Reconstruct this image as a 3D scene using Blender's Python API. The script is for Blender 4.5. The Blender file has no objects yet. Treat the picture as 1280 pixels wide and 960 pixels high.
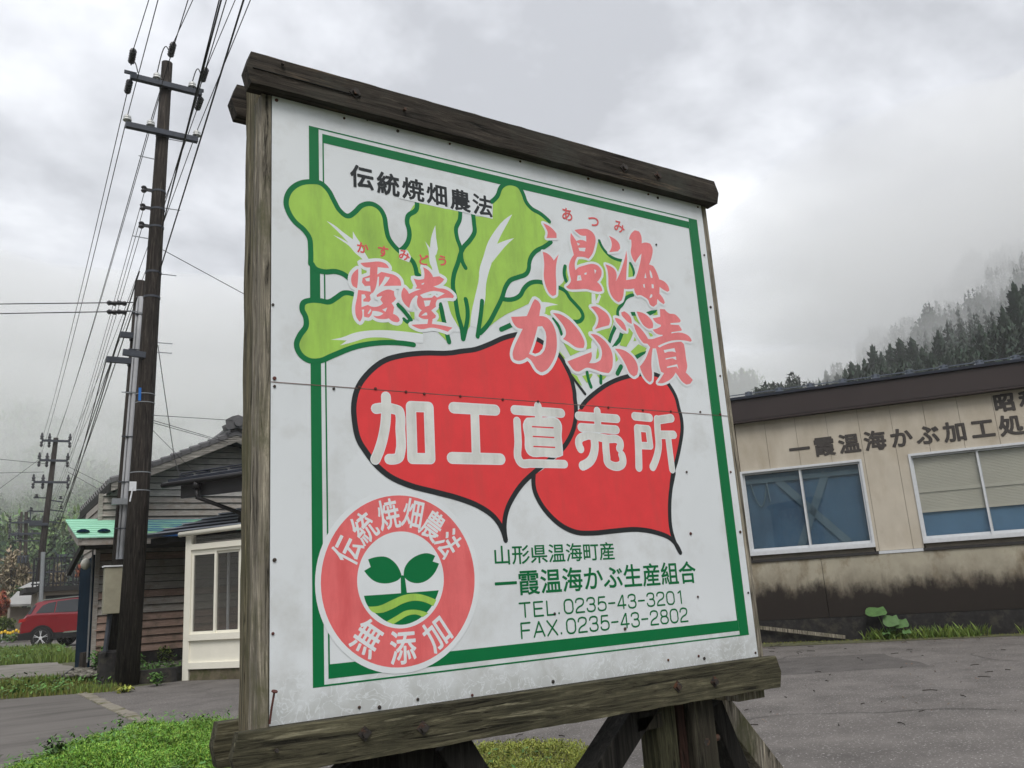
import bpy, bmesh, math, random
import numpy as np
from mathutils import Vector, Matrix
from mathutils.geometry import delaunay_2d_cdt

random.seed(7)
RNG = np.random.default_rng(7)
scene = bpy.context.scene
COL = scene.collection

# ---------------------------------------------------------------- camera
RM = np.array([[0.8452034725129003, 0.07350693679057202, 0.5293654883875619],
               [-0.5306079251441521, 0.23388599472269558, 0.8147101148548441],
               [-0.06392432890811577, -0.969481341602943, 0.2366846181259039]])
FPX, EYE = 1047.83, np.array([0., 0., .95])
cam = bpy.data.cameras.new('camera')
cam.sensor_width = 36
cam.lens = 36 * FPX / 1280
cam.clip_start, cam.clip_end = .05, 6000
camo = bpy.data.objects.new('camera', cam)
COL.objects.link(camo)
camo.matrix_world = Matrix([[RM[0][0], -RM[0][1], -RM[0][2], EYE[0]],
                            [RM[1][0], -RM[1][1], -RM[1][2], EYE[1]],
                            [RM[2][0], -RM[2][1], -RM[2][2], EYE[2]], [0, 0, 0, 1]])
scene.camera = camo

# ---------------------------------------------------------------- sky, sun, exposure
SUN_EL, SUN_AZ = math.radians(52), math.radians(205)      # azimuth from +Y clockwise
w = bpy.data.worlds.new('World')
scene.world = w
w.use_nodes = True
nt = w.node_tree
nt.nodes.clear()
N = nt.nodes.new
L = nt.links.new
wo = N('ShaderNodeOutputWorld')
bg = N('ShaderNodeBackground')
sky = N('ShaderNodeTexSky')
sky.sky_type = 'NISHITA'
sky.sun_disc = False
sky.sun_elevation = SUN_EL
sky.sun_rotation = SUN_AZ
sky.dust_density = 4
tc = N('ShaderNodeTexCoord')
sep = N('ShaderNodeSeparateXYZ')
L(tc.outputs['Generated'], sep.inputs[0])
zc = N('ShaderNodeMath'); zc.operation = 'MAXIMUM'; zc.inputs[1].default_value = 0
L(sep.outputs[2], zc.inputs[0])
zp = N('ShaderNodeMath'); zp.operation = 'ADD'; zp.inputs[1].default_value = .4
L(zc.outputs[0], zp.inputs[0])
dx = N('ShaderNodeMath'); dx.operation = 'DIVIDE'; L(sep.outputs[0], dx.inputs[0]); L(zp.outputs[0], dx.inputs[1])
dy = N('ShaderNodeMath'); dy.operation = 'DIVIDE'; L(sep.outputs[1], dy.inputs[0]); L(zp.outputs[0], dy.inputs[1])
cmb = N('ShaderNodeCombineXYZ'); L(dx.outputs[0], cmb.inputs[0]); L(dy.outputs[0], cmb.inputs[1])
n1 = N('ShaderNodeTexNoise'); n1.inputs['Scale'].default_value = 2.1; n1.inputs['Detail'].default_value = 6
n1.inputs['Roughness'].default_value = .58; n1.inputs['Distortion'].default_value = .15
L(cmb.outputs[0], n1.inputs['Vector'])
cr = N('ShaderNodeValToRGB')
cr.color_ramp.elements[0].position = .39; cr.color_ramp.elements[0].color = (.34, .352, .385, 1)
cr.color_ramp.elements[1].position = .62; cr.color_ramp.elements[1].color = (.81, .825, .855, 1)
e = cr.color_ramp.elements.new(.5); e.color = (.545, .56, .60, 1)
L(n1.outputs['Fac'], cr.inputs[0])
# overcast sky is brighter towards the zenith
zr = N('ShaderNodeMapRange'); zr.inputs[1].default_value = 0; zr.inputs[2].default_value = 1
zr.inputs[3].default_value = 1.0; zr.inputs[4].default_value = 1.3
L(zc.outputs[0], zr.inputs[0])
vm = N('ShaderNodeVectorMath'); vm.operation = 'SCALE'
L(cr.outputs[0], vm.inputs[0]); L(zr.outputs[0], vm.inputs['Scale'])
sc_ = N('ShaderNodeVectorMath'); sc_.operation = 'SCALE'; sc_.inputs['Scale'].default_value = .975 / .1
L(vm.outputs[0], sc_.inputs[0])
mx = N('ShaderNodeMixRGB'); mx.inputs[0].default_value = .96
L(sky.outputs[0], mx.inputs[1]); L(sc_.outputs[0], mx.inputs[2])
L(mx.outputs[0], bg.inputs[0]); bg.inputs[1].default_value = .1
L(bg.outputs[0], wo.inputs[0])

sl = bpy.data.lights.new('sun', 'SUN')
sl.energy = 1.5
sl.angle = math.radians(30)
sl.color = (1, .95, .88)
so = bpy.data.objects.new('sun', sl)
COL.objects.link(so)
sd = Vector((math.sin(SUN_AZ) * math.cos(SUN_EL), math.cos(SUN_AZ) * math.cos(SUN_EL), math.sin(SUN_EL)))
so.rotation_euler = sd.to_track_quat('Z', 'Y').to_euler()
so.location = (0, 0, 60)
scene.view_settings.view_transform = 'Standard'
scene.view_settings.look = 'None'
scene.view_settings.exposure = 0.64
scene.view_settings.gamma = 1
scene.cycles.volume_bounces = 3
scene.cycles.max_bounces = 6
scene.cycles.transparent_max_bounces = 24
scene.cycles.use_denoising = True

# ---------------------------------------------------------------- measuring helpers
def ray(px, py): return RM @ np.array([px - 640., py - 480., FPX])
def ony(px, py, y):
    d = ray(px, py); return EYE + d * (y / d[1])
def onx(px, py, x):
    d = ray(px, py); return EYE + d * (x / d[0])
def onz(px, py, z=0.):
    d = ray(px, py); return EYE + d * ((z - EYE[2]) / d[2])
def atd(px, py, dist):
    d = ray(px, py); return EYE + d * (dist / math.hypot(d[0], d[1]))

# ---------------------------------------------------------------- object helpers
def props(o, label=None, cat=None, group=None, kind=None):
    if label: o['label'] = label
    if cat: o['category'] = cat
    if group: o['group'] = group
    if kind: o['kind'] = kind
    return o
ORG = {}
def thing(name, label, cat, loc=(0, 0, 0), group=None):
    o = bpy.data.objects.new(name, None)
    o.empty_display_size = .2
    COL.objects.link(o)
    o.location = Vector([float(v) for v in loc])
    ORG[o.name] = o.location.copy()
    return props(o, label, cat, group)
def link(name, me, mat, parent=None, label=None, kind=None, loc=None):
    """mesh vertices are in world coordinates; they are moved into the parent's frame"""
    o = bpy.data.objects.new(name, me)
    COL.objects.link(o)
    if mat is not None:
        for m in (mat if isinstance(mat, (list, tuple)) else [mat]): me.materials.append(m)
    off = Vector((0, 0, 0))
    if parent is not None:
        off = ORG[parent.name]
        o.parent = parent
        ORG[o.name] = off
    elif loc is not None:
        off = Vector([float(v) for v in loc]); o.location = off
        ORG[o.name] = off
    else:
        ORG[o.name] = off
    if off.length > 0: me.transform(Matrix.Translation(-off))
    return props(o, label, None, None, kind)

class MB:
    def __init__(s): s.v = []; s.f = []; s.m = []
    def raw(s, vs, fs, mi=0):
        b = len(s.v); s.v += [tuple(float(c) for c in p) for p in vs]
        for f in fs: s.f.append([b + i for i in f]); s.m.append(mi)
        return s
    def box(s, a, b, mi=0):
        x0, y0, z0 = a; x1, y1, z1 = b
        return s.raw([(x0, y0, z0), (x1, y0, z0), (x1, y1, z0), (x0, y1, z0), (x0, y0, z1), (x1, y0, z1), (x1, y1, z1), (x0, y1, z1)],
              [(0, 3, 2, 1), (4, 5, 6, 7), (0, 1, 5, 4), (1, 2, 6, 5), (2, 3, 7, 6), (3, 0, 4, 7)], mi)
    def obox(s, o, u, v, w_, mi=0):
        """oriented box: corner o, edge vectors u v w"""
        o, u, v, w_ = [np.array(t, float) for t in (o, u, v, w_)]
        P = [o, o + u, o + u + v, o + v, o + w_, o + u + w_, o + u + v + w_, o + v + w_]
        F = [(0, 3, 2, 1), (4, 5, 6, 7), (0, 1, 5, 4), (1, 2, 6, 5), (2, 3, 7, 6), (3, 0, 4, 7)]
        if np.dot(np.cross(u, v), w_) < 0: F = [f[::-1] for f in F]
        return s.raw(P, F, mi)
    def bar(s, p, q, a, b, up=(0, 0, 1), mi=0):
        """rectangular bar from p to q, width a (sideways) and b (along up)"""
        p, q = np.array(p, float), np.array(q, float)
        d = q - p; d /= np.linalg.norm(d)
        sx = np.cross(d, np.array(up, float)); sx /= np.linalg.norm(sx)
        uz = np.cross(sx, d)
        return s.obox(p - sx * a / 2 - uz * b / 2, q - p, sx * a, uz * b, mi)
    def tube(s, pts, r, n=8, cap=True, mi=0):
        pts = [np.array(p, float) for p in pts]
        rs = r if isinstance(r, (list, tuple)) else [r] * len(pts)
        b = len(s.v); prev = None
        for i, p in enumerate(pts):
            d = pts[min(i + 1, len(pts) - 1)] - pts[max(i - 1, 0)]
            d /= (np.linalg.norm(d) + 1e-9)
            ref = np.array((0, 0, 1.)) if abs(d[2]) < .9 else np.array((1., 0, 0))
            if prev is not None:
                a = prev - d * np.dot(prev, d)
                if np.linalg.norm(a) > 1e-4: ref = a
                a = ref / np.linalg.norm(ref) if prev is not None and np.linalg.norm(a) > 1e-4 else np.cross(d, ref)
            else: a = np.cross(d, ref)
            a = a - d * np.dot(a, d); a /= np.linalg.norm(a)
            prev = a
            c = np.cross(d, a)
            for k in range(n):
                t = 2 * math.pi * k / n
                s.v.append(tuple(p + rs[i] * (a * math.cos(t) + c * math.sin(t))))
        for i in range(len(pts) - 1):
            for k in range(n):
                s.f.append([b + i * n + k, b + i * n + (k + 1) % n, b + (i + 1) * n + (k + 1) % n, b + (i + 1) * n + k]); s.m.append(mi)
        if cap:
            s.f.append([b + k for k in range(n)][::-1]); s.m.append(mi)
            s.f.append([b + (len(pts) - 1) * n + k for k in range(n)]); s.m.append(mi)
        return s
    def prism(s, poly, d, mi=0):
        """poly: 3d points of a planar outline; d: extrusion vector"""
        d = np.array(d, float); n = len(poly)
        P = [np.array(p, float) for p in poly]
        nr = sum((np.cross(P[i], P[(i + 1) % n]) for i in range(n)), np.zeros(3))
        if np.dot(nr, d) > 0: P = P[::-1]
        return s.raw(P + [p + d for p in P], [list(range(n)), list(range(n, 2 * n))[::-1]] +
              [[i, i + n, (i + 1) % n + n, (i + 1) % n] for i in range(n)], mi)
    def lathe(s, base, prof, n=12, mi=0, axis=(0, 0, 1)):
        ax = np.array(axis, float); ax /= np.linalg.norm(ax)
        pts = [np.array(base, float) + ax * z for r, z in prof]
        return s.tube(pts, [max(r, 1e-4) for r, z in prof], n, True, mi)
    def mesh(s, name='mesh', smooth=False):
        me = bpy.data.meshes.new(name)
        me.from_pydata(s.v, [], s.f)
        me.polygons.foreach_set('material_index', s.m)
        if smooth: me.polygons.foreach_set('use_smooth', [True] * len(s.f))
        me.update()
        return me
    def build(s, name, mat, parent=None, label=None, kind=None, smooth=False, bevel=0, loc=None):
        o = link(name, s.mesh(name, smooth), mat, parent, label, kind, loc)
        if bevel:
            md = o.modifiers.new('bevel', 'BEVEL'); md.width = bevel; md.segments = 2; md.limit_method = 'ANGLE'
        return o

def dup(root, loc, rotz=0., label=None, group=None, scale=None):
    r = root.copy(); COL.objects.link(r)
    r.location = Vector([float(v) for v in loc]); r.rotation_euler = (0, 0, rotz)
    if scale is not None: r.scale = scale if hasattr(scale, '__len__') else (scale,) * 3
    if label: r['label'] = label
    if group: r['group'] = group
    for ch in list(root.children):
        c = ch.copy(); COL.objects.link(c); c.parent = r
        for g in list(ch.children):
            d = g.copy(); COL.objects.link(d); d.parent = c
    return r

# ---------------------------------------------------------------- materials
def lin(r, g, b):
    f = lambda c: (c / 12.92 if c <= .04045 else ((c + .055) / 1.055) ** 2.4)
    return tuple(f(c / 255.) for c in (r, g, b))
def pm(name, c, var=.2, scale=4., stretch=(1, 1, 1), rough=.8, bump=.15, bscale=40., bdist=.004, c2=None, c2scale=2., c2lo=.5, c2hi=.65,
       metal=0., island=0., detail=6., coat=0., c2stretch=(1, 1, 1), spec=.35, alpha=None):
    m = bpy.data.materials.new(name); m.use_nodes = True
    t = m.node_tree; nd = t.nodes; lk = t.links.new
    bs = nd['Principled BSDF']
    tcn = nd.new('ShaderNodeTexCoord')
    def noise(sc, st, det=detail, rg=.6):
        mp = nd.new('ShaderNodeMapping'); mp.inputs['Scale'].default_value = st
        lk(tcn.outputs['Object'], mp.inputs['Vector'])
        n = nd.new('ShaderNodeTexNoise'); n.inputs['Scale'].default_value = sc; n.inputs['Detail'].default_value = det
        n.inputs['Roughness'].default_value = rg
        lk(mp.outputs[0], n.inputs['Vector']); return n
    n = noise(scale, stretch)
    r = nd.new('ShaderNodeValToRGB')
    r.color_ramp.elements[0].position = .3; r.color_ramp.elements[1].position = .7
    r.color_ramp.elements[0].color = tuple(x * (1 - var) for x in c) + (1,)
    r.color_ramp.elements[1].color = tuple(min(1, x * (1 + var)) for x in c) + (1,)
    lk(n.outputs['Fac'], r.inputs[0]); out = r.outputs[0]
    if c2 is not None:
        n2 = noise(c2scale, c2stretch, 8, .65)
        mr = nd.new('ShaderNodeMapRange'); mr.inputs[1].default_value = c2lo; mr.inputs[2].default_value = c2hi
        lk(n2.outputs['Fac'], mr.inputs[0])
        mxn = nd.new('ShaderNodeMixRGB'); lk(mr.outputs[0], mxn.inputs[0]); lk(out, mxn.inputs[1]); mxn.inputs[2].default_value = tuple(c2) + (1,)
        out = mxn.outputs[0]
    if island:
        g = nd.new('ShaderNodeNewGeometry')
        mr = nd.new('ShaderNodeMapRange'); mr.inputs[3].default_value = 1 - island; mr.inputs[4].default_value = 1 + island
        lk(g.outputs['Random Per Island'], mr.inputs[0])
        hv = nd.new('ShaderNodeHueSaturation'); lk(mr.outputs[0], hv.inputs['Value']); lk(out, hv.inputs['Color'])
        mr2 = nd.new('ShaderNodeMapRange'); mr2.inputs[3].default_value = .5 - island * .06; mr2.inputs[4].default_value = .5 + island * .06
        wn = nd.new('ShaderNodeTexWhiteNoise'); wn.noise_dimensions = '1D'; lk(g.outputs['Random Per Island'], wn.inputs['W'])
        lk(wn.outputs['Value'], mr2.inputs[0]); lk(mr2.outputs[0], hv.inputs['Hue'])
        out = hv.outputs[0]
    lk(out, bs.inputs['Base Color'])
    bs.inputs['Roughness'].default_value = rough
    bs.inputs['Metallic'].default_value = metal
    bs.inputs['Specular IOR Level'].default_value = spec
    bs.inputs['Coat Weight'].default_value = coat
    if bump:
        n3 = noise(bscale, stretch, 4)
        bn = nd.new('ShaderNodeBump'); bn.inputs['Strength'].default_value = bump; bn.inputs['Distance'].default_value = bdist
        lk(n3.outputs['Fac'], bn.inputs['Height']); lk(bn.outputs[0], bs.inputs['Normal'])
    return m
def wood(name, c, dark=.35, axis=0, scale=1., light=None, moss=None, rough=.85, bd=.004, con=1.):
    """weathered timber with grain along the given axis"""
    m = bpy.data.materials.new(name); m.use_nodes = True
    t = m.node_tree; nd = t.nodes; lk = t.links.new
    bs = nd['Principled BSDF']; tcn = nd.new('ShaderNodeTexCoord')
    st = [24, 24, 24]; st[axis] = 1.5
    mp = nd.new('ShaderNodeMapping'); mp.inputs['Scale'].default_value = [s * scale for s in st]
    lk(tcn.outputs['Object'], mp.inputs['Vector'])
    # broad warp bends the grain round knots
    wn = nd.new('ShaderNodeTexNoise'); wn.inputs['Scale'].default_value = 1.1; wn.inputs['Detail'].default_value = 2
    lk(mp.outputs[0], wn.inputs['Vector'])
    wm = nd.new('ShaderNodeVectorMath'); wm.operation = 'MULTIPLY_ADD'; wm.inputs[1].default_value = (1.6, 1.6, 1.6)
    lk(wn.outputs['Color'], wm.inputs[0]); lk(mp.outputs[0], wm.inputs[2])
    n = nd.new('ShaderNodeTexNoise'); n.inputs['Scale'].default_value = 2.6; n.inputs['Detail'].default_value = 10; n.inputs['Roughness'].default_value = .72
    n.inputs['Distortion'].default_value = .35
    lk(wm.outputs[0], n.inputs['Vector'])
    r = nd.new('ShaderNodeValToRGB'); E = r.color_ramp.elements
    mixc = lambda k_: tuple(min(1, x * (1 + (k_ - 1) * con)) for x in c) + (1,)
    E[0].position = .37; E[0].color = mixc(dark * .35)
    E[1].position = .66; E[1].color = mixc(2.1)
    k = E.new(.45); k.color = mixc(.6)
    k = E.new(.55); k.color = tuple(x * 1.0 for x in c) + (1,)
    lk(n.outputs['Fac'], r.inputs[0]); out = r.outputs[0]
    def layer(out, col, sc, lo, hi, fine=False):
        n2 = nd.new('ShaderNodeTexNoise'); n2.inputs['Scale'].default_value = sc; n2.inputs['Detail'].default_value = 9; n2.inputs['Roughness'].default_value = .7
        if fine: lk(mp.outputs[0], n2.inputs['Vector'])
        else: lk(tcn.outputs['Object'], n2.inputs['Vector'])
        mr = nd.new('ShaderNodeMapRange'); mr.inputs[1].default_value = lo; mr.inputs[2].default_value = hi
        lk(n2.outputs['Fac'], mr.inputs[0])
        mxn = nd.new('ShaderNodeMixRGB'); lk(mr.outputs[0], mxn.inputs[0]); lk(out, mxn.inputs[1]); mxn.inputs[2].default_value = tuple(col) + (1,)
        return mxn.outputs[0]
    if moss: out = layer(out, moss, 3.5 * scale, .5, .68)
    if light: out = layer(out, light, 1.3, .60, .70, True)
    lk(out, bs.inputs['Base Color']); bs.inputs['Roughness'].default_value = rough; bs.inputs['Specular IOR Level'].default_value = .2
    bn = nd.new('ShaderNodeBump'); bn.inputs['Strength'].default_value = .7; bn.inputs['Distance'].default_value = bd
    lk(n.outputs['Fac'], bn.inputs['Height']); lk(bn.outputs[0], bs.inputs['Normal'])
    return m
def glass(name, tint=(.03, .035, .04), transp=.8, rough=.02):
    m = bpy.data.materials.new(name); m.use_nodes = True
    t = m.node_tree; nd = t.nodes; lk = t.links.new
    nd.remove(nd['Principled BSDF']); o = nd['Material Output']
    tr = nd.new('ShaderNodeBsdfTransparent'); gl = nd.new('ShaderNodeBsdfGlossy'); gl.inputs['Roughness'].default_value = rough
    df = nd.new('ShaderNodeBsdfDiffuse'); df.inputs['Color'].default_value = tuple(tint) + (1,)
    lw = nd.new('ShaderNodeLayerWeight'); pw = nd.new('ShaderNodeMath'); pw.operation = 'POWER'; pw.inputs[1].default_value = 4.
    lk(lw.outputs['Facing'], pw.inputs[0])
    fr = nd.new('ShaderNodeMath'); fr.operation = 'MULTIPLY_ADD'; fr.inputs[1].default_value = .7; fr.inputs[2].default_value = .06
    lk(pw.outputs[0], fr.inputs[0])
    m1 = nd.new('ShaderNodeMixShader'); m1.inputs[0].default_value = transp
    lk(df.outputs[0], m1.inputs[1]); lk(tr.outputs[0], m1.inputs[2])
    m2 = nd.new('ShaderNodeMixShader'); lk(fr.outputs[0], m2.inputs[0]); lk(m1.outputs[0], m2.inputs[1]); lk(gl.outputs[0], m2.inputs[2])
    lk(m2.outputs[0], o.inputs['Surface'])
    return m
# ---------------------------------------------------------------- flat print on the sign
SY = 2.288                       # plane of the sign's face, metres in front of the eye
PX0, PZ0, PW = .677, .647, 1.819   # lower left corner and size of the panel
LAY = .00006
def sp(px, py):
    p = ony(px, py, SY); return (p[0], p[2])
def Z(x0, y0, s, pts): return [(x0 + a / s, y0 + b / s) for a, b in pts]
def smooth(pts, closed=True, sub=4, corner=48):
    P = [np.array(p, float) for p in pts]; n = len(P)
    def tang(i):
        if not closed and (i == 0 or i == n - 1): return None
        a = P[i] - P[i - 1]; b = P[(i + 1) % n] - P[i]
        la, lb = np.linalg.norm(a), np.linalg.norm(b)
        if la < 1e-6 or lb < 1e-6: return None
        c = math.degrees(math.acos(max(-1, min(1, float(np.dot(a, b) / la / lb)))))
        if c > corner: return None
        t = (a / la * lb + b / lb * la) / (la + lb)
        return t / (np.linalg.norm(t) + 1e-9)
    T = [tang(i) for i in range(n)]
    out = []
    for i in range(n if closed else n - 1):
        p, q = P[i], P[(i + 1) % n]; d = q - p; ln = np.linalg.norm(d)
        t0 = T[i] * ln if T[i] is not None else None
        t1 = T[(i + 1) % n] * ln if T[(i + 1) % n] is not None else None
        if t0 is None and t1 is None: out.append(p); continue
        if t0 is None: t0 = (2 * d - t1) * .75
        if t1 is None: t1 = (2 * d - t0) * .75
        for k in range(sub):
            u = k / sub; u2, u3 = u * u, u ** 3
            out.append((2 * u3 - 3 * u2 + 1) * p + (u3 - 2 * u2 + u) * t0 + (-2 * u3 + 3 * u2) * q + (u3 - u2) * t1)
    if not closed: out.append(P[-1])
    return [tuple(p) for p in out]
def inpoly(pts, poly):
    x, y = pts[:, 0], pts[:, 1]; ins = np.zeros(len(pts), bool)
    P = np.array(poly); Q = np.roll(P, -1, 0)
    for (x0, y0), (x1, y1) in zip(P, Q):
        if y0 == y1: continue
        c = (y0 > y) != (y1 > y)
        ins ^= c & (x < (x1 - x0) * (y - y0) / (y1 - y0) + x0)
    return ins
def fill(shapes):
    """shapes: list of (outer, [holes]) in plane metres -> (verts2d, tris) of their union, nothing overlapping"""
    V, Ed = [], []
    for outer, holes in shapes:
        for pl in [outer] + list(holes):
            b = len(V); V += [Vector((p[0] * 1000, p[1] * 1000)) for p in pl]; n = len(pl)
            Ed += [(b + i, b + (i + 1) % n) for i in range(n)]
    vo, eo, fo, _, _, _ = delaunay_2d_cdt(V, Ed, [], 0, 1e-4)
    A = np.array([(v.x, v.y) for v in vo]); F = np.array([list(f) for f in fo])
    C = A[F].mean(1); keep = np.zeros(len(F), bool)
    for outer, holes in shapes:
        o_ = np.array(outer) * 1000
        m = (C[:, 0] > o_[:, 0].min()) & (C[:, 0] < o_[:, 0].max()) & (C[:, 1] > o_[:, 1].min()) & (C[:, 1] < o_[:, 1].max()) & ~keep
        if not m.any(): continue
        idx = np.where(m)[0]; k = inpoly(C[idx], o_)
        for h in holes: k &= ~inpoly(C[idx], np.array(h) * 1000)
        keep[idx[k]] = True
    a = A / 1000.
    F = F[keep]
    cr_ = (a[F[:, 1]] - a[F[:, 0]]); cs_ = (a[F[:, 2]] - a[F[:, 0]])
    ar = cr_[:, 0] * cs_[:, 1] - cr_[:, 1] * cs_[:, 0]
    F = F[np.abs(ar) > 1e-10]
    used = np.unique(F); mp = {u: i for i, u in enumerate(used)}
    return [tuple(a[u]) for u in used], [[mp[i] for i in f] for f in F]
def capsule(p, q, r, n=5):
    p, q = np.array(p), np.array(q); d = q - p; L_ = np.linalg.norm(d)
    a0 = math.atan2(d[1], d[0]) if L_ > 1e-9 else 0
    o = []
    for k in range(n + 1):
        t = a0 + math.pi / 2 + math.pi * k / n; o.append((p[0] + r * math.cos(t), p[1] + r * math.sin(t)))
    for k in range(n + 1):
        t = a0 - math.pi / 2 + math.pi * k / n; o.append((q[0] + r * math.cos(t), q[1] + r * math.sin(t)))
    return o
def strokes(lines, wd, closed=False, n=5):
    out = []
    for ln in lines:
        m = len(ln)
        for i in range(m if closed else m - 1): out.append((capsule(ln[i], ln[(i + 1) % m], wd / 2, n), []))
    return out
def onsign(shapes, layer, name, mat, parent, label=None, mi=None, plane=None):
    v, f = fill(shapes)
    y = SY - .0006 - LAY * layer
    if plane is None: vs = [(p[0], y, p[1]) for p in v]
    else: vs = [plane(p) for p in v]
    # face the viewer (-y)
    b = MB(); b.raw(vs, f)
    A = np.array(b.v); F0 = b.f[0]
    nr = np.cross(A[F0[1]] - A[F0[0]], A[F0[2]] - A[F0[0]])
    if plane is None and nr[1] > 0: b.f = [g[::-1] for g in b.f]
    return b.build(name, mat, parent, label)
GC = {}
def glyph(ch, off=0.):
    """triangles of one character or line from the built-in font; off thickens every stroke by that much"""
    k = (ch, off)
    if k in GC: return GC[k]
    cu = bpy.data.curves.new('t', 'FONT'); cu.body = ch; cu.size = 1; cu.resolution_u = 3
    o = bpy.data.objects.new('t', cu); COL.objects.link(o)
    dg = bpy.context.evaluated_depsgraph_get()
    me = bpy.data.meshes.new_from_object(o.evaluated_get(dg))
    v = [(p.co.x, p.co.y) for p in me.vertices]; f = [list(p.vertices) for p in me.polygons]
    bpy.data.objects.remove(o); bpy.data.curves.remove(cu); bpy.data.meshes.remove(me)
    if off:
        ky = [(round(x, 4), round(y, 4)) for x, y in v]
        cnt = {}
        for t in f:
            for i in range(len(t)):
                e_ = tuple(sorted((ky[t[i]], ky[t[(i + 1) % len(t)]])))
                cnt[e_] = cnt.get(e_, 0) + 1
        sh = [([v[i] for i in t], []) for t in f] + [(capsule(a_, b_, off, 3), []) for (a_, b_), c in cnt.items() if c == 1 and a_ != b_]
        v, f = fill(sh)
    GC[k] = (np.array(v), f)
    return GC[k]
def lettermesh(items, layer, name, mat, parent, label=None, plane=None):
    """items: (text, x0,z0,x1,z1, rot, boldness, own) : text drawn to fill that box; rotated about its centre"""
    y = SY - .0006 - LAY * layer
    for (tx, x0, z0, x1, z1, rot, off, mode) in items:
        v, f = glyph(tx, off); b = MB()
        mn, mxx = v.min(0), v.max(0)
        if mode == 'em':      # keep the em square (a single CJK character)
            mn = np.array((0.04, -.10)); mxx = np.array((.96, .84))
        u = (v - mn) / (mxx - mn)
        q = np.stack([(u[:, 0] - .5) * (x1 - x0), (u[:, 1] - .5) * (z1 - z0)], 1)
        c, s_ = math.cos(rot), math.sin(rot)
        q = np.stack([q[:, 0] * c - q[:, 1] * s_ + (x0 + x1) / 2, q[:, 0] * s_ + q[:, 1] * c + (z0 + z1) / 2], 1)
        b.raw([(p[0], y, p[1]) if plane is None else plane(p) for p in q], f)
        b.build(name, mat, parent, label)
# ---------------------------------------------------------------- print colours
M = {}
def print_mat(name, c, var=.06, fade=None):
    return pm(name, c, var=var, scale=9, rough=.45, bump=.03, bscale=60, c2=fade, c2scale=8, c2stretch=(2.2, 1, .45), c2lo=.46, c2hi=.78, spec=.3)
M['green'] = print_mat('printed_green', lin(0, 112, 62))
M['lime'] = print_mat('printed_lime', lin(166, 208, 92), .09, lin(140, 175, 85))
M['white'] = print_mat('printed_white', lin(224, 229, 234), .04)
M['speck'] = print_mat('speckled_white', lin(222, 224, 222), .12, lin(190, 192, 188))
M['red'] = print_mat('printed_red', lin(228, 66, 70), .07, lin(212, 72, 72))
M['pink'] = print_mat('printed_pink', lin(234, 130, 134), .1, lin(222, 120, 122))
M['rose'] = print_mat('reading_rose', lin(222, 96, 98), .08)
M['pink_ring'] = print_mat('ring_pink', lin(230, 112, 114), .09, lin(212, 88, 90))
M['black'] = print_mat('printed_black', lin(40, 44, 47))
M['text_green'] = print_mat('lettering_green', lin(0, 105, 58))

SIGN = thing('signboard', 'tall timber framed turnip pickle signboard with red turnips on white', 'signboard', ((PX0 + PW / 2), SY, 0))
def UV(pts): return [sp(*p) for p in pts]
def fl(pts, holes=(), sub=4, sm=True):
    g = (lambda q: UV(smooth(q, True, sub))) if sm else UV
    return (g(pts), [g(h) for h in holes])
def line(pts, sub=4): return UV(smooth(pts, False, sub, 70))

# border: two nested frames, the wide member swaps sides (left and right outer, top and bottom inner)
def rect(x0, z0, x1, z1): return ([(x0, z0), (x1, z0), (x1, z1), (x0, z1)], [])
TLb, TRb, BRb, BLb = sp(386, 157), sp(871, 275), sp(936, 793.5), sp(391, 860)
bx0, bx1 = (TLb[0] + BLb[0]) / 2, (TRb[0] + BRb[0]) / 2
bz0, bz1 = (BLb[1] + BRb[1]) / 2, (TLb[1] + TRb[1]) / 2
q = lambda *a: sp(*a)
wl = q(399, 300)[0] - q(386.4, 300)[0]           # wide outer bar at the left
wr = q(936.25, 793.7)[0] - q(924.8, 794)[0]
gi = q(404.2, 300)[0] - bx0; gr_ = bx1 - q(921.6, 770)[0]
tn = .0046
shp = [rect(bx0, bz0, bx0 + wl, bz1), rect(bx1 - wr, bz0, bx1, bz1), rect(bx0, bz1 - tn, bx1, bz1), rect(bx0, bz0, bx1, bz0 + tn)]
ix0, ix1, iz0, iz1 = bx0 + gi, bx1 - gr_, bz0 + .0185, bz1 - .0175
shp += [rect(ix0, iz0, ix0 + tn, iz1), rect(ix1 - tn, iz0, ix1, iz1), rect(ix0, iz1 - .031, ix1, iz1), rect(ix0, iz0, ix1, iz0 + .037)]
onsign(shp[:4], 1, 'border_line', M['green'], SIGN)
onsign(shp[4:], 1, 'border_line', M['green'], SIGN)

K = lambda p: Z(340, 210, 8, p)
L2 = lambda p: Z(480, 210, 8, p)
Mm = lambda p: Z(580, 220, 8, p)
Nn = lambda p: Z(350, 330, 8, p)
O = lambda p: Z(500, 320, 8, p)
Pp = lambda p: Z(600, 320, 8, p)
Qq = lambda p: Z(690, 330, 8, p)
Rr = lambda p: Z(690, 420, 8, p)
S8 = lambda p: Z(430, 480, 8, p)
U8 = lambda p: Z(540, 490, 8, p)
V8 = lambda p: Z(630, 490, 8, p)
W8 = lambda p: Z(710, 490, 8, p)
X8 = lambda p: Z(390, 610, 8, p)
Y8 = lambda p: Z(440, 720, 8, p)
s3 = 32 / 3.
A = lambda p: Z(665, 270, s3, p)
B = lambda p: Z(665, 300, s3, p)
Cc = lambda p: Z(745, 280, s3, p)
Dd = lambda p: Z(745, 320, s3, p)
Ee = lambda p: Z(625, 375, s3, p)
Ff = lambda p: Z(695, 375, s3, p)
Gg = lambda p: Z(765, 375, s3, p)
Hh = lambda p: Z(765, 400, s3, p)
Ii = lambda p: Z(425, 325, s3, p)
Jj = lambda p: Z(475, 330, s3, p)
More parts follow.
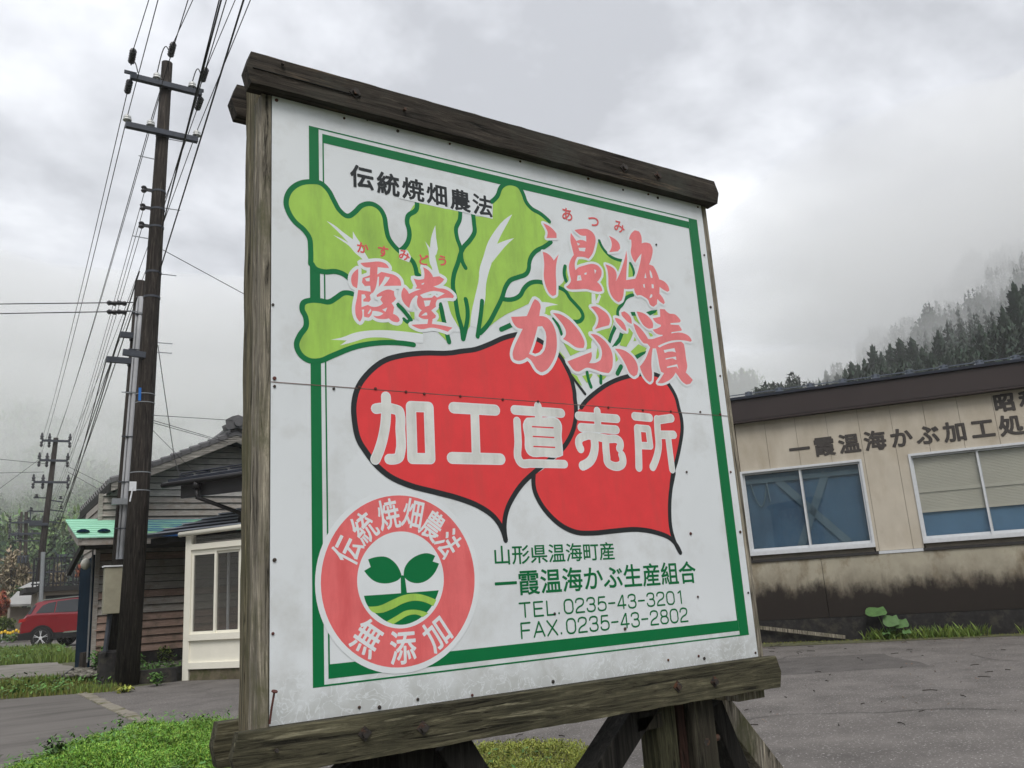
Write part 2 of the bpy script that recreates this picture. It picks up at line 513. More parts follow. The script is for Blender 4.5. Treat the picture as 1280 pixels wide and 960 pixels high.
R3 = lambda p: Z(340, 330, 64 / 15, p)
R5 = lambda p: Z(380, 560, 64 / 15, p)
R6 = lambda p: Z(600, 560, 32 / 9, p)

# ---- leaves
l1 = K([(385, 960), (385, 800), (375, 705), (320, 620), (230, 540), (165, 440), (140, 350), (170, 240), (265, 160), (400, 138), (480, 150), (560, 220), (620, 330), (680, 430),
        (760, 482), (830, 440), (890, 380), (980, 357), (1070, 400), (1120, 480), (1140, 600), (1165, 700), (1220, 780), (1270, 830)]) + \
     L2([(290, 940)]) + Ii([(1020, 190)])
l1b = Nn([(320, 0), (350, 45), (440, 78), (560, 76), (640, 105), (705, 165)])
l1c = Jj([(500, 140), (800, 540), (845, 740)]) + O([(490, 860)])
leaf1 = l1 + [(518, 365), (512, 361)] + l1b[::-1]
l3 = Nn([(725, 300), (640, 290), (560, 340), (490, 380), (400, 368), (300, 365), (232, 390), (220, 450), (255, 530), (260, 620), (200, 710), (165, 800), (200, 900), (290, 965), (400, 968)]) + \
     R3([(320, 490), (450, 440), (580, 420), (700, 423), (755, 431)])
leaf3 = l3[:-3] + Nn([(1160, 785), (1430, 698)]) + [(513, 403), (470, 390)]
hook = Jj([(235, 540), (330, 640), (410, 745)]), Jj([(410, 745), (360, 775), (315, 735)])
tri1 = [(511.6, 390), (518, 390), (518, 399.4), (515, 399)]
l2 = L2([(328, 345), (320, 420), (240, 480), (230, 540), (250, 620), (250, 700), (210, 785), (170, 820)])
stA = L2([(760, 430), (755, 520), (720, 600), (730, 700), (765, 800)]) + O([(620, 50), (655, 120)])
stB = L2([(890, 465), (900, 560), (905, 640), (860, 720), (790, 800)]) + O([(575, 80), (540, 180), (530, 320), (548, 400), (560, 480), (580, 600), (610, 700), (630, 830)])
stC = O([(655, 432), (672, 520), (674, 620), (655, 730), (632, 830)])
stD = O([(820, 450), (810, 560), (790, 700), (775, 805)])
leaf2 = L2([(320, 345), (640, 412), (745, 435), (755, 520), (720, 600), (730, 700), (765, 800)]) + O([(540, 200), (530, 320), (560, 480), (610, 740), (540, 650), (440, 700), (470, 850), (380, 760)]) + \
        [(513, 361), (523, 343)] + L2([(260, 900), (210, 785), (250, 700), (250, 620), (230, 540), (240, 480)])
leaf4a = L2([(890, 480), (905, 560), (905, 640), (860, 720), (790, 800)]) + O([(560, 90), (530, 320), (560, 480), (610, 700), (630, 800), (700, 700), (760, 560), (830, 440), (775, 790)])
l4r = Mm([(470, 75), (540, 100), (590, 180), (620, 260), (680, 330), (760, 375), (810, 415), (852, 455)])
l4b = Mm([(868, 660), (800, 710), (720, 750), (670, 810), (650, 880)]) + Pp([(488, 120), (465, 175), (380, 212), (300, 245), (255, 310), (222, 410), (160, 540), (75, 690), (0, 770)]) + O([(775, 800)])
l4top = Mm([(275, 258), (330, 205), (372, 110), (420, 78), (470, 75)])
leaf4 = leaf4a + l4b[::-1][1:] + l4r[::-1] + l4top[::-1][1:] + L2([(1090, 300), (1085, 500)])
l5 = Pp([(222, 428), (340, 430), (400, 395), (440, 325), (500, 272), (560, 258), (630, 268)])
l5b = Pp([(770, 312), (850, 350), (900, 425), (960, 490), (1015, 560), (1028, 610), (1000, 650), (940, 655)])
big56 = Pp([(215, 430), (340, 430), (400, 395), (440, 325), (500, 270), (610, 265), (700, 290), (790, 300)]) + \
    A([(415, 880), (440, 670), (600, 560), (820, 420), (895, 330), (990, 490), (1195, 595)]) + Cc([(450, 530), (515, 700)]) + \
    Dd([(490, 520), (400, 570), (340, 660), (290, 790)]) + Ff([(800, 220), (750, 350), (690, 545), (560, 440), (470, 560), (470, 640), (370, 670)]) + \
    Pp([(800, 600), (650, 590), (600, 480), (520, 470), (400, 520), (250, 590), (100, 700)])
sl_ = [Ff([(100, 575), (330, 680), (290, 700), (190, 745)]), Ff([(45, 680), (120, 775), (100, 790), (40, 740)]), Ff([(555, 630), (575, 720), (560, 780), (530, 790), (540, 700)]),
       Ff([(785, 700), (830, 790), (795, 830)]), Gg([(225, 370), (280, 440), (250, 520), (190, 625), (100, 605), (150, 450), (200, 440)]), Gg([(300, 490), (325, 540), (285, 550)]),
       Gg([(245, 690), (350, 590), (460, 640), (440, 690), (300, 745)]), Gg([(280, 215), (320, 215), (370, 325), (300, 270)]), Gg([(480, 430), (530, 450), (560, 500), (520, 505)]),
       Gg([(600, 140), (610, 200), (540, 205)]), Rr([(190, 370), (250, 400), (300, 500), (230, 450)]), Rr([(300, 400), (400, 375), (405, 390), (380, 430), (350, 470)]),
       Rr([(445, 385), (545, 405), (510, 440), (470, 420)]), tri1, O([(380, 765), (440, 775), (465, 850)])]
for k, g_ in enumerate([leaf1, leaf3, leaf2, leaf4, big56]): onsign([fl(g_, sub=3)], 2 + .1 * k, 'leaf_shape', M['lime'], SIGN)
onsign([fl(g_, sm=False) for g_ in sl_], 2.6, 'leaf_sliver', M['lime'], SIGN)['kind'] = 'stuff'
veins = [K([(545, 530), (620, 572), (700, 635), (808, 715), (808, 635), (840, 690), (880, 750), (900, 800), (970, 920), (1020, 1040), (960, 1040), (900, 910), (830, 850), (770, 780), (700, 730), (612, 672), (680, 700), (765, 750), (700, 680), (620, 600)]),
         Nn([(505, 757), (620, 735), (740, 690), (900, 665), (1040, 662), (1200, 672), (1430, 700), (1430, 790), (1180, 765), (1100, 745), (1000, 735), (860, 742), (740, 778), (600, 815), (668, 765)]),
         L2([(512, 575), (470, 700), (460, 800), (410, 735), (445, 830), (460, 960)]) + O([(315, 110), (350, 400), (430, 640), (470, 760), (610, 760), (560, 670), (510, 580), (475, 455), (430, 300), (385, 150), (350, 0)]) + L2([(525, 860), (520, 700)]),
         Mm([(480, 385), (400, 440), (300, 560), (240, 660), (195, 800), (150, 960)]) + O([(790, 200), (750, 400), (715, 560), (700, 700), (770, 720), (820, 560), (850, 440), (860, 280), (890, 150), (945, 0)]) + Mm([(270, 880), (340, 790), (430, 685), (500, 622), (430, 640), (330, 680), (370, 590), (430, 480)]),
         Pp([(600, 460), (680, 465), (780, 490), (700, 500), (655, 515), (650, 570), (600, 560)]),
         Qq([(395, 290), (430, 300), (440, 400), (395, 395)]), Qq([(430, 390), (470, 300), (490, 320), (462, 395)])]
for k, v in enumerate(veins): onsign([fl(v, sub=3)], 3 + .05 * k, 'leaf_vein', M['white'], SIGN)
SW = .0165
dk = [(l1, SW), (l1b, SW), (l1c, SW), (l3, SW), (hook[0], .014), (hook[1], .012), (l2, SW), (stA, .0155), (stB, .0165), (stC, .016), (stD, .016), (l4top, SW), (l4r, SW), (l4b[:-1], SW), (l5, .0165), (l5b, .0155),
      (A([(440, 670), (428, 760), (455, 870)]), .0145), (A([(895, 330), (930, 410), (990, 490), (1060, 550), (1195, 595)]), .0125), (Cc([(455, 525), (495, 610), (505, 700)]), .0125),
      (Dd([(490, 520), (400, 560), (345, 650), (300, 700), (288, 790)]), .0135), (Ee([(710, 250), (780, 350), (820, 460)]), .0115), (O([(1150, 672), (1010, 735)]), .017),
      (Hh([(120, 620), (70, 715)]), .018), (Rr([(350, 365), (365, 440), (390, 510)]), .0135), (Rr([(487, 400), (487, 470)]), .0135)]
dsh = []
for k, (ln, wd) in enumerate(dk): onsign(strokes([line(ln)], wd, n=4), 4 + .025 * k, 'leaf_outline', M['green'], SIGN)
dsh += [fl(Gg([(245, 160), (305, 160), (320, 210), (265, 212)]), sm=False), fl(Gg([(450, 165), (520, 140), (605, 130), (580, 170), (500, 208)]), sm=False),
        fl(Ff([(770, 330), (805, 380), (760, 470), (725, 580), (688, 550), (720, 450)]), sm=False), fl(Ff([(850, 430), (900, 455), (860, 560), (820, 600), (765, 645), (748, 620), (790, 560), (830, 500)]), sm=False),
        fl(Gg([(300, 740), (380, 700), (455, 680), (440, 715), (330, 790)]), sm=False)]
for g_ in dsh: onsign([g_], 4.8, 'leaf_outline', M['green'], SIGN)

# ---- turnips
t1 = O([(1170, 785), (1040, 818), (900, 880), (750, 935), (600, 955)]) + R3([(960, 474), (800, 476), (700, 487), (600, 515), (520, 575), (460, 655), (437, 740), (440, 840), (465, 945)]) + \
     R5([(330, 20), (375, 80), (455, 150), (560, 198), (700, 235), (830, 270), (940, 315), (1015, 370), (1055, 430), (1075, 492)])
t1r = R5([(1075, 492), (1068, 400), (1085, 320), (1115, 260), (1160, 195), (1210, 145)]) + V8([(250, 850), (340, 770), (470, 665), (590, 560), (650, 470), (690, 380), (712, 280), (717, 150), (705, 50)]) + Rr([(225, 600), (210, 500), (188, 415), (145, 320), (75, 200)]) + Ee([(650, 630), (530, 545), (400, 490), (210, 465)])
t2 = Rr([(290, 715), (340, 650), (430, 570), (560, 480), (700, 420), (820, 392), (940, 378), (1040, 388), (1120, 435), (1185, 515), (1240, 620), (1270, 740)]) + \
     W8([(1125, 230), (1140, 360), (1120, 520), (1080, 700), (1050, 800), (1030, 950)]) + R6([(862, 110), (848, 180), (842, 280), (850, 370), (868, 425), (890, 465)])
t2b = R6([(890, 465), (850, 405), (780, 375), (700, 362), (600, 368), (500, 378), (430, 375), (370, 350), (310, 300), (265, 240), (240, 180), (238, 120)])
onsign([fl(t2 + t2b[1:] + [(690, 578), (715, 545), (720, 515)])], 5, 'turnip_shape', M['red'], SIGN)
onsign(strokes([line(t2 + t2b[1:])], .0168, n=4), 6, 'turnip_outline', M['black'], SIGN)
onsign([fl(t1 + t1r[1:])], 7, 'turnip_shape', M['red'], SIGN)
onsign(strokes([line(t1), line(t1r)], .0172, n=4) + strokes([line(Rr([(190, 395), (330, 580)]))], .0105, n=4), 8, 'turnip_outline', M['black'], SIGN)

# ---- white slip behind the black heading
onsign([fl(L2([(150, 305), (625, 412), (640, 330), (652, 413), (1087, 510), (1040, 280), (600, 120), (150, 80)]), sm=False)], 9, 'heading_slip', M['white'], SIGN)
onsign([fl(L2([(150, 815), (235, 825), (270, 890), (250, 945), (150, 905)]), sm=False)], 9, 'heading_slip', M['white'], SIGN)

# ---- brush lettering with white halo
brush = {
 'atsu': [(A([(145, 98), (240, 145), (325, 240), (325, 295), (190, 295), (205, 220), (175, 150)]), []),
          (A([(140, 480), (180, 490), (240, 530), (288, 595), (355, 510), (325, 620), (315, 760), (322, 920), (318, 1050), (275, 1070), (230, 1035), (190, 960), (155, 820), (160, 640)]), []),
          (A([(515, 225), (560, 290), (590, 335), (640, 320), (722, 345), (718, 265), (640, 255), (600, 225), (562, 188), (640, 175), (740, 178), (810, 225), (845, 300), (830, 420), (800, 510), (750, 572), (690, 550), (600, 548), (572, 610), (578, 725),
              (605, 695), (700, 660), (810, 640), (880, 665), (925, 730), (920, 800), (865, 880), (930, 970), (935, 1000), (890, 1012), (820, 1000), (720, 975), (580, 980), (480, 970), (450, 945), (500, 900), (515, 870), (500, 780), (490, 670), (510, 590), (555, 520), (530, 420), (510, 330)]),
           [A([(595, 355), (640, 375), (610, 398)]), A([(615, 425), (712, 425), (702, 475), (630, 465)]), A([(605, 795), (645, 790), (660, 858), (595, 865)]), A([(695, 765), (725, 750), (725, 780), (700, 785)]), A([(825, 712), (855, 725), (838, 775)])])],
 'umi': [(Cc([(170, 160), (240, 195), (310, 270), (318, 330), (290, 365), (170, 378), (205, 300), (200, 230)]), []),
         (Cc([(120, 540), (180, 560), (240, 600), (268, 650), (260, 765), (310, 670), (350, 560), (385, 440), (400, 355), (412, 450), (405, 600), (400, 750), (460, 740), (520, 730), (545, 670), (570, 580), (590, 490), (605, 395), (560, 450), (520, 520), (480, 450), (460, 370), (470, 290),
              (465, 210), (438, 208), (465, 130), (515, 85), (570, 100), (600, 160), (605, 260), (660, 248), (720, 265), (752, 330), (745, 420), (705, 540), (760, 560), (805, 640), (840, 740), (910, 770), (960, 830), (975, 890), (950, 905), (900, 880), (845, 840), (843, 930), (890, 990), (915, 1050),
              (900, 1070), (860, 1045), (815, 1000), (810, 1070), (765, 1105), (720, 1080), (690, 1010), (640, 975), (590, 950), (545, 955), (520, 920), (505, 860), (430, 870), (370, 865), (360, 960), (340, 1020), (300, 1045), (250, 1015), (190, 930), (165, 830), (160, 700), (145, 600)]),
          [Cc([(655, 650), (670, 722), (642, 722)]), Cc([(715, 612), (740, 660), (752, 720), (732, 720), (715, 670)]), Cc([(625, 808), (645, 800), (650, 855), (632, 845)]), Cc([(738, 800), (765, 810), (768, 860), (740, 855)]), Cc([(730, 935), (750, 945), (745, 975), (715, 992), (712, 975)])])],
 'ka': [(Ee([(145, 225), (250, 222), (355, 215), (400, 110), (440, 20), (460, -10), (510, 20), (540, 90), (530, 150), (522, 215), (600, 225), (680, 290), (730, 390), (755, 540), (745, 700), (690, 840), (610, 940), (550, 965), (490, 930), (440, 850), (400, 795), (355, 765), (300, 800), (240, 812), (180, 790), (165, 730), (190, 620), (240, 510), (300, 385), (230, 370), (175, 310)]),
         [Ee([(500, 355), (560, 350), (605, 430), (612, 560), (590, 670), (540, 730), (470, 755), (385, 720), (430, 600), (470, 470)])]),
        (Ee([(700, 175), (780, 185), (900, 250), (1010, 360), (1090, 480), (1125, 590), (1110, 640), (1020, 635), (920, 570), (835, 520), (870, 480), (875, 420), (840, 340), (770, 250)]), [])],
 'bu': [(Ff([(460, 95), (520, 85), (610, 130), (690, 200), (718, 280), (700, 340), (600, 365), (510, 395), (560, 290), (560, 230), (520, 160)]), []),
        (Ff([(455, 455), (520, 460), (620, 520), (700, 610), (745, 710), (755, 820), (735, 930), (700, 975), (620, 965), (500, 925), (400, 905), (350, 930), (300, 955), (250, 945), (190, 880), (150, 820), (300, 760), (470, 695), (475, 750), (440, 840), (520, 840), (590, 800), (610, 720), (590, 620), (540, 550), (490, 490)]), []),
        (Hh([(35, 385), (130, 395), (230, 450), (310, 540), (345, 650), (330, 730), (290, 755), (240, 720), (180, 600), (110, 480)]), []),
        (Gg([(120, 165), (160, 152), (210, 185), (250, 240), (260, 320), (215, 300), (165, 250), (125, 200)]), []), (Gg([(35, 240), (75, 245), (140, 290), (180, 360), (190, 418), (140, 390), (90, 335), (50, 285)]), [])],
 'zuke': [(Gg([(325, 155), (400, 170), (490, 230), (545, 320), (540, 375), (490, 385), (430, 350), (370, 265)]), []),
          (Gg([(280, 310), (340, 345), (420, 430), (480, 520), (540, 520), (600, 500), (672, 480), (670, 464), (600, 455), (540, 395), (620, 370), (650, 350), (645, 330), (580, 300), (540, 245), (640, 225), (635, 120), (700, 125), (760, 180), (830, 190), (880, 230), (915, 280), (900, 300), (778, 310), (778, 328), (890, 335), (930, 400), (920, 412), (790, 430), (790, 448),
               (980, 455), (1030, 490), (1062, 545), (1040, 558), (940, 538), (800, 542), (700, 572), (612, 612), (600, 645), (540, 647), (525, 767), (522, 867), (532, 987), (525, 1077), (500, 1097), (460, 1067), (400, 977), (368, 887), (430, 807), (480, 697), (505, 630), (470, 585), (420, 580), (370, 520), (320, 430)]), []),
          (Hh([(575, 350), (600, 345), (632, 368), (760, 312), (920, 290), (955, 320), (970, 400), (985, 520), (1000, 630), (980, 700), (1020, 740), (1075, 800), (1040, 850), (990, 862), (940, 830), (880, 750), (845, 700), (810, 760), (740, 815), (660, 845), (605, 840), (640, 790), (690, 710), (650, 690), (630, 620), (610, 500)]),
           [Hh([(685, 402), (830, 375), (848, 435), (800, 420), (700, 440)]), Hh([(710, 512), (850, 488), (855, 535), (800, 510), (715, 530)]), Hh([(725, 625), (865, 590), (885, 660), (860, 620), (735, 640)])])],
 'kasumi': [(Ii([(270, 42), (400, 30), (540, 25), (620, 60), (652, 110), (580, 105), (500, 95), (495, 195), (550, 160), (640, 180), (740, 210), (800, 270), (812, 345), (740, 345), (575, 350), (620, 300), (662, 235), (598, 222), (560, 300), (515, 360), (518, 225), (500, 225), (490, 300), (470, 380), (435, 440), (410, 440), (400, 345), (330, 350), (290, 300), (300, 240), (395, 205), (400, 100), (330, 95)]),
              [Ii([(330, 250), (395, 235), (392, 285), (350, 285)])]),
            (Ii([(240, 120), (240, 240), (225, 380), (170, 350), (145, 270), (170, 180)]), []),
            (Ii([(240, 400), (330, 412), (435, 430), (395, 470), (410, 530), (385, 560), (310, 555), (305, 530), (345, 500), (325, 460), (285, 460), (285, 630), (370, 600), (430, 625), (540, 605), (570, 580), (535, 530), (560, 480), (490, 495), (485, 470), (560, 420), (650, 395), (720, 420), (725, 480), (745, 515), (720, 550), (685, 575), (720, 630), (705, 720), (780, 770), (795, 810), (770, 832), (700, 820), (650, 780), (560, 790), (470, 770), (440, 742), (530, 745), (575, 715), (520, 690), (430, 680), (410, 740), (380, 770), (320, 760), (315, 700), (320, 660), (290, 665), (280, 800), (262, 825), (220, 770), (200, 650), (225, 500)]),
             [Ii([(405, 650), (415, 680), (385, 720), (365, 715)]), Ii([(560, 665), (628, 635), (605, 692)])])],
 'do': [(Jj([(570, 45), (630, 75), (695, 150), (705, 175), (790, 165), (855, 205), (830, 240), (710, 300), (760, 320), (860, 335), (940, 380), (985, 430), (970, 458), (850, 455), (760, 480), (740, 545), (745, 570), (680, 620), (745, 690), (735, 720), (700, 735), (690, 800), (800, 815), (965, 850), (900, 905), (800, 870), (680, 850), (545, 870), (480, 850), (415, 812), (520, 805), (630, 800), (640, 735), (560, 730), (510, 700), (520, 665), (555, 620), (500, 560), (490, 500), (505, 430), (480, 420), (430, 470), (390, 590), (340, 550), (285, 450), (285, 380), (315, 312), (355, 350), (385, 400), (460, 365), (550, 335), (470, 330), (490, 300), (445, 195), (500, 210), (585, 200), (590, 130)]),
         [Jj([(550, 265), (590, 248), (580, 270), (555, 280)]), Jj([(530, 415), (620, 380), (720, 360), (860, 395), (760, 450), (720, 420), (690, 450), (570, 455)]), Jj([(580, 490), (675, 485), (655, 555), (600, 570)]), Jj([(548, 690), (600, 648), (625, 650), (628, 685)])])],
}
HW = {'kasumi': .011, 'do': .011, 'atsu': .0095, 'umi': .0095, 'ka': .0115, 'bu': .0105, 'zuke': .0095}
for gi_, (k, pcs) in enumerate(brush.items()):
    cs = 38
    hal = []
    for outer, holes in pcs:
        o2 = UV(smooth(outer, True, 2, cs)); h2 = [UV(smooth(h, True, 1, 30)) for h in holes]
        hal.append((o2, h2)); hal += strokes([o2], HW[k] * 2, True, 3)
        for h in h2: hal += strokes([h], HW[k] * 1.6, True, 3)
    onsign(hal, 10 + gi_ * .12, 'lettering_halo', M['white'], SIGN)
    onsign([(UV(smooth(o_, True, 4, cs)), [UV(smooth(h, True, 2, 30)) for h in hs]) for o_, hs in pcs], 11.5, 'lettering', M['pink'], SIGN)

# ---- rounded lettering on the turnips
kb = [(S8([(318, 248), (520, 258), (548, 270), (558, 300), (562, 450), (560, 690), (545, 735), (500, 752), (452, 752)]), .0325), (S8([(418, 128), (420, 250), (412, 400), (387, 540), (352, 660), (312, 755)]), .0325),
      (U8([(215, 158), (630, 182)]), .0375), (U8([(425, 190), (440, 640)]), .032), (U8([(200, 660), (683, 672)]), .038),
      (V8([(105, 180), (570, 212)]), .033), (V8([(337, 140), (345, 260)]), .030), (V8([(128, 290), (140, 500), (153, 690), (175, 712), (260, 714), (603, 722)]), .029),
      (W8([(103, 240), (485, 268)]), .032), (W8([(290, 190), (298, 360)]), .030), (W8([(130, 355), (480, 378)]), .032),
      (W8([(125, 570), (118, 465), (135, 452), (400, 470), (495, 476), (516, 495), (512, 565)]), .0305), (W8([(262, 480), (260, 600), (225, 685), (145, 738)]), .034), (W8([(375, 490), (385, 640), (398, 710), (430, 733), (520, 737), (540, 720), (545, 660), (535, 630)]), .0315),
      (W8([(665, 243), (815, 258)]), .032), (W8([(1030, 262), (905, 280)]), .033), (W8([(888, 272), (897, 420), (905, 530), (885, 650), (845, 750)]), .031), (W8([(905, 428), (1055, 428)]), .032), (W8([(1000, 450), (1020, 620), (1040, 775)]), .0295),
      (W8([(692, 365), (702, 550), (707, 755)]), .0325)]
kc = [(S8([(668, 225), (845, 232), (862, 748), (683, 745)]), .0345), (W8([(690, 360), (800, 370), (822, 540), (712, 535)]), .0275)]
def rounded(dw):
    sh = []
    for ln, wd in kb: sh += strokes([line(ln)], wd - dw, n=7)
    for ln, wd in kc: sh += strokes([UV(ln)], wd - dw, True, 7)
    return sh
slits = [V8([(278, 340), (495, 352), (495, 366), (278, 354)]), V8([(285, 438), (502, 449), (502, 463), (285, 452)]), V8([(291, 538), (510, 548), (510, 562), (291, 552)])]
boxo = V8([(225, 258), (380, 255), (535, 266), (565, 300), (575, 450), (588, 590), (588, 635), (550, 652), (400, 648), (255, 636), (222, 600), (205, 450), (198, 290)])
onsign(rounded(0) + [fl(boxo, slits)], 9, 'lettering_rim', M['white'], SIGN)
onsign(rounded(.006) + [fl(V8([(235, 268), (380, 265), (528, 276), (553, 305), (563, 450), (576, 590), (576, 628), (545, 642), (400, 638), (262, 626), (233, 595), (216, 450), (210, 295)]), [Z(0, 0, 1, [(p[0] + dx_, p[1] + dy_) for p, dx_, dy_ in zip(s_, (-.4, .4, .4, -.4), (-.4, -.4, .4, .4))]) for s_ in slits])], 10, 'lettering', M['speck'], SIGN)

# ---- round emblem
def circ(c, r, n=72): return [(c[0] + r * math.cos(2 * math.pi * i / n), c[1] + r * math.sin(2 * math.pi * i / n)) for i in range(n)]
t_, b_, lf, rg = sp(501.9, 619), sp(493.8, 835.6), sp(401.1, 727), sp(592.8, 722)
ec = ((lf[0] + rg[0]) / 2, (t_[1] + b_[1]) / 2); er = ((rg[0] - lf[0]) + (t_[1] - b_[1])) / 4
ri = ((sp(554.6, 724)[0] - sp(446.8, 727)[0]) + (sp(502, 663.8)[1] - sp(496, 786.2)[1])) / 4
onsign([(circ(ec, er + .0165), [])], 9, 'emblem_ground', M['white'], SIGN)
onsign([(circ(ec, er), [circ(ec, ri)])], 10, 'emblem_ring', M['pink_ring'], SIGN)
gh = X8([(560, 715), (640, 690), (740, 690), (820, 740), (870, 810), (895, 880), (870, 912), (800, 945), (720, 955), (620, 930), (560, 880), (520, 828), (585, 790)])
gr = X8([(915, 880), (925, 800), (970, 730), (1050, 675), (1150, 652), (1230, 680), (1205, 735), (1268, 755), (1230, 840), (1180, 900), (1100, 945), (1020, 950), (950, 920)])
stem = X8([(885, 880), (905, 872), (925, 880)]) + Y8([(548, 172), (488, 177)])
grd = Y8([(118, 198), (490, 172), (865, 143), (820, 260), (740, 370), (640, 445), (500, 488), (380, 470), (240, 380), (150, 290)])
onsign([fl(gh), fl(gr), fl(stem, sm=False), fl(grd)], 11, 'sprout_emblem', M['green'], SIGN)
onsign([fl(Y8([(160, 305), (260, 300), (400, 240), (520, 190), (650, 178), (760, 205), (842, 240), (810, 302), (720, 260), (620, 247), (520, 270), (400, 330), (280, 370), (212, 364)])),
        fl(Y8([(345, 455), (440, 400), (540, 345), (620, 337), (700, 350), (762, 372), (705, 412), (640, 385), (560, 395), (480, 440), (410, 482)]))], 12, 'field_stripe', M['lime'], SIGN)
ringtxt = [('伝', (434.4, 687.5)), ('統', (455.6, 660)), ('焼', (485.6, 643.1)), ('畑', (516.25, 642.5)), ('農', (540.5, 657.3)), ('法', (560.5, 679.5))]
it = []
def emb(ch, px, sz, rot, off, kw=1.):
    c = sp(*px); it.append((ch, c[0] - sz / 2 * .92 * kw, c[1] - sz / 2 * .94, c[0] + sz / 2 * .92 * kw, c[1] + sz / 2 * .94, rot, off, 'em'))
for ch, px in ringtxt:
    c = sp(*px); emb(ch, px, .094, math.atan2(c[1] - ec[1], c[0] - ec[0]) - math.pi / 2, .017, .74)
for ch, px in [('無', (459.4, 797.5)), ('添', (503.75, 809.4)), ('加', (546.25, 791.25))]:
    c = sp(*px); emb(ch, px, .098, math.atan2(c[1] - ec[1], c[0] - ec[0]) + math.pi / 2, .018, .86)
lettermesh(it, 11, 'emblem_character', M['white'], SIGN)

# ---- small texts
it = []
for ch, a, b in [('伝', 480, 435), ('統', 620, 472), ('焼', 752, 500), ('畑', 880, 528), ('農', 1003, 558), ('法', 1122, 585)]:
    emb(ch, (340 + a * 15 / 64, 120 + b * 15 / 64), .082, 0, .027)
lettermesh(it, 10, 'heading_character', M['black'], SIGN)
it = []
for ch, px, s_ in [('あ', (708.75, 268.1), .057), ('つ', (741.9, 276.6), .057), ('み', (773.75, 283.1), .057)]: emb(ch, px, s_, -.05, .016)
for ch, px in [('か', (453, 310)), ('す', (478.75, 314.4)), ('み', (505, 318.75)), ('ど', (528.75, 325)), ('う', (553, 326))]: emb(ch, px, .041, 0, .030)
lettermesh(it, 12, 'reading_character', M['rose'], SIGN)
it = []
def fitbox(tx, TL, BL, TR, BR, off):
    a, b, c, d = sp(*TL), sp(*BL), sp(*TR), sp(*BR)
    it.append((tx, (a[0] + b[0]) / 2, (b[1] + d[1]) / 2, (c[0] + d[0]) / 2, (a[1] + c[1]) / 2, 0, off, 'box'))
r6 = lambda a, b: (600 + a * 9 / 32, 560 + b * 9 / 32)
fitbox('山形県温海町産', r6(62, 433), r6(65, 521), r6(595, 418), r6(597, 497), .011)
fitbox('一霞温海かぶ生産組合', r6(65, 543), r6(65, 656), r6(958, 505), r6(960, 607), .016)
lettermesh(it, 1, 'address_line', M['text_green'], SIGN)

DG = {'0': [[(.5, 0), (.22, .04), (.06, .2), (.04, .5), (.06, .8), (.22, .96), (.5, 1), (.78, .96), (.94, .8), (.96, .5), (.94, .2), (.78, .04), (.5, 0)]],
      '1': [[(.30, .86), (.62, 1), (.62, 0)]],
      '2': [[(.06, .76), (.12, .92), (.3, 1), (.68, 1), (.88, .92), (.92, .74), (.84, .58), (.3, .36), (.1, .2), (.05, 0), (.95, 0)]],
      '3': [[(.07, .80), (.15, .94), (.34, 1), (.66, 1), (.86, .92), (.9, .76), (.84, .6), (.62, .53), (.38, .53)], [(.62, .53), (.86, .45), (.94, .27), (.86, .08), (.64, 0), (.34, 0), (.14, .06), (.05, .22)]],
      '4': [[(.70, 0), (.70, 1), (.62, 1), (.03, .25), (.97, .25)]],
      '5': [[(.86, 1), (.18, 1), (.10, .48), (.28, .60), (.62, .62), (.86, .54), (.95, .32), (.86, .08), (.62, 0), (.30, 0), (.12, .06), (.05, .20)]],
      '8': [[(.5, .54), (.22, .58), (.11, .76), (.2, .95), (.5, 1), (.8, .95), (.89, .76), (.78, .58), (.5, .54), (.18, .48), (.04, .27), (.16, .06), (.5, 0), (.84, .06), (.96, .27), (.82, .48), (.5, .54)]],
      'T': [[(.02, 1), (.98, 1)], [(.5, 1), (.5, 0)]], 'E': [[(.92, 1), (.12, 1), (.12, 0), (.94, 0)], [(.12, .52), (.84, .52)]], 'L': [[(.12, 1), (.12, 0), (.94, 0)]],
      'F': [[(.92, 1), (.12, 1), (.12, 0)], [(.12, .50), (.82, .50)]], 'A': [[(.02, 0), (.5, 1), (.98, 0)], [(.17, .32), (.83, .32)]], 'X': [[(.05, 1), (.95, 0)], [(.95, 1), (.05, 0)]],
      '.': [[(.2, .05), (.26, .05)], [(.2, .08), (.26, .08)]], '-': [[(.04, .48), (.92, .48)]]}
def numline(tx, TL, BL, TR, BR):
    a, b_, c, d = sp(*TL), sp(*BL), sp(*TR), sp(*BR)
    xa, xb, za, zb = (a[0] + b_[0]) / 2, (c[0] + d[0]) / 2, (b_[1] + d[1]) / 2, (a[1] + c[1]) / 2
    n = len(tx); adv = [1.1 if ch in 'TEFAX' else .55 if ch == '.' else .85 if ch == '-' else 1. for ch in tx]
    tot = sum(adv) - .2; x = xa; u = (xb - xa) / tot
    for ch, ad in zip(tx, adv):
        sh = []
        for ln in DG[ch]:
            q_ = [(x + p[0] * u * (ad - .2), za + p[1] * (zb - za)) for p in ln]
            if ch in '0238' or ch == '5' : q_ = smooth(q_, False, 3, 62)
            sh += strokes([q_], .0056, n=4)
        onsign(sh, 1, 'address_character', M['text_green'], SIGN)
        x += ad * u
numline('TEL.0235-43-3201', r6(172, 688), r6(178, 751), r6(903, 637), r6(908, 691))
numline('FAX.0235-43-2802', r6(175, 775), r6(180, 842), r6(921, 716), r6(925, 773))
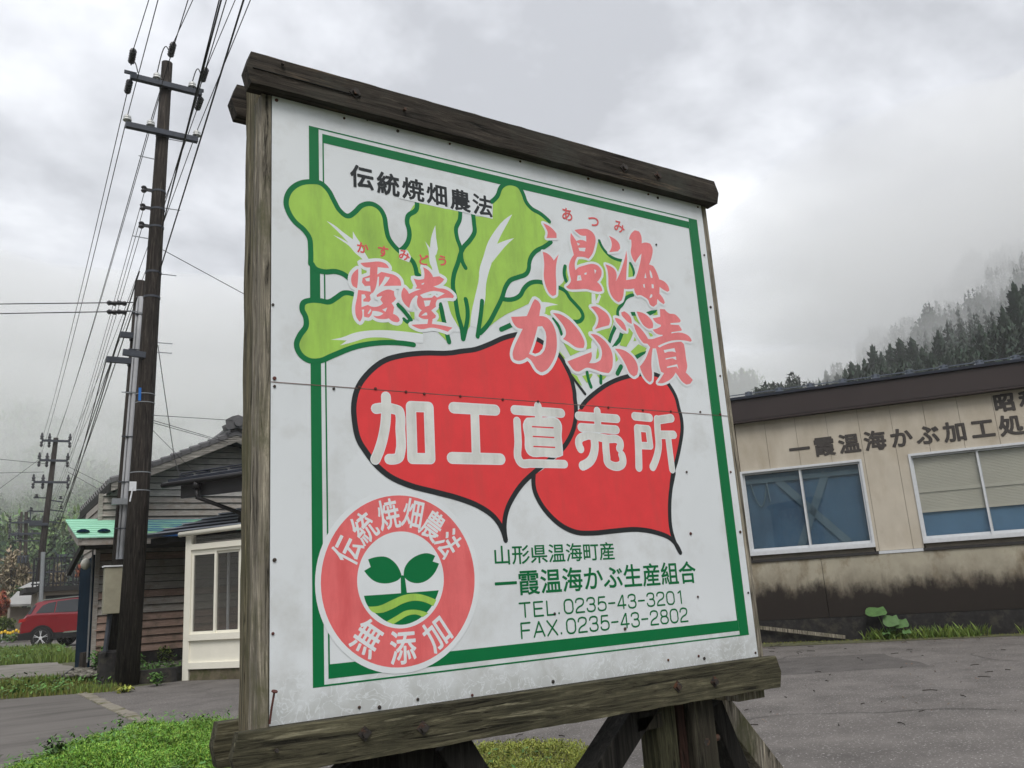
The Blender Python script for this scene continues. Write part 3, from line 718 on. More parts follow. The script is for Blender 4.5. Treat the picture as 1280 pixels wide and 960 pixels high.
# ---------------------------------------------------------------- sign panel and timber frame
def panel_mat():
    m = pm('painted_sheet', lin(222, 227, 232), var=.05, scale=1.6, rough=.38, bump=.05, bscale=20, c2=lin(196, 198, 198), c2scale=5, c2lo=.5, c2hi=.8, spec=.4, bdist=.002)
    t = m.node_tree; nd = t.nodes; lk = t.links.new; bs = nd['Principled BSDF']
    src = bs.inputs['Base Color'].links[0].from_socket
    tcn = nd.new('ShaderNodeTexCoord'); sp_ = nd.new('ShaderNodeSeparateXYZ'); lk(tcn.outputs['Object'], sp_.inputs[0])
    n = nd.new('ShaderNodeTexNoise'); n.inputs['Scale'].default_value = 7; n.inputs['Detail'].default_value = 10; n.inputs['Roughness'].default_value = .62; n.inputs['Distortion'].default_value = .5
    lk(tcn.outputs['Object'], n.inputs['Vector'])
    # dirt that has crept up from the lower edge, broken by pale snail-like trails
    mr = nd.new('ShaderNodeMapRange'); mr.inputs[1].default_value = PZ0 + .20; mr.inputs[2].default_value = PZ0 + .0; mr.inputs[3].default_value = -.25; mr.inputs[4].default_value = .38
    lk(sp_.outputs[2], mr.inputs[0])
    ad = nd.new('ShaderNodeMath'); ad.operation = 'ADD'; lk(mr.outputs[0], ad.inputs[0]); lk(n.outputs['Fac'], ad.inputs[1])
    m2 = nd.new('ShaderNodeMapRange'); m2.inputs[1].default_value = .48; m2.inputs[2].default_value = .86; m2.inputs[4].default_value = .40; lk(ad.outputs[0], m2.inputs[0])
    v = nd.new('ShaderNodeTexNoise'); v.inputs['Scale'].default_value = 24; v.inputs['Detail'].default_value = 3; v.inputs['Distortion'].default_value = 1.2
    lk(tcn.outputs['Object'], v.inputs['Vector'])
    sb = nd.new('ShaderNodeMath'); sb.operation = 'SUBTRACT'; lk(v.outputs['Fac'], sb.inputs[0]); sb.inputs[1].default_value = .5
    ab = nd.new('ShaderNodeMath'); ab.operation = 'ABSOLUTE'; lk(sb.outputs[0], ab.inputs[0])
    m3 = nd.new('ShaderNodeMapRange'); m3.inputs[1].default_value = .004; m3.inputs[2].default_value = .03; m3.inputs[3].default_value = .25; lk(ab.outputs[0], m3.inputs[0])
    mx_ = nd.new('ShaderNodeMapRange'); mx_.inputs[1].default_value = PX0 + .2; mx_.inputs[2].default_value = PX0 + 1.5; mx_.inputs[3].default_value = 1.; mx_.inputs[4].default_value = .42; lk(sp_.outputs[0], mx_.inputs[0])
    mv = nd.new('ShaderNodeMath'); mv.operation = 'MULTIPLY'; lk(m2.outputs[0], mv.inputs[0]); lk(mx_.outputs[0], mv.inputs[1])
    mu = nd.new('ShaderNodeMath'); mu.operation = 'MULTIPLY'; lk(mv.outputs[0], mu.inputs[0]); lk(m3.outputs[0], mu.inputs[1])
    mxn = nd.new('ShaderNodeMixRGB'); lk(mu.outputs[0], mxn.inputs[0]); lk(src, mxn.inputs[1]); mxn.inputs[2].default_value = lin(122, 122, 108) + (1,)
    lk(mxn.outputs[0], bs.inputs['Base Color'])
    return m
M['sheet'] = panel_mat()
M['post_w'] = wood('weathered_post', (.25, .225, .18), dark=.25, axis=2, light=(.42, .39, .33), moss=(.11, .11, .06), bd=.006)
M['post_b'] = wood('rear_post', (.17, .15, .10), dark=.25, axis=2, light=(.27, .25, .18), moss=(.09, .09, .045), bd=.006)
M['beam_w'] = wood('dark_beam', (.045, .038, .031), dark=.35, axis=0, light=(.14, .105, .07), moss=(.045, .045, .038), bd=.005)
M['beam_moss'] = wood('mossy_beam', (.080, .074, .047), dark=.2, axis=0, light=(.30, .28, .19), moss=(.035, .035, .022), bd=.006)
M['brace_w'] = wood('dark_brace', (.040, .036, .026), dark=.3, axis=2, light=(.10, .095, .06), moss=(.03, .032, .018), bd=.006)
M['moss_leg'] = wood('mossy_leg', (.055, .054, .03), dark=.3, axis=2, light=(.15, .15, .07), moss=(.035, .04, .018), bd=.005)
M['brown_w'] = wood('brown_stake', (.035, .018, .013), dark=.4, axis=2)
M['iron'] = pm('rusty_iron', (.05, .045, .042), var=.35, scale=30, rough=.65, bump=.3, bscale=80, c2=(.14, .06, .03), c2scale=18, metal=.4)
M['rust'] = pm('rusted_nail', (.10, .035, .03), var=.3, scale=60, rough=.8)
M['hole'] = pm('dark_gap', (.012, .012, .012), bump=0)
PX1, PZ1 = PX0 + PW, PZ0 + PW + .0035
seam = sp(341, 478)[1] * .5 + sp(905, 519.5)[1] * .5
MB().box((PX0, SY, PZ0), (PX1, SY + .004, seam - .0008)).build('panel', M['sheet'], SIGN)
MB().box((PX0, SY, seam + .0008), (PX1, SY + .004, 2.469)).build('panel', M['sheet'], SIGN)
MB().box((PX0, SY - .0006 - LAY * 16, seam - .0011), (PX1, SY - .0006 - LAY * 13.4, seam + .0011)).build('seam_line', pm('seam_dirt', (.16, .10, .09), var=.5, scale=12, bump=0), SIGN)
# a backing board stiffens the sheets
MB().box((PX0 + .004, SY + .0045, PZ0 - .02), (PX1 - .004, SY + .016, 2.468)).build('backing_board', M['post_w'], SIGN)
YF = SY + .018
def post(xa, xb, ya, yb, seed):
    b = MB(); n = 36; z0, z1 = .50, (2.469 if ya < 2.35 else 2.60)
    rows = []
    rr = random.Random(seed)
    mid = (ya + yb) / 2
    for i in range(n + 1):
        z = z0 + (z1 - z0) * i / n
        j = lambda a: rr.uniform(-a, a)
        rows.append([(xa + .003 + j(.001), ya, z), (xb - .002 + j(.0018), ya, z), (xb + j(.002), ya + .004, z), (xb, yb, z), (xa + .004 + j(.001), yb, z), (xa + j(.0015), yb - .006, z), (xa + j(.0012), mid + .006, z), (xa + .006, mid + j(.001), z), (xa + j(.0012), mid - .006, z), (xa + j(.0015), ya + .004, z)])
    m = 10
    vs = [p for r in rows for p in r]; fs = []
    for i in range(n):
        for k in range(m): fs.append((i * m + k, i * m + (k + 1) % m, (i + 1) * m + (k + 1) % m, (i + 1) * m + k))
    fs += [tuple(range(m))[::-1], tuple(n * m + k for k in range(m))]
    b.raw(vs, fs)
    return b
YB = 2.497
post(.645, .78, YF, 2.372, 1).build('post', M['post_w'], SIGN)
post(.652, .78, 2.378, YB - .002, 2).build('post', M['post_b'], SIGN)
post(2.385, PX1 + .028, YF, 2.372, 3).build('post', M['post_w'], SIGN)
post(2.385, PX1 + .022, 2.378, YB - .002, 4).build('post', M['post_b'], SIGN)
# front strip beside the panel edge (the post's own face stands proud, flush with the sheet)
MB().box((.645, SY + .001, .62), (PX0 - .003, YF - .001, 2.469)).build('cover_strip', M['post_w'], SIGN)
MB().box((PX1 + .003, SY + .001, .62), (PX1 + .028, YF - .001, 2.469)).build('cover_strip', M['post_w'], SIGN)
def arrow_beam(x0, x1, z0, z1, y0, y1, tip=.016, rag=.0016, seed=1, tipz=.48):
    """beam whose ends come to a blunt point"""
    b = MB(); r = random.Random(seed); n = 40
    prof = lambda x, zz: [(x, y0 + r.uniform(-rag, rag) * .5, zz[0]), (x, y0 + r.uniform(-rag, rag), (zz[0] + zz[1]) / 2), (x, y0 + .002, zz[1] - .003), (x, y0 + .006, zz[1] + r.uniform(-rag, rag)), (x, y1, zz[1]), (x, y1, zz[0])]
    vs, fs = [], []
    zm = z0 + (z1 - z0) * tipz
    xs = [x0 + (x1 - x0) * i / n for i in range(n + 1)]
    for i, x in enumerate(xs):
        p = prof(x, (z0 + r.uniform(-rag, rag), z1))
        if i == 0: p = [p[0], (x - tip, p[1][1], zm), p[2], p[3], p[4], p[5]]
        if i == n: p = [p[0], (x + tip, p[1][1], zm), p[2], p[3], p[4], p[5]]
        vs += p
    m = 6
    for i in range(n):
        for k in range(m): fs.append((i * m + k, (i + 1) * m + k, (i + 1) * m + (k + 1) % m, i * m + (k + 1) % m))
    # end caps with the middle ridge running front to back
    for e_, s_ in ((0, -1), (n, 1)):
        o = e_ * m; nb = len(vs)
        vs.append((xs[e_] + s_ * tip, y1, zm))
        c1 = [o, o + 1, nb, o + 5]; c2 = [o + 1, o + 2, o + 3, o + 4, nb]
        fs += [c1, c2] if s_ < 0 else [c1[::-1], c2[::-1]]
    return b.raw(vs, fs)
TB = arrow_beam(.602, 2.553, 2.4705, 2.579, 2.247, 2.304, tip=.015, seed=3)
TB.build('top_beam', M['beam_w'], SIGN)
MB().box((.606, 2.2425, 2.5190), (.95, 2.2468, 2.5206)).build('beam_crack', M['hole'], SIGN)
arrow_beam(.624, 2.55, 2.508, 2.622, YB + .001, YB + .052, tip=.018, seed=4).build('top_beam', M['beam_w'], SIGN)
arrow_beam(.588, 2.547, .537, PZ0 - .001, 2.247, 2.284, tip=.014, seed=5).build('bottom_beam', M['beam_moss'], SIGN)
arrow_beam(.600, 2.54, .53, .646, YB + .001, YB + .052, tip=.012, seed=6).build('bottom_beam', M['beam_moss'], SIGN)
# bolts with washers on the beams
def bolt(px, py, r=.011, sq=True):
    p = ony(px, py, 2.246)
    b = MB()
    if sq: b.obox((p[0], 2.2435, p[2] - .020), (.020, 0, .020), (-.020, 0, .020), (0, .0035, 0))
    b.tube([(p[0], 2.244, p[2]), (p[0], 2.234, p[2])], r, 6)
    b.build('bolt', M['iron'], SIGN)
for px, py in [(456, 917), (529, 910), (847, 858), (893, 852), (780, 210), (822, 220), (444, 116)]: bolt(px, py)
for px, py in [(345, 938), (505, 138), (353, 81)]: bolt(px, py, .005, False)
# screws round the panel and along the seam
b = MB(); 
scr = [(345.5, 125.5), (430, 148), (459, 150), (497, 164), (562, 180), (650, 202), (735, 223.5), (778.5, 237.5), (810, 243), (822, 247.5), (872, 259), (341, 381), (343, 473), (343, 483), (417, 486), (343, 700), (341, 792), (880, 319), (888, 384), (900, 470), (913, 590), (925, 665), (935, 741), (944, 816), (900, 518), (875, 515), (449, 884), (474, 884), (590, 869), (522, 874), (691, 852), (835, 825), (873, 820), (880, 823), (820, 306), (858, 590), (863, 667), (872, 746), (693, 767), (781, 786)]
for k, (px, py) in enumerate(scr):
    p = sp(px, py); r = .0042 if k % 3 else .0055
    MB().lathe((p[0], SY - .0005, p[1]), [(r, 0), (r, .0025), (r * .5, .0035)], 8, 0, (0, -1, 0)).build('screw', M['iron'] if k % 4 else M['rust'], SIGN)
for px, py in [(469, 486), (507, 490), (530, 492.5), (575, 495.5), (628, 499.5), (672, 502), (760, 509.5), (803, 513), (838, 514.5), (449, 484)]:
    p = sp(px, py); MB().lathe((p[0], SY - .0016, p[1]), [(.0048, 0), (.0048, .0018), (.002, .0028)], 7, 0, (0, -1, 0)).build('screw', M['rust'], SIGN)
p0 = ony(337, 905, 2.262); p1 = ony(343, 865, 2.245)
b = MB().tube([p0, (p0 + p1) / 2 + np.array([-.001, 0, 0]), p1], .0028, 6); b.tube([p1, p1 + np.array([.0005, -.001, .003])], .0085, 8)
b.build('loose_nail', M['rust'], SIGN)

# legs and braces under the sign
M['black_w'] = wood('black_timber', (.016, .015, .013), dark=.5, axis=2)  # near-black colour for timbers below the bottom beam
def brace(p, q, a=.095, b_=.075, mat='brace_w', up=(0, 1, 0)):
    MB().bar(p, q, a, b_, up).build('brace', M[mat], SIGN, bevel=.004)
def py_(px, py, y): return ony(px, py, y)
def upright(pxl, pxr, y, dep, mat, zt=.536, nm='leg'):
    xa, xb = ony(pxl, 920, y)[0], ony(pxr, 920, y)[0]
    MB().box((xa, y, -.02), (xb, y + dep, zt)).build(nm, M[mat], SIGN, bevel=.004)
upright(867, 896, 2.306, .11, 'brace_w'); upright(848.5, 866, 2.34, .06, 'brown_w', nm='stake'); upright(822, 847, 2.325, .09, 'moss_leg')
brace(py_(808, 866, 2.36), py_(722, 1001, 2.36), .088, .10, 'black_w')
pb0 = py_(813, 905, 2.31); MB().obox(pb0 + np.array([-.06, .0, -.02]), (.115, 0, .004), (0, .10, 0), (0, 0, .045)).build('tenon', M['brace_w'], SIGN, bevel=.003)
brace(py_(893, 876, 2.50), py_(992, 1003, 2.56), .088, .07, 'post_w')
brace(py_(886, 880, 2.44), py_(935, 1000, 2.44), .07, .08, 'black_w')
upright(430, 470, 2.40, .08, 'black_w'); upright(496, 552, 2.33, .10, 'black_w')
brace(py_(556, 922, 2.34), py_(612, 1012, 2.34), .10, .09, 'black_w')
brace(py_(500, 928, 2.42), py_(380, 1040, 2.42), .14, .09, 'black_w')
upright(470, 500, 2.42, .06, 'black_w'); upright(552, 566, 2.42, .06, 'black_w')
p = py_(893, 926, 2.30)
b = MB(); b.tube([p + np.array([-.035, .02, 0]), p + np.array([.04, .02, .004])], .011, 8); b.tube([p + np.array([-.03, .005, 0]), p + np.array([-.03, .035, 0])], .014, 6)
b.build('bolt', M['iron'], SIGN)
# ---------------------------------------------------------------- processing hall on the right
EX = np.array([.596, -.803, 0.]); EN = np.array([-.803, -.596, 0.])      # along the wall, out of the wall
FO = onz(1100, 799)
UPZ = np.array([0, 0, 1.])
def fp(s, z, d=0.): return FO + EX * s + EN * d + UPZ * z
def fbox(b, s0, s1, z0, z1, d0, d1, mi=0): return b.obox(fp(s0, z0, d0), EX * (s1 - s0), EN * (d1 - d0), UPZ * (z1 - z0), mi)
M['wallp'] = pm('cream_siding', lin(186, 178, 164), var=.07, scale=3, rough=.75, bump=.08, bscale=14, c2=lin(162, 151, 133), c2scale=2.2, c2stretch=(1, 1, .4), c2lo=.46, c2hi=.8)
M['joint'] = pm('siding_gap', (.20, .175, .14), bump=0)
M['fascia'] = pm('dark_fascia', lin(54, 46, 46), var=.10, scale=2, rough=.5, bump=.02)
M['navy'] = pm('navy_metal', lin(20, 26, 42), var=.15, scale=6, rough=.32, bump=.03, spec=.6)
M['alu'] = pm('aluminium_sash', lin(205, 208, 212), var=.06, scale=20, rough=.4, bump=.02, metal=.1)
M['curtain'] = pm('blue_curtain', lin(64, 98, 126), var=.10, scale=2, rough=.8, bump=.05, c2=lin(50, 80, 108), c2scale=1.2)
M['guard'] = pm('highlight_steel_guard', lin(88, 96, 110), rough=.3, bump=0, spec=.7)  # paler than the navy roof, to paint in its edge highlights
M['curtain2'] = pm('light_blue_curtain', lin(86, 124, 156), var=.14, scale=2, rough=.8, bump=.05)
M['blind'] = pm('pale_blind', lin(196, 194, 180), var=.06, scale=3, rough=.7, bump=.02)
M['xbar'] = pm('pale_bar', lin(88, 112, 126), var=.1, rough=.8, bump=0)
M['glass'] = glass('window_glass', (.12, .16, .19), .93)
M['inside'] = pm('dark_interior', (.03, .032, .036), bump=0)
M['sash_dark'] = pm('sill_seal', (.035, .033, .033), bump=0)
def concrete():
    m = pm('stained_concrete', lin(160, 154, 138), var=.16, scale=2.2, rough=.9, bump=.25, bscale=22, c2=lin(120, 108, 88), c2scale=3, c2stretch=(1, 1, .6))
    t = m.node_tree; nd = t.nodes; lk = t.links.new; bs = nd['Principled BSDF']
    src = bs.inputs['Base Color'].links[0].from_socket
    tcn = nd.new('ShaderNodeTexCoord'); s_ = nd.new('ShaderNodeSeparateXYZ'); lk(tcn.outputs['Object'], s_.inputs[0])
    out = src
    for (sc, stc, z0, z1, lo, hi, col) in [(1.5, (1, 1, .75), 1.08, .24, .38, .78, lin(92, 82, 70)), (5., (1.6, 1.6, .22), 1.0, .30, .48, .92, lin(66, 57, 49)), (2.6, (1, 1, .6), .96, .34, .47, .66, lin(38, 33, 30))]:
        mp = nd.new('ShaderNodeMapping'); mp.inputs['Scale'].default_value = stc; lk(tcn.outputs['Object'], mp.inputs['Vector'])
        n = nd.new('ShaderNodeTexNoise'); n.inputs['Scale'].default_value = sc; n.inputs['Detail'].default_value = 9; n.inputs['Roughness'].default_value = .66
        lk(mp.outputs[0], n.inputs['Vector'])
        mr = nd.new('ShaderNodeMapRange'); mr.clamp = False; mr.inputs[1].default_value = z0; mr.inputs[2].default_value = z1; mr.inputs[3].default_value = -.22; mr.inputs[4].default_value = .42
        lk(s_.outputs[2], mr.inputs[0])
        ad = nd.new('ShaderNodeMath'); ad.operation = 'ADD'; lk(mr.outputs[0], ad.inputs[0]); lk(n.outputs['Fac'], ad.inputs[1])
        m2 = nd.new('ShaderNodeMapRange'); m2.inputs[1].default_value = lo; m2.inputs[2].default_value = hi; m2.inputs[4].default_value = .96; lk(ad.outputs[0], m2.inputs[0])
        mxn = nd.new('ShaderNodeMixRGB'); lk(m2.outputs[0], mxn.inputs[0]); lk(out, mxn.inputs[1]); mxn.inputs[2].default_value = col + (1,)
        out = mxn.outputs[0]
    lk(out, bs.inputs['Base Color'])
    return m
M['concrete'] = concrete()
M['grime'] = pm('mouldy_plinth', (.022, .021, .021), var=.4, scale=12, rough=.9, bump=.5, bscale=40, c2=(.05, .045, .035), c2scale=6)
HALL = thing('processing_hall', 'low cream processing hall with dark fascia, aluminium windows and black lettering', 'building', (FO[0], FO[1], 0))
S0, S1 = -6.5, 6.5
wins = [(-1.50, .13), (.714, 2.37), (2.95, 4.6), (-3.7, -2.07)]
WZ0, WZ1 = 1.18, 2.365
# core wall behind the boards, broken by the window openings
cuts = sorted(wins); b = MB(); x = S0
for a, c in cuts:
    fbox(b, x, a + .02, 1.16, 3.05, -.16, -.022); x = c - .02
fbox(b, x, S1, 1.16, 3.05, -.16, -.022)
for a, c in cuts:
    fbox(b, a + .02, c - .02, WZ1 - .02, 3.05, -.16, -.022); fbox(b, a + .02, c - .02, 1.10, WZ0 + .01, -.16, -.024)
b.build('wall', M['joint'], HALL)
# individual siding boards, cut round the windows
js = [.1695 + .4145 * k for k in range(-17, 17)]
js = [j for j in js if S0 < j < S1]; js = [S0] + js + [S1]
g = .0022
for a, c in zip(js[:-1], js[1:]):
    segs = [(a, c, 1.125, 3.06)]
    for w0, w1 in wins:
        ns = []
        for (p, q_, z0, z1) in segs:
            if q_ <= w0 or p >= w1: ns.append((p, q_, z0, z1)); continue
            if p < w0: ns.append((p, w0, z0, z1))
            if q_ > w1: ns.append((w1, q_, z0, z1))
            l_, r_ = max(p, w0), min(q_, w1)
            ns.append((l_, r_, WZ1, z1)); 
        segs = ns
    for (p, q_, z0, z1) in segs:
        if q_ - p < .02: continue
        pa = g if abs(p - a) < 1e-6 else 0; pb = g if abs(q_ - c) < 1e-6 else 0
        fbox(MB(), p + pa, q_ - pb, z0, z1, -.02, 0).build('siding_board', M['wallp'], HALL)
# windows
def win(w0, w1, kind):
    fr = .030
    b = MB()
    fbox(b, w0, w1, WZ1 - fr, WZ1, -.05, .022); fbox(b, w0, w1, WZ0, WZ0 + .055, -.05, .035)
    fbox(b, w0, w0 + fr, WZ0 + .055, WZ1 - fr, -.05, .022); fbox(b, w1 - fr, w1, WZ0 + .055, WZ1 - fr, -.05, .022)
    W = b.build('window', M['alu'], HALL)
    mid = (w0 + w1) / 2
    for k, (a, c, d) in enumerate([(w0 + fr, mid + .018, -.035), (mid - .018, w1 - fr, -.012)]):
        t_ = .024; b = MB()
        fbox(b, a, a + t_, WZ0 + .055, WZ1 - fr, d - .02, d); fbox(b, c - t_, c, WZ0 + .055, WZ1 - fr, d - .02, d)
        fbox(b, a + t_, c - t_, WZ1 - fr - t_, WZ1 - fr, d - .02, d); fbox(b, a + t_, c - t_, WZ0 + .055, WZ0 + .055 + t_ + .012, d - .02, d)
        b.build('sash', M['alu'], W)
        fbox(MB(), a + t_, c - t_, WZ0 + .09, WZ1 - fr - t_, d - .013, d - .009).build('pane', M['glass'], W)
    # behind the glass
    if kind == 'curtain':
        n = 26; v = []; f = []
        for i in range(n + 1):
            s = w0 + .02 + (w1 - w0 - .04) * i / n; dd = -.10 + .006 * math.sin(i * 2.1)
            v += [fp(s, WZ0, dd), fp(s, WZ1 - .06, dd)]
        for i in range(n): f.append((2 * i, 2 * i + 2, 2 * i + 3, 2 * i + 1))
        MB().raw(v, f).build('curtain', M['curtain'], W, smooth=True)
        for (a, c) in [((.22, .04), (.96, .62)), ((.30, .02), (.60, 1.0))]: pass
        H_ = WZ1 - WZ0
        for (sa, za, sb, zb) in [(w0 + .50, WZ1 - .17, w1 - .32, WZ0 + .09), (w1 - .48, WZ1 - .12, w0 + .68, WZ0 + .07)]:
            MB().bar(fp(sa, za, -.078), fp(sb, zb, -.078), .10, .005, EN).build('brace_bar', M['xbar'], W)
        fbox(MB(), w0 + .04, w1 - .04, WZ1 - .18, WZ1 - .12, -.085, -.07).build('curtain_rail', M['xbar'], W)
        cv = [fp(w0 + .12 + .22 * t / 8, WZ1 - .17 - .34 * math.sin(math.pi * t / 8) ** .8, -.07) for t in range(9)]
        MB().tube(cv + [fp(w0 + .36, WZ1 - .45, -.07)], .010, 5).build('loop_cord', M['xbar'], W)
    else:
        fbox(MB(), w0 + .02, w1 - .02, WZ0, WZ0 + .47, -.10, -.09).build('curtain', M['curtain2'], W)
        mid = (w0 + w1) / 2
        b = MB(); z = WZ1 - .07
        while z > WZ0 + .42:
            b.obox(fp(w0 + .05, z, -.075), EX * (w1 - w0 - .10), EN * .012 + UPZ * (-.008), UPZ * .0165); z -= .0195
        o = b.build('blind_slats', M['blind'], W); o['kind'] = 'stuff'
        fbox(MB(), w0 + .05, w1 - .05, WZ0 + .40, WZ0 + .425, -.08, -.06).build('blind_rail', M['blind'], W)
        fbox(MB(), w0 + .05, w1 - .05, WZ0 + .66, WZ0 + .71, -.056, -.052).build('tape_band', M['blind'], W)
win(*wins[0], 'curtain'); win(*wins[1], 'blind'); win(*wins[2], 'blind'); win(*wins[3], 'curtain')
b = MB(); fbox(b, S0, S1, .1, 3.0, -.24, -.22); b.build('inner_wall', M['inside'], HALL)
# sill ledge strip and lower wall in cast panels
for k, (a, c) in enumerate([(S0, -1.62), (-1.617, .155), (.158, .70), (.703, 2.40), (2.403, S1)]):
    fbox(MB(), a, c, 1.085, 1.121, -.02, .042 if k != 2 else .03).build('sill', M['sash_dark'] if k != 2 else M['alu'], HALL)
for a, c in [(S0, -3.2), (-3.2, -.58), (-.58, 2.02), (2.02, 4.6), (4.6, S1)]:
    fbox(MB(), a + .003, c - .003, .305, 1.082, -.20, .022).build('wall_panel', M['concrete'], HALL)
fbox(MB(), S0, S1, .299, .304, -.2, .018).build('plinth_gap', M['hole'], HALL)
fbox(MB(), S0, S1, -.05, .298, -.2, .034).build('plinth', M['grime'], HALL)
# roof: fascia, navy edge, snow guards
fbox(MB(), S0 - .2, S1 + .2, 3.085, 3.385, .10, .135).build('fascia', M['fascia'], HALL)
fbox(MB(), S0 - .2, S1 + .2, 3.055, 3.084, -.1, .13).build('soffit', M['fascia'], HALL)
b = MB(); fbox(b, S0 - .22, S1 + .22, 3.388, 3.425, .08, .165); b.build('roof_edge', M['navy'], HALL)
b = MB()
b.obox(fp(S0 - .2, 3.40, .12), EX * (S1 - S0 + .4), -EN * 5.5 + UPZ * .62, UPZ * .03); b.build('roof', M['navy'], HALL)
fbox(MB(), S0 - .2, S1 + .2, 3.462, 3.474, .085, .10).build('snow_rail', M['guard'], HALL)
k = 0; s = -5.9
while s < 6.2:
    b = MB(); b.obox(fp(s - .05, 3.425, .155), EX * .10, -EN * .14 + UPZ * .016, UPZ * .022)
    b.obox(fp(s - .018, 3.44, .14), EX * .036, -EN * .05, UPZ * .05)
    b.obox(fp(s - .05, 3.472, .12), EX * .1, -EN * .04, UPZ * .016)
    b.build('snow_guard', M['guard'], HALL); s += .425
# end and rear walls
b = MB(); b.obox(fp(S0, 0, -.2), EX * .1, -EN * 5.2, UPZ * 3.3); b.obox(fp(S1 - .1, 0, -.2), EX * .1, -EN * 5.2, UPZ * 3.3); b.obox(fp(S0, 0, -5.4), EX * (S1 - S0), -EN * .1, UPZ * 3.8)
b.build('wall', M['wallp'], HALL)
# lettering on the wall
M['ink'] = pm('wall_lettering', lin(66, 62, 60), var=.15, scale=20, rough=.6, bump=0)
M['ink_edge'] = pm('wall_lettering_edge', lin(50, 46, 44), var=.15, scale=20, rough=.7, bump=0)  # darker rim colour round each wall character
def wallchar(ch, s, z, w_, h, off=.026):
    v, f = glyph(ch, off)
    u = (v - np.array((.04, -.10))) / np.array((.92, .94)) - .5
    for nm, o_, mt in (('lettering_edge', off + .007, 'ink_edge'), ('lettering', off, 'ink')):
        v, f = glyph(ch, o_); u = (v - np.array((.04, -.10))) / np.array((.92, .94)) - .5
        d = .004 if nm == 'lettering_edge' else .0075
        P = [fp(s + a[0] * w_, z + a[1] * h, d) for a in u]
        MB().raw(P, f).build(nm, M[mt], HALL)
for i, ch in enumerate('一霞温海かぶ加工処'): wallchar(ch, -.648 + .3292 * i, 2.597, .262, .262)
for i, ch in enumerate('昭和'): wallchar(ch, 1.962 + .30 * i, 2.907, .235, .235, .036)
# ---------------------------------------------------------------- houses and porch on the left
M['plank'] = wood('grey_siding', (.34, .315, .29), dark=.5, axis=0, scale=1.3, moss=(.24, .20, .17), bd=.003, con=.42)
M['plank2'] = wood('brown_siding', (.32, .225, .185), dark=.5, axis=0, scale=1.3, moss=(.17, .13, .105), bd=.003, con=.45)
M['barge'] = wood('bargeboard', (.30, .285, .26), dark=.4, axis=0, scale=.7)
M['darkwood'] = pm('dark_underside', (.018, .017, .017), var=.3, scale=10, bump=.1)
M['tile'] = pm('smoked_tile', lin(96, 96, 98), var=.18, scale=14, rough=.55, bump=.15, spec=.4)
M['cream'] = pm('cream_paint', lin(234, 231, 218), var=.04, scale=5, rough=.45, bump=.03)
M['stone'] = pm('mossy_stone', (.13, .11, .075), var=.35, scale=7, rough=.95, bump=.6, bscale=25, c2=(.07, .075, .03), c2scale=5)
M['pglass'] = glass('porch_glass', (.14, .13, .125), .80)  # grey diffuse tint stands in for faint reflections on the panes
M['verdigris'] = pm('weathered_green_roof', lin(158, 212, 186), var=.08, scale=3, stretch=(1, 8, 8), rough=.5, bump=.05, c2=lin(30, 82, 140), c2scale=1.1, c2stretch=(1, 6, 6), c2lo=.62, c2hi=.66)
M['verdigris2'] = pm('peeled_blue_roof', lin(34, 84, 140), var=.2, scale=3, stretch=(1, 8, 8), rough=.45, bump=.05, c2=lin(160, 205, 150), c2scale=1.5, c2stretch=(1, 6, 6), c2lo=.52, c2hi=.6)
M['cond_g'] = pm('grey_pipe', lin(120, 122, 124), bump=0)
M['bluepaint'] = pm('dark_teal_paint', lin(14, 34, 50), var=.2, scale=5, rough=.95, bump=.05, spec=.05)
M['wplate'] = pm('white_plate', lin(215, 218, 222), bump=0)
M['pipe'] = pm('brown_pipe', lin(38, 36, 38), var=.15, rough=.4, bump=0)
GY = 15.3
hx = ony(117, 800, GY)[0]; HD = 1.95
HOUSE = thing('old_house', 'old grey timber sided gabled house with tiled roof behind the utility poles', 'house', (hx + 2.4, GY, 0))
rg = ony(288, 540, GY); ev = ony(135, 600, GY)
RX, RZ = rg[0], rg[2] - .10; slope = (RZ - (ev[2] - .08)) / (RX - ev[0])
def roofz(x): return RZ - slope * abs(x - RX)
XR = RX + 2.4
rp = random.Random(5)
# gable and wall boards one by one
z = .34; k = 0
M['plank3'] = wood('pale_grey_siding', (.42, .41, .39), dark=.5, axis=0, scale=1.3, moss=(.28, .28, .28), bd=.003, con=.4)
while z < RZ - .25:
    h = .122 if z < 2.2 else .113
    x0, x1 = hx, XR + .3
    zt = z + h
    sh = rp.uniform(-.004, .004)
    lim = RZ - .14
    def xl(zz): return max(x0, RX - (RZ - .12 - zz) / slope) if zz > roofz(x0) - .12 else x0
    def xr(zz): return min(x1, RX + (RZ - .12 - zz) / slope)
    P = [(xl(z), GY - .042 + sh, z + .010), (xr(z), GY - .042 + sh, z + .010 + rp.uniform(-.006, .006)), (xr(zt), GY - .008 + sh, zt), (xl(zt), GY - .008 + sh, zt)]
    if z < 2.15:      # the lower wall is broken by the porch
        mt = 'plank2' if k < 5 or k in (7, 12) else 'plank'
    else: mt = 'plank3' if z > 2.75 else 'plank'
    if P[1][0] - P[0][0] > .15:
        MB().prism(P, (0, .02, 0)).build('plank', M[mt], HOUSE)
    z += h; k += 1
MB().prism([(hx + .02, GY + .02, 0), (XR, GY + .02, 0), (XR, GY + .02, roofz(XR) - .1), (RX, GY + .02, RZ - .1), (hx + .02, GY + .02, roofz(hx) - .1)], (0, .1, 0)).build('wall', M['darkwood'], HOUSE)
MB().box((hx, GY - .03, 0), (XR, GY + .02, .33)).build('foundation', M['grime'], HOUSE)
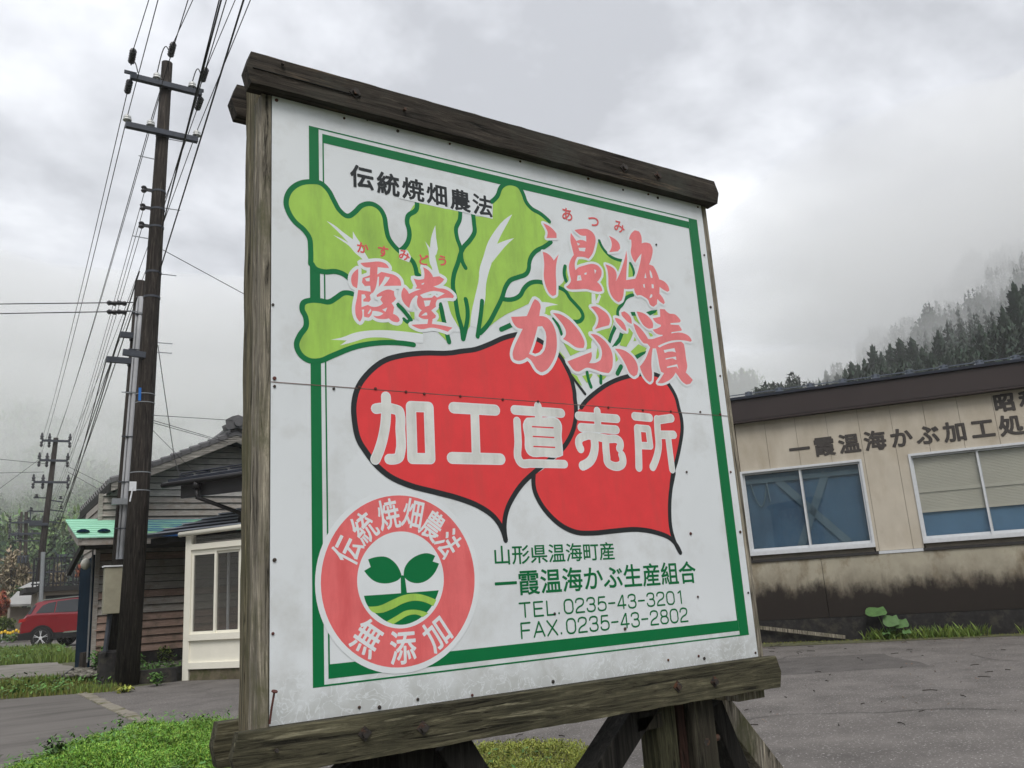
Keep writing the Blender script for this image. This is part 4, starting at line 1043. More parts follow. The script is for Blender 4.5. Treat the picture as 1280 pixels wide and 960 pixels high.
# side wall boards receding
z = .34
while z < 2.75:
    MB().prism([(hx - .028, GY + .02, z - .012), (hx - .028, GY + HD, z - .012), (hx - .006, GY + HD, z + .122), (hx - .006, GY + .02, z + .122)], (.02, 0, 0)).build('plank', M['plank'], HOUSE); z += .122
MB().box((hx - .035, GY - .04, .2), (hx + .03, GY + .02, 2.9)).build('corner_post', M['plank'], HOUSE)
MB().box((hx, GY + .12, 0), (XR, GY + HD, 2.75)).build('wall', M['darkwood'], HOUSE)
# roof slabs, bargeboard, verge tiles
ex = ev[0]
for sgn in (-1, 1):
    xe = ex if sgn < 0 else 2 * RX - ex
    zz = roofz(xe)
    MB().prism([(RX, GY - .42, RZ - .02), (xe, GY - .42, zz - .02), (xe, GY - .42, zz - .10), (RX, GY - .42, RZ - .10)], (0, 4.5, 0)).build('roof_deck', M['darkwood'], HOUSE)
    MB().prism([(RX, GY - .455, RZ - .03), (xe, GY - .455, zz - .03), (xe, GY - .455, zz - .165), (RX, GY - .455, RZ - .165)], (0, .034, 0)).build('bargeboard', M['barge'], HOUSE)
    n = 13; dxy = (xe - RX) / n
    for i in range(n):
        xa = RX + dxy * i; za = roofz(xa)
        xb = xa + dxy * 1.08; zb = roofz(xb)
        for j in range(2):
            yy = GY - .47 + j * .3
            b = MB(); 
            q0 = np.array((xa, yy, za + .012)); q1 = np.array((xb, yy, zb + .03))
            b.tube([q0 + np.array((0, .07, -.01)), q1 + np.array((0, .07, 0))], .052, 7)
            b.obox(q0 + np.array((0, -.0, -.055)), q1 - q0 - np.array((0, 0, 0.0)), (0, .26, 0), (0, 0, .06))
            b.build('roof_tile', M['tile'], HOUSE)
    b = MB()
    nr = 15
    for r_ in range(nr):
        yy = GY + .12 + r_ * .28
        b.tube([(RX, yy, RZ + .03), (xe, yy, roofz(xe) + .02)], .07, 6)
    b.prism([(RX, GY + .1, RZ + .02), (xe, GY + .1, zz + .01), (xe, GY + .1, zz - .01), (RX, GY + .1, RZ)], (0, 4.1, 0))
    b.build('tile_field', M['tile'], HOUSE)['kind'] = 'stuff'
b = MB(); b.tube([(RX, GY - .46, RZ + .13), (RX, GY + 4.2, RZ + .13)], .085, 8); b.box((RX - .11, GY - .44, RZ), (RX + .11, GY + 4.2, RZ + .09)); b.build('ridge', M['tile'], HOUSE)
# ridge-end ornament
b = MB()
b.prism([(RX - .23, GY - .52, RZ + .02), (RX - .26, GY - .52, RZ + .10), (RX - .19, GY - .52, RZ + .14), (RX - .20, GY - .52, RZ + .22), (RX - .10, GY - .52, RZ + .28), (RX, GY - .52, RZ + .31), (RX + .10, GY - .52, RZ + .28), (RX + .20, GY - .52, RZ + .22), (RX + .19, GY - .52, RZ + .14), (RX + .26, GY - .52, RZ + .10), (RX + .23, GY - .52, RZ + .02), (RX, GY - .52, RZ + .08)], (0, .07, 0))
b.tube([(RX, GY - .57, RZ + .17), (RX, GY - .45, RZ + .17)], .075, 10)
b.tube([(RX - .17, GY - .56, RZ + .07), (RX - .17, GY - .46, RZ + .07)], .045, 8); b.tube([(RX + .17, GY - .56, RZ + .07), (RX + .17, GY - .46, RZ + .07)], .045, 8)
b.build('ridge_end_tile', M['tile'], HOUSE)
# dark eave seen from below, going away on the left
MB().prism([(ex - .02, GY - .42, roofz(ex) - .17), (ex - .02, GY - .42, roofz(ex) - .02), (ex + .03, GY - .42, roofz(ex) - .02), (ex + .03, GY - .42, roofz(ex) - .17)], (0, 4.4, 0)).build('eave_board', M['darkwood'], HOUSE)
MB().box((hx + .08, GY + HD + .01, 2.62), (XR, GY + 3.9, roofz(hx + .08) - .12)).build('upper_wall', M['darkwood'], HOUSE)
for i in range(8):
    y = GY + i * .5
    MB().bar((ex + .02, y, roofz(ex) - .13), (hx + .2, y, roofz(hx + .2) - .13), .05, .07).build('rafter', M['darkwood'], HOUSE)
# lean-to canopy with peeling green and blue metal roof
CY = 14.42
a0, a1 = ony(82, 650, GY), ony(96, 671, CY)
XC = ony(150, 650, GY)[0]
cb, cf = a0[2], a1[2]
MB().raw([(a0[0], GY, cb), (a1[0], CY, cf), (2.35, CY, cf), (2.35, GY, cb), (a0[0], GY, cb - .02), (a1[0], CY, cf - .02), (2.35, CY, cf - .02), (2.35, GY, cb - .02)], [(0, 1, 2, 3), (4, 7, 6, 5), (1, 5, 6, 2), (0, 4, 5, 1)]).build('canopy_roof', M['verdigris'], HOUSE)
MB().raw([(2.352, GY, cb), (2.352, CY, cf), (5.2, CY, cf), (5.2, GY, cb), (2.352, GY, cb - .02), (2.352, CY, cf - .02), (5.2, CY, cf - .02), (5.2, GY, cb - .02)], [(0, 1, 2, 3), (4, 7, 6, 5), (1, 5, 6, 2), (3, 2, 6, 7)]).build('canopy_roof', M['verdigris2'], HOUSE)
b = MB(); 
for i in range(9):
    t = i / 9; yy = GY + (CY - GY) * t; zz = cb + (cf - cb) * t
    b.bar((a0[0] + (a1[0] - a0[0]) * t, yy, zz + .006), (5.2, yy, zz + .006), .012, .012)
b.build('roof_seam', M['verdigris'], HOUSE)['kind'] = 'stuff'
for px in (104, 130):
    p = ony(px, 665, CY + .2); b = MB(); b.lathe((p[0], CY + .22, cf + .085), [(.10, 0), (.085, .03), (.03, .05)], 10); b.build('snow_guard', M['bluepaint'], HOUSE)
b = MB(); b.box((a1[0] + .03, CY + .03, cf - .125), (5.2, CY + .08, cf - .024)); b.build('canopy_beam', M['plank'], HOUSE)
MB().bar((a0[0] + .06, GY, cb - .09), (a1[0] + .05, CY + .03, cf - .09), .05, .10).build('canopy_rafter', M['plank'], HOUSE)
MB().bar((a1[0] + .10, CY + .1, cf - .13), ony(86, 716, GY + .6), .06, .10).build('canopy_strut', M['darkwood'], HOUSE)
MB().box((a1[0] + .1, CY + .1, cf - .14), (5.1, GY - .03, cf - .126)).build('canopy_soffit', M['darkwood'], HOUSE)
# teal board beside the corner and small lamp
MB().prism([(hx - .03, GY + .06, .05), (hx - .03, GY + HD, .05), (hx - .03, GY + HD, 1.80), (hx - .03, GY + .06, 1.92)], (-.03, 0, 0)).build('side_door', M['bluepaint'], HOUSE)
MB().bar((hx - .075, GY + .03, .25), (hx - .075, GY + .03, 2.05), .022, .022, (0, 1, 0)).build('downpipe', M['cond_g'], HOUSE)
p = ony(107, 705, 15.6); b = MB(); b.lathe((p[0], p[1], p[2] - .09), [(.02, 0), (.06, .03), (.08, .09), (.06, .15), (.02, .18)], 10); b.build('lamp', M['cream'], HOUSE, smooth=True)

# ---- white glazed porch
PO = onz(230, 851)
def pp(s, z, d=0.): return PO + EX * s + EN * d + UPZ * z
def pbox(b, s0, s1, z0, z1, d0, d1): return b.obox(pp(s0, z0, d0), EX * (s1 - s0), EN * (d1 - d0), UPZ * (z1 - z0))
PORCH = thing('glazed_porch', 'cream glazed entrance porch with sliding windows beside the wooden house', 'porch', PO)
PW_ = 2.1
for s in (-.04, PW_): pbox(MB(), s, s + .105, 0, 1.99, -.10, 0).build('post', M['cream'], PORCH, bevel=.004)
pbox(MB(), .065, PW_, 1.78, 1.86, -.08, .012).build('rail', M['cream'], PORCH)
pbox(MB(), .065, PW_, .53, .615, -.08, .02).build('rail', M['cream'], PORCH)
pbox(MB(), .065, PW_, .15, .235, -.08, .012).build('rail', M['cream'], PORCH)
pbox(MB(), .065, PW_, .235, .53, -.06, -.025).build('lower_panel', M['cream'], PORCH)
pbox(MB(), .08, PW_, .0, .15, -.10, -.015).build('stone_base', M['stone'], PORCH)
pbox(MB(), .065, PW_, 1.86, 1.965, -.05, -.04).build('pane', M['pglass'], PORCH)
for k, (a, c, d) in enumerate([(.068, .50, -.02), (.46, .90, -.045), (.91, 1.34, -.02), (1.30, PW_ - .005, -.045)]):
    b = MB(); t_ = .035
    pbox(b, a, a + t_, .615, 1.74, d - .025, d); pbox(b, c - t_, c, .615, 1.74, d - .025, d); pbox(b, a + t_, c - t_, 1.705, 1.74, d - .025, d); pbox(b, a + t_, c - t_, .615, .65, d - .025, d)
    W = b.build('window', M['cream'], PORCH)
    pbox(MB(), a + t_, c - t_, .65, 1.705, d - .015, d - .011).build('pane', M['pglass'], W)
pbox(MB(), .065, PW_, 1.74, 1.779, -.08, -.015).build('head_rail', M['cream'], PORCH)
# side wall and inner door, floor
b = MB(); b.obox(pp(-.03, 0, -.1), EX * .05, -EN * 1.1, UPZ * .6); b.build('side_panel', M['cream'], PORCH)
b = MB(); b.obox(pp(-.02, .6, -.1), EX * .01, -EN * 1.1, UPZ * 1.3); b.build('pane', M['pglass'], PORCH)
pbox(MB(), -.05, PW_ + .1, 0, 2.3, -1.35, -1.25).build('inner_wall', M['plank'], PORCH)
pbox(MB(), .66, .80, .10, 1.8, -.34, -.30).build('inner_door', M['cream'], PORCH)
pbox(MB(), .40, .425, .10, 1.8, -.40, -.37).build('inner_frame', M['alu'], PORCH)
pbox(MB(), .765, .785, 1.0, 1.12, -.30, -.285).build('door_lock', M['pipe'], PORCH)
# porch gutter and striped navy roof
b = MB(); b.tube([pp(-.09, 2.01, .07), pp(PW_ + .1, 2.06, .07)], .036, 8); b.build('gutter', M['cream'], PORCH, smooth=True)
r0, r1 = ony(186, 676, 13.4), pp(PW_ + .2, 2.08, .05)
RA = pp(-.85, 2.05, .0); RB = pp(PW_ + .2, 2.08, .0); RC = pp(PW_ + .2, 2.50, -1.3); RD = pp(.1, 2.5, -1.3)
b = MB(); b.raw([RA, RB, RC, RD, RA - UPZ * .03, RB - UPZ * .03, RC - UPZ * .03, RD - UPZ * .03], [(0, 1, 2, 3), (4, 7, 6, 5), (0, 4, 5, 1), (1, 5, 6, 2), (0, 3, 7, 4)]); b.build('porch_roof', M['navy'], PORCH)
M['wetmetal'] = pm('pale_wet_metal', lin(150, 156, 168), var=.12, rough=.25, bump=.02, spec=.7)
for i in range(6):
    t = i / 6 + .02
    p, q_ = RA + (RD - RA) * t, RB + (RC - RB) * t
    MB().bar(p + UPZ * .014, q_ + UPZ * .014, .055, .02).build('roof_batten', M['wetmetal'], PORCH)
pbox(MB(), -.80, PW_ + .1, 1.93, 2.015, -.5, -.12).build('eave_box', M['darkwood'], PORCH)

# ---- entrance wing with its own eave, above and behind the porch
M['wingwall'] = pm('grey_clapboard', (.22, .205, .185), var=.15, scale=3, rough=.8, bump=.1)
WING = thing('entrance_wing', 'dark roofed wing with brown gutter and downpipe above the porch', 'house', pp(1.5, 0, -1.6))
b = MB(); b.obox(pp(.95, 0, -1.4), EX * 2.3, -EN * 3, UPZ * 2.75); b.build('wall', M['wingwall'], WING)
for k in range(12): MB().obox(pp(.96, .25 + k * .2, -1.392), EX * 2.28, EN * .022, UPZ * .185).build('siding_board', M['wingwall'], WING)
pbox(MB(), .86, .97, 1.9, 2.7, -.35, -.25).build('corner_post', M['stone'], WING)
Ea = pp(-.10, 2.80, .30); 
b = MB(); P = [pp(-.12, 2.79, .30), pp(3.5, 2.84, .30), pp(3.5, 3.33, -1.8), pp(.5, 3.2, -1.8)]
b.raw(P + [p - UPZ * .04 for p in P], [(0, 1, 2, 3), (4, 7, 6, 5), (0, 4, 5, 1), (0, 3, 7, 4), (1, 5, 6, 2)]); b.build('roof', M['navy'], WING)
for i in range(12):
    p = P[0] + (P[1] - P[0]) * (i + .4) / 12 - EN * .12 + UPZ * .045
    MB().obox(p - EX * .03, EX * .22, -EN * .05, UPZ * .02).build('snow_guard', M['navy'], WING)
MB().tube([P[0] + UPZ * .11 - EN * .25, P[1] + UPZ * .11 - EN * .25], .012, 5).build('snow_rail', M['navy'], WING)
b = MB(); b.tube([pp(-.16, 2.70, .36), pp(3.5, 2.745, .36)], .04, 8); b.build('gutter', M['pipe'], WING, smooth=True)
b = MB(); b.obox(pp(.10, 2.50, .24), EX * 3.3, EN * .04, UPZ * .22); b.build('fascia', M['pipe'], WING)
b = MB(); b.obox(pp(-.10, 2.74, -1.0), EX * 3.5, EN * 1.24, UPZ * .02); b.build('soffit', M['darkwood'], WING)
d0 = pp(.44, 2.70, .34)
b = MB(); b.tube([d0, d0 - UPZ * .10], .055, 8); b.tube([d0 - UPZ * .1, d0 - UPZ * .22, pp(.83, 2.25, -.1), pp(.83, 2.08, -.1)], .03, 8)
b.build('downpipe', M['pipe'], WING, smooth=True)
# ---------------------------------------------------------------- utility poles
M['creo'] = wood('creosoted_pole', (.040, .034, .030), dark=.5, axis=2, scale=.7, light=(.085, .07, .055), bd=.003)
M['pole_top'] = wood('bleached_pole', (.085, .073, .055), dark=.5, axis=2, scale=.7, bd=.003)
M['galv'] = pm('galvanised_steel', lin(150, 154, 158), var=.15, scale=20, rough=.45, metal=.5, bump=.03)
M['armst'] = pm('dark_arm_steel', lin(70, 74, 82), var=.15, scale=20, rough=.5, metal=.4, bump=.03)
M['porc'] = pm('porcelain', lin(205, 208, 208), var=.08, scale=30, rough=.25, bump=0)
M['porcd'] = pm('dark_porcelain', lin(60, 60, 64), var=.1, scale=30, rough=.3, bump=0)
M['cond'] = pm('grey_conduit', lin(176, 178, 182), var=.08, scale=8, rough=.4, bump=0)
M['beige'] = pm('beige_box', lin(150, 146, 128), var=.12, scale=8, rough=.5, bump=.05)
M['cable'] = pm('black_cable', (.02, .02, .022), bump=0, rough=.5)
M['sblue'] = pm('blue_plate', lin(40, 110, 190), bump=0)
M['wplate'] = pm('white_plate', lin(215, 218, 222), bump=0)
MAINP = thing('utility_pole', 'tall tapering creosoted utility pole with two crossarms, nearest of all the poles', 'utility pole', onz(158, 857), 'utility poles with crossarms')
mb_, mt_ = onz(158, 857), ony(209, 79, 12.95)
mp_ = lambda t: mb_ + (mt_ - mb_) * t
def tz(z): return mp_((z - mb_[2]) / (mt_[2] - mb_[2]))
b = MB(); b.tube([mb_ - UPZ * .05, mp_(.35), mp_(.7), mt_], [.160, .138, .106, .084], 20); b.build('pole', M['creo'], MAINP, smooth=True)
def insul(base, sz=.075, up=(0, 0, 1), mt='porc', par=None, nm='insulator'):
    b = MB(); s = sz
    b.lathe(base, [(s * .25, 0), (s * .25, s * .5), (s * .95, s * .55), (s * .9, s * .9), (s * .55, s * 1.0), (s * .85, s * 1.1), (s * .8, s * 1.5), (s * .45, s * 1.6), (s * .4, s * 1.9), (s * .2, s * 1.95)], 10, 0, up)
    return b.build(nm, M[mt], par or MAINP, smooth=False)
def arm(p, q_, w_=.085, par=None):
    return MB().bar(p, q_, w_, w_).build('crossarm', M['armst'], par or MAINP)
yA = 12.85
A0, A1 = ony(163, 93, yA), ony(252, 119.5, yA)
A1[2] = A0[2] = (A0[2] + A1[2]) / 2
arm(A0, A1)
B0, B1 = ony(157, 154, yA), ony(247, 177, yA)
B0[2] = B1[2] = (B0[2] + B1[2]) / 2
arm(B0, B1)
WS = []   # wire starts
lp = lambda a, c, t: a + (c - a) * t
i1 = lp(A0, A1, .36); insul(i1 + UPZ * .04, .07); i2 = lp(A0, A1, .86); insul(i2 + UPZ * .04, .07)
for t in (.02, .52 * 0 + .335, .985): insul(lp(B0, B1, t) + UPZ * .04, .07)
def strain(p, d, ln=.42, n=5, par=None):
    """a string of strain discs leading from the arm into the wire"""
    d = np.array(d, float); d /= np.linalg.norm(d); b = MB()
    prof = [(.012, 0), (.012, .05)]
    for k in range(n): z = .06 + (ln - .1) * k / n; prof += [(.02, z), (.055, z + .01), (.05, z + .035), (.02, z + .045)]
    prof += [(.012, ln)]
    b.lathe(p, prof, 8, 0, d); b.build('strain_insulator', M['porcd'], par or MAINP); return p + d * ln
S_top = mt_ + np.array([.02, -.12, -.1])
def yoke(p):
    b = MB(); b.bar(p + np.array([-.09, 0, .0]), p + np.array([.09, 0, 0]), .03, .05); b.bar(p + UPZ * -.12, p + UPZ * .32, .035, .035); b.build('bracket', M['armst'], MAINP)
yoke(A0 + UPZ * .06); yoke(A1 + UPZ * .06 - np.array([.06, 0, 0]))
BW = np.array([-.05, -1, .03]); FWD = np.array([.03, 1, -.02])
w_a = strain(A0 + UPZ * .22, BW); w_a2 = strain(A0 + UPZ * -.06, FWD)
w_b = strain(S_top + UPZ * .14, BW); w_b2 = strain(S_top + np.array([0, .25, .05]), FWD)
w_c = strain(A1 + UPZ * .22, BW); w_c2 = strain(A1 + UPZ * -.06, FWD)
def loop(p, q_, h, r=.009):
    pts = [p + (q_ - p) * t + UPZ * h * math.sin(math.pi * t) for t in np.linspace(0, 1, 10)]
    MB().tube(pts, r, 5).build('jumper', M['cable'], MAINP)
loop(i1 + UPZ * .17, S_top + UPZ * .2, .30); loop(i2 + UPZ * .17, A1 + UPZ * .28, .22); loop(A0 + UPZ * .2, lp(A0, A1, .1) + UPZ * .1, .12)
# bands, steps, brackets
def band(z, w_=.05, mt='galv', rr=None, par=None, fn=None, rad=None):
    p = (fn or tz)(z); t = z / mt_[2]; r = rad if rad else float(np.interp(t, [0, .35, .7, 1], [.160, .138, .106, .084]))
    b = MB(); b.tube([p - UPZ * w_ / 2, p + UPZ * w_ / 2], r + .006, 18); return b.build('band', M[mt], par or MAINP)
for z in (A0[2], B0[2], 7.35, 7.05, 6.75, 6.0, 5.6): band(z, .03, 'armst')
for k, z in enumerate((8.3, 7.9, 7.1, 6.55, 6.0, 5.35, 4.75, 4.1, 4.9)):
    p = tz(z); sd_ = 1 if k % 2 == 0 else -1
    MB().tube([p, p + np.array([.33 * sd_, -.02, 0])], .008, 5).build('step_bolt', M['galv'], MAINP)
for z in (7.35, 7.05, 6.75):
    p = tz(z) + np.array([-.22, -.02, 0])
    b = MB(); b.lathe(p - UPZ * .05, [(.03, 0), (.045, .02), (.03, .05), (.045, .08), (.03, .10)], 8); b.bar(p, p + np.array([.12, 0, 0]), .02, .05); b.build('spool_insulator', M['porcd'], MAINP)
c0 = tz(4.66); 
MB().bar(c0 + np.array([-.36, -.1, .02]), c0 + np.array([-.05, -.1, .0]), .06, .09).build('side_arm', M['armst'], MAINP)
b = MB(); b.tube([c0 - UPZ * .04, c0 + UPZ * .04], .118, 16); b.build('band', M['galv'], MAINP)
p = ony(175, 493, 12.75); MB().obox(p - np.array([.02, 0, .09]), (.035, 0, 0), (0, .01, 0), (0, 0, .19)).build('number_plate', M['sblue'], MAINP)
for z in (p[2] - .06, p[2] + .07): band(z, .010)
p = ony(166, 609, 12.7); MB().obox(p - np.array([.045, 0, .05]), (.09, 0, 0), (0, .01, 0), (0, 0, .13)).build('white_tag', M['wplate'], MAINP)
MB().tube([p, p - UPZ * .2 - np.array([.03, 0, 0])], .01, 5).build('tag_bracket', M['wplate'], MAINP)
for z in (2.92, 2.66): band(z, .012)

# ---- slimmer pole just behind it with conduits and a meter box
Y2 = 14.0
q0 = ony(137, 843, Y2); q0[2] = 0; q1 = ony(176, 352, Y2)
STUB = thing('stub_pole', 'slim dark pole with pale conduits and a beige cabinet, just left of the tall pole', 'utility pole', q0)
def t2_(z): return q0 + (q1 - q0) * (z / q1[2])
b = MB(); b.tube([q0, q1], [.105, .085], 14); b.build('pole', M['creo'], STUB, smooth=True)
b = MB(); b.lathe(q0, [(.17, 0), (.165, .42), (.12, .46)], 12); b.build('foot', M['grime'], STUB)
for k, dx_ in enumerate((-.055, .0, .045)):
    pts = [t2_(z) + np.array([dx_ + .01, -.125, 0]) for z in (1.75, 3, 4.2, 5.2, 5.9)]
    b = MB(); b.tube(pts, (.016, .036, .020)[k], 8); b.build('conduit', M['cond'], STUB, smooth=True)
for z in (2.2, 2.9, 3.6, 4.3, 5.0, 5.6):
    p = t2_(z) + np.array([.02, -.15, 0]); MB().bar(p - np.array([.14, 0, 0]), p + np.array([.14, 0, 0]), .03, .015).build('strap', M['armst'], STUB)
p = ony(141.5, 738, Y2 - .25); MB().box((p[0] - .13, Y2 - .33, p[2] - .33), (p[0] + .12, Y2 - .15, p[2] + .33)).build('meter_cabinet', M['beige'], STUB, bevel=.01)
b = MB(); b.box((p[0] - .15, Y2 - .35, p[2] + .335), (p[0] + .14, Y2 - .13, p[2] + .355)); b.build('cabinet_lid', M['wplate'], STUB)
MB().tube([(p[0] - .02, Y2 - .2, p[2] - .33), (p[0] - .06, Y2 - .2, .45)], .035, 7).build('conduit', M['armst'], STUB)
for py0, z_ in ((418, None), (449, None)):
    p = ony(150 if py0 == 418 else 133, py0, Y2 - .1); q_ = t2_(p[2])
    MB().bar(p, q_ + np.array([.15, -.1, 0]), .06, .09).build('side_arm', M['armst'], STUB)
    b = MB(); b.tube([q_ - UPZ * .05, q_ + UPZ * .05], .105, 12); b.build('band', M['armst'], STUB)
p = ony(160, 627, Y2 - .2); MB().bar(p - np.array([.22, 0, 0]), p + np.array([.12, 0, 0]), .09, .09).build('clamp', M['galv'], STUB)

# ---- distant poles
FY = 50.
def farpole(xt, yt, xb, Y, hbase, label, arms, r=.17, extra=True, group='utility poles with crossarms', armhalf=1.2):
    tp = ony(xt, yt, Y); bt = ony(xb, 720, Y); sl = (tp[0] - bt[0]) / (tp[2] - bt[2])
    bs_ = np.array([tp[0] - sl * (tp[2] - hbase), Y, hbase])
    T = thing('utility_pole', label, 'utility pole', bs_, group)
    b = MB(); b.tube([bs_, tp], [r, r * .6], 10); b.build('pole', M['creo'], T, smooth=True)
    f = lambda z: bs_ + (tp - bs_) * ((z - hbase) / (tp[2] - hbase))
    ends = []
    for z, ha in arms:
        c = f(z); l_, r_ = c - np.array([ha, .2, 0]), c + np.array([ha, -.2, 0])
        MB().bar(l_, r_, .11, .11).build('crossarm', M['armst'], T)
        for q_ in (l_, r_, c - np.array([ha * .45, .1, 0])):
            b = MB(); b.lathe(q_ + UPZ * .05, [(.05, 0), (.10, .04), (.06, .10), (.10, .16), (.06, .22), (.04, .36)], 7); b.build('insulator', M['porcd'], T)
            b = MB(); b.lathe(q_ - UPZ * .05, [(.05, 0), (.09, .06), (.05, .12), (.09, .2), (.03, .3)], 7, 0, (0, .1, -1)); b.build('insulator', M['porcd'], T)
        ends += [l_, r_]
    return T, f, ends
FP, ff, fe = farpole(70, 547.5, 49, FY, 0, 'tall distant pole with three crossarms and transformer in the misty valley', [(10.1, .66 * 1.0), (9.05, .66), (7.9, .8)][:3], .20)
for z, sgn, ln in ((7.1, -1, .7), (6.4, -1, .9), (5.9, -1, 1.0), (7.0, 1, .7), (6.5, 1, .8), (5.9, 1, .7), (4.9, -1, 1.3)):
    c = ff(z); MB().bar(c, c + np.array([sgn * ln, 0, -.12 if sgn > 0 else .02]), .06, .06).build('bracket', M['armst'], FP)
    b = MB(); b.lathe(c + np.array([sgn * ln * .8, 0, .03]), [(.05, 0), (.10, .04), (.05, .1), (.08, .16)], 7); b.build('insulator', M['porcd'], FP)
c = ff(5.75); MB().box((c[0] - .75, c[1] - .25, c[2] - .1), (c[0] + .1, c[1] + .2, c[2] + .04)).build('platform', M['armst'], FP)
MB().bar(c + np.array([-.72, 0, .9]), c + np.array([-.7, 0, 0]), .05, .05).build('bracket', M['armst'], FP)
for dx_ in (-1.0, .75):
    c = ff(3.95); b = MB()
    for k in range(3): b.lathe(c + np.array([dx_ + k * .16, 0, -.15]), [(.07, 0), (.07, .3), (.03, .34)], 8)
    b.bar(c + np.array([dx_ - .1, 0, .2]), c + np.array([dx_ + .45, 0, .2]), .06, .06); b.build('transformer', M['armst'], FP)
c = ff(3.3); MB().bar(c - np.array([.5, 0, 0]), c + np.array([1.2, 0, 0]), .08, .06).build('crossarm', M['armst'], FP)
MB().tube([ff(.5) + np.array([.14, -.2, 0]), ff(2.6) + np.array([.14, -.2, 0])], .06, 6).build('conduit', M['cond'], FP)
FP2, ff2, fe2 = farpole(33, 640, 31, 62, 0, 'short distant pole with a leaning strut at the left edge', [(7.0, .9), (6.3, .9)], .17)
c = ff2(5.2); MB().tube([c, c + np.array([1.3, 0, -5.2])], .10, 7).build('strut', M['creo'], FP2)
farpole(27, 640, 24, 90, 0, 'faint slim pole farthest off in the valley mist', [(8.6, .9)], .17)

# ---- wires
WG = 'power lines along the road'
def wire(pts, r, label, cat='power line', group=WG, name='power_cable', sag=0., n=14):
    P = []
    for a, c in zip(pts[:-1], pts[1:]):
        a, c = np.array(a, float), np.array(c, float); L_ = np.linalg.norm(c - a)
        for k in range(n): t = k / n; P.append(a + (c - a) * t - UPZ * sag * L_ * 4 * t * (1 - t))
    P.append(np.array(pts[-1], float))
    b = MB().tube(P, r, 4)
    o = b.build(name, M['cable'], None, loc=P[0])
    props(o, label, cat, group); return o
def overhead(p, pxtop, dz=.10):
    """carry the wire from p back over the camera so that it leaves the picture where the photograph shows it"""
    q_ = onz(pxtop, 0, p[2] + dz); d = (q_ - p); q2 = p + d * (24 / np.linalg.norm(d[:2])); return [p, q2]
def off(p, dz=-.0): return np.array(p) + UPZ * dz
ends = {'w1': (w_a, 186), 'w2': (lp(B0, B1, .02) + UPZ * .16, 197.5), 'w3': (w_b, 241), 'w4': (lp(B0, B1, .335) + UPZ * .16, 235), 'w5': (w_c, 294), 'w6': (lp(B0, B1, .985) + UPZ * .16, 313)}
nm = ['leftmost overhead wire from the left end of the upper crossarm', 'overhead wire from the lower crossarm left end with a splice sleeve', 'overhead wire leaving the very top of the tall pole', 'overhead wire from the inner left insulator of the lower crossarm', 'overhead wire from the right end of the upper crossarm', 'rightmost overhead wire from the lower crossarm end']
for (k, (p, x)), l_ in zip(ends.items(), nm):
    wire(overhead(p, x), .0065, l_)
tf = [(w_a2, fe[0]), (w_b2, ff(10.25)), (w_c2, fe[1]), (lp(B0, B1, .02) + UPZ * .16, fe[2]), (lp(B0, B1, .335) + UPZ * .16, (fe[2] + fe[3]) / 2 - np.array([.2, 0, -.1])), (lp(B0, B1, .985) + UPZ * .16, fe[3])]
nm = ['wire running from the upper crossarm left end down to the distant pole', 'wire running from the pole top down to the distant pole', 'wire running from the upper crossarm right end to the distant pole', 'wire from the lower crossarm left end to the distant pole', 'wire from the lower crossarm inner insulator to the distant pole', 'wire from the lower crossarm right end to the distant pole']
for (a, c), l_ in zip(tf, nm): wire([a, c], .007, l_, sag=.012)
# cable bundle low on the tall pole and its overhead run
k_ = 0
for z, x, r, l_ in ((6.75, 274, .007, 'thick telephone cable left of the overhead bundle'), (6.75, 276.5, .009, 'thickest black telephone cable of the overhead bundle'), (7.05, 283, .006, 'thin cable on the right side of the overhead bundle'), (6.0, 304.5, .009, 'kinked thick cable sweeping overhead beside the bundle')):
    p = tz(z) + np.array([.07, -.09, 0]); wire(overhead(p, x, .3), r, l_, 'cable', 'telephone cables on the tall pole', 'telephone_cable')
for z, tzf, r, l_ in ((7.35, 7.1, .005, 'thin service wire from the top spool to the valley'), (7.05, 6.7, .005, 'thin service wire from the middle spool to the valley'), (6.75, 6.4, .005, 'thin service wire from the lowest spool to the valley'), (6.0, 5.3, .010, 'thick telephone cable sagging from the tall pole to the valley'), (5.6, 5.0, .009, 'lower telephone cable falling to the distant pole')):
    p = tz(z) + np.array([-.20, 0, 0]); wire([p, ff(tzf) + np.array([.15, -.2, 0])], r, l_, 'cable', 'telephone cables on the tall pole', 'telephone_cable', sag=.014)
pa = ony(150, 418, Y2 - .1); pb = ony(133, 449, Y2 - .1)
wire([pa, ff(4.9) + np.array([.3, -.2, 0])], .010, 'cable from the upper side arm of the slim pole', 'cable', 'telephone cables on the tall pole', 'telephone_cable', sag=.014)
wire([pb, ff(4.6) + np.array([.3, -.2, 0])], .009, 'cable hung from the lower side arm of the slim pole', 'cable', 'telephone cables on the tall pole', 'telephone_cable', sag=.014)
for py0, z_, l_ in ((380, 378, 'upper cable crossing to the left edge of the picture'), (392, 389, 'lower cable crossing to the left edge of the picture')):
    p = ony(172, z_, Y2 - .1); q_ = ony(0, py0, 16.); d = q_ - p
    wire([p, q_, p + d * 4], .009, l_, 'cable', 'cables crossing to the left', 'telephone_cable')
    for xx in (140, 152):
        s_ = ony(xx, z_ + (py0 - z_) * .2 + .5, Y2 + .3); b = MB(); b.lathe(s_, [(.015, -.08), (.045, -.05), (.03, 0), (.045, .05), (.015, .08)], 7, 0, (1, 0, 0)); o = b.build('tension_insulator', M['porcd'], STUB)
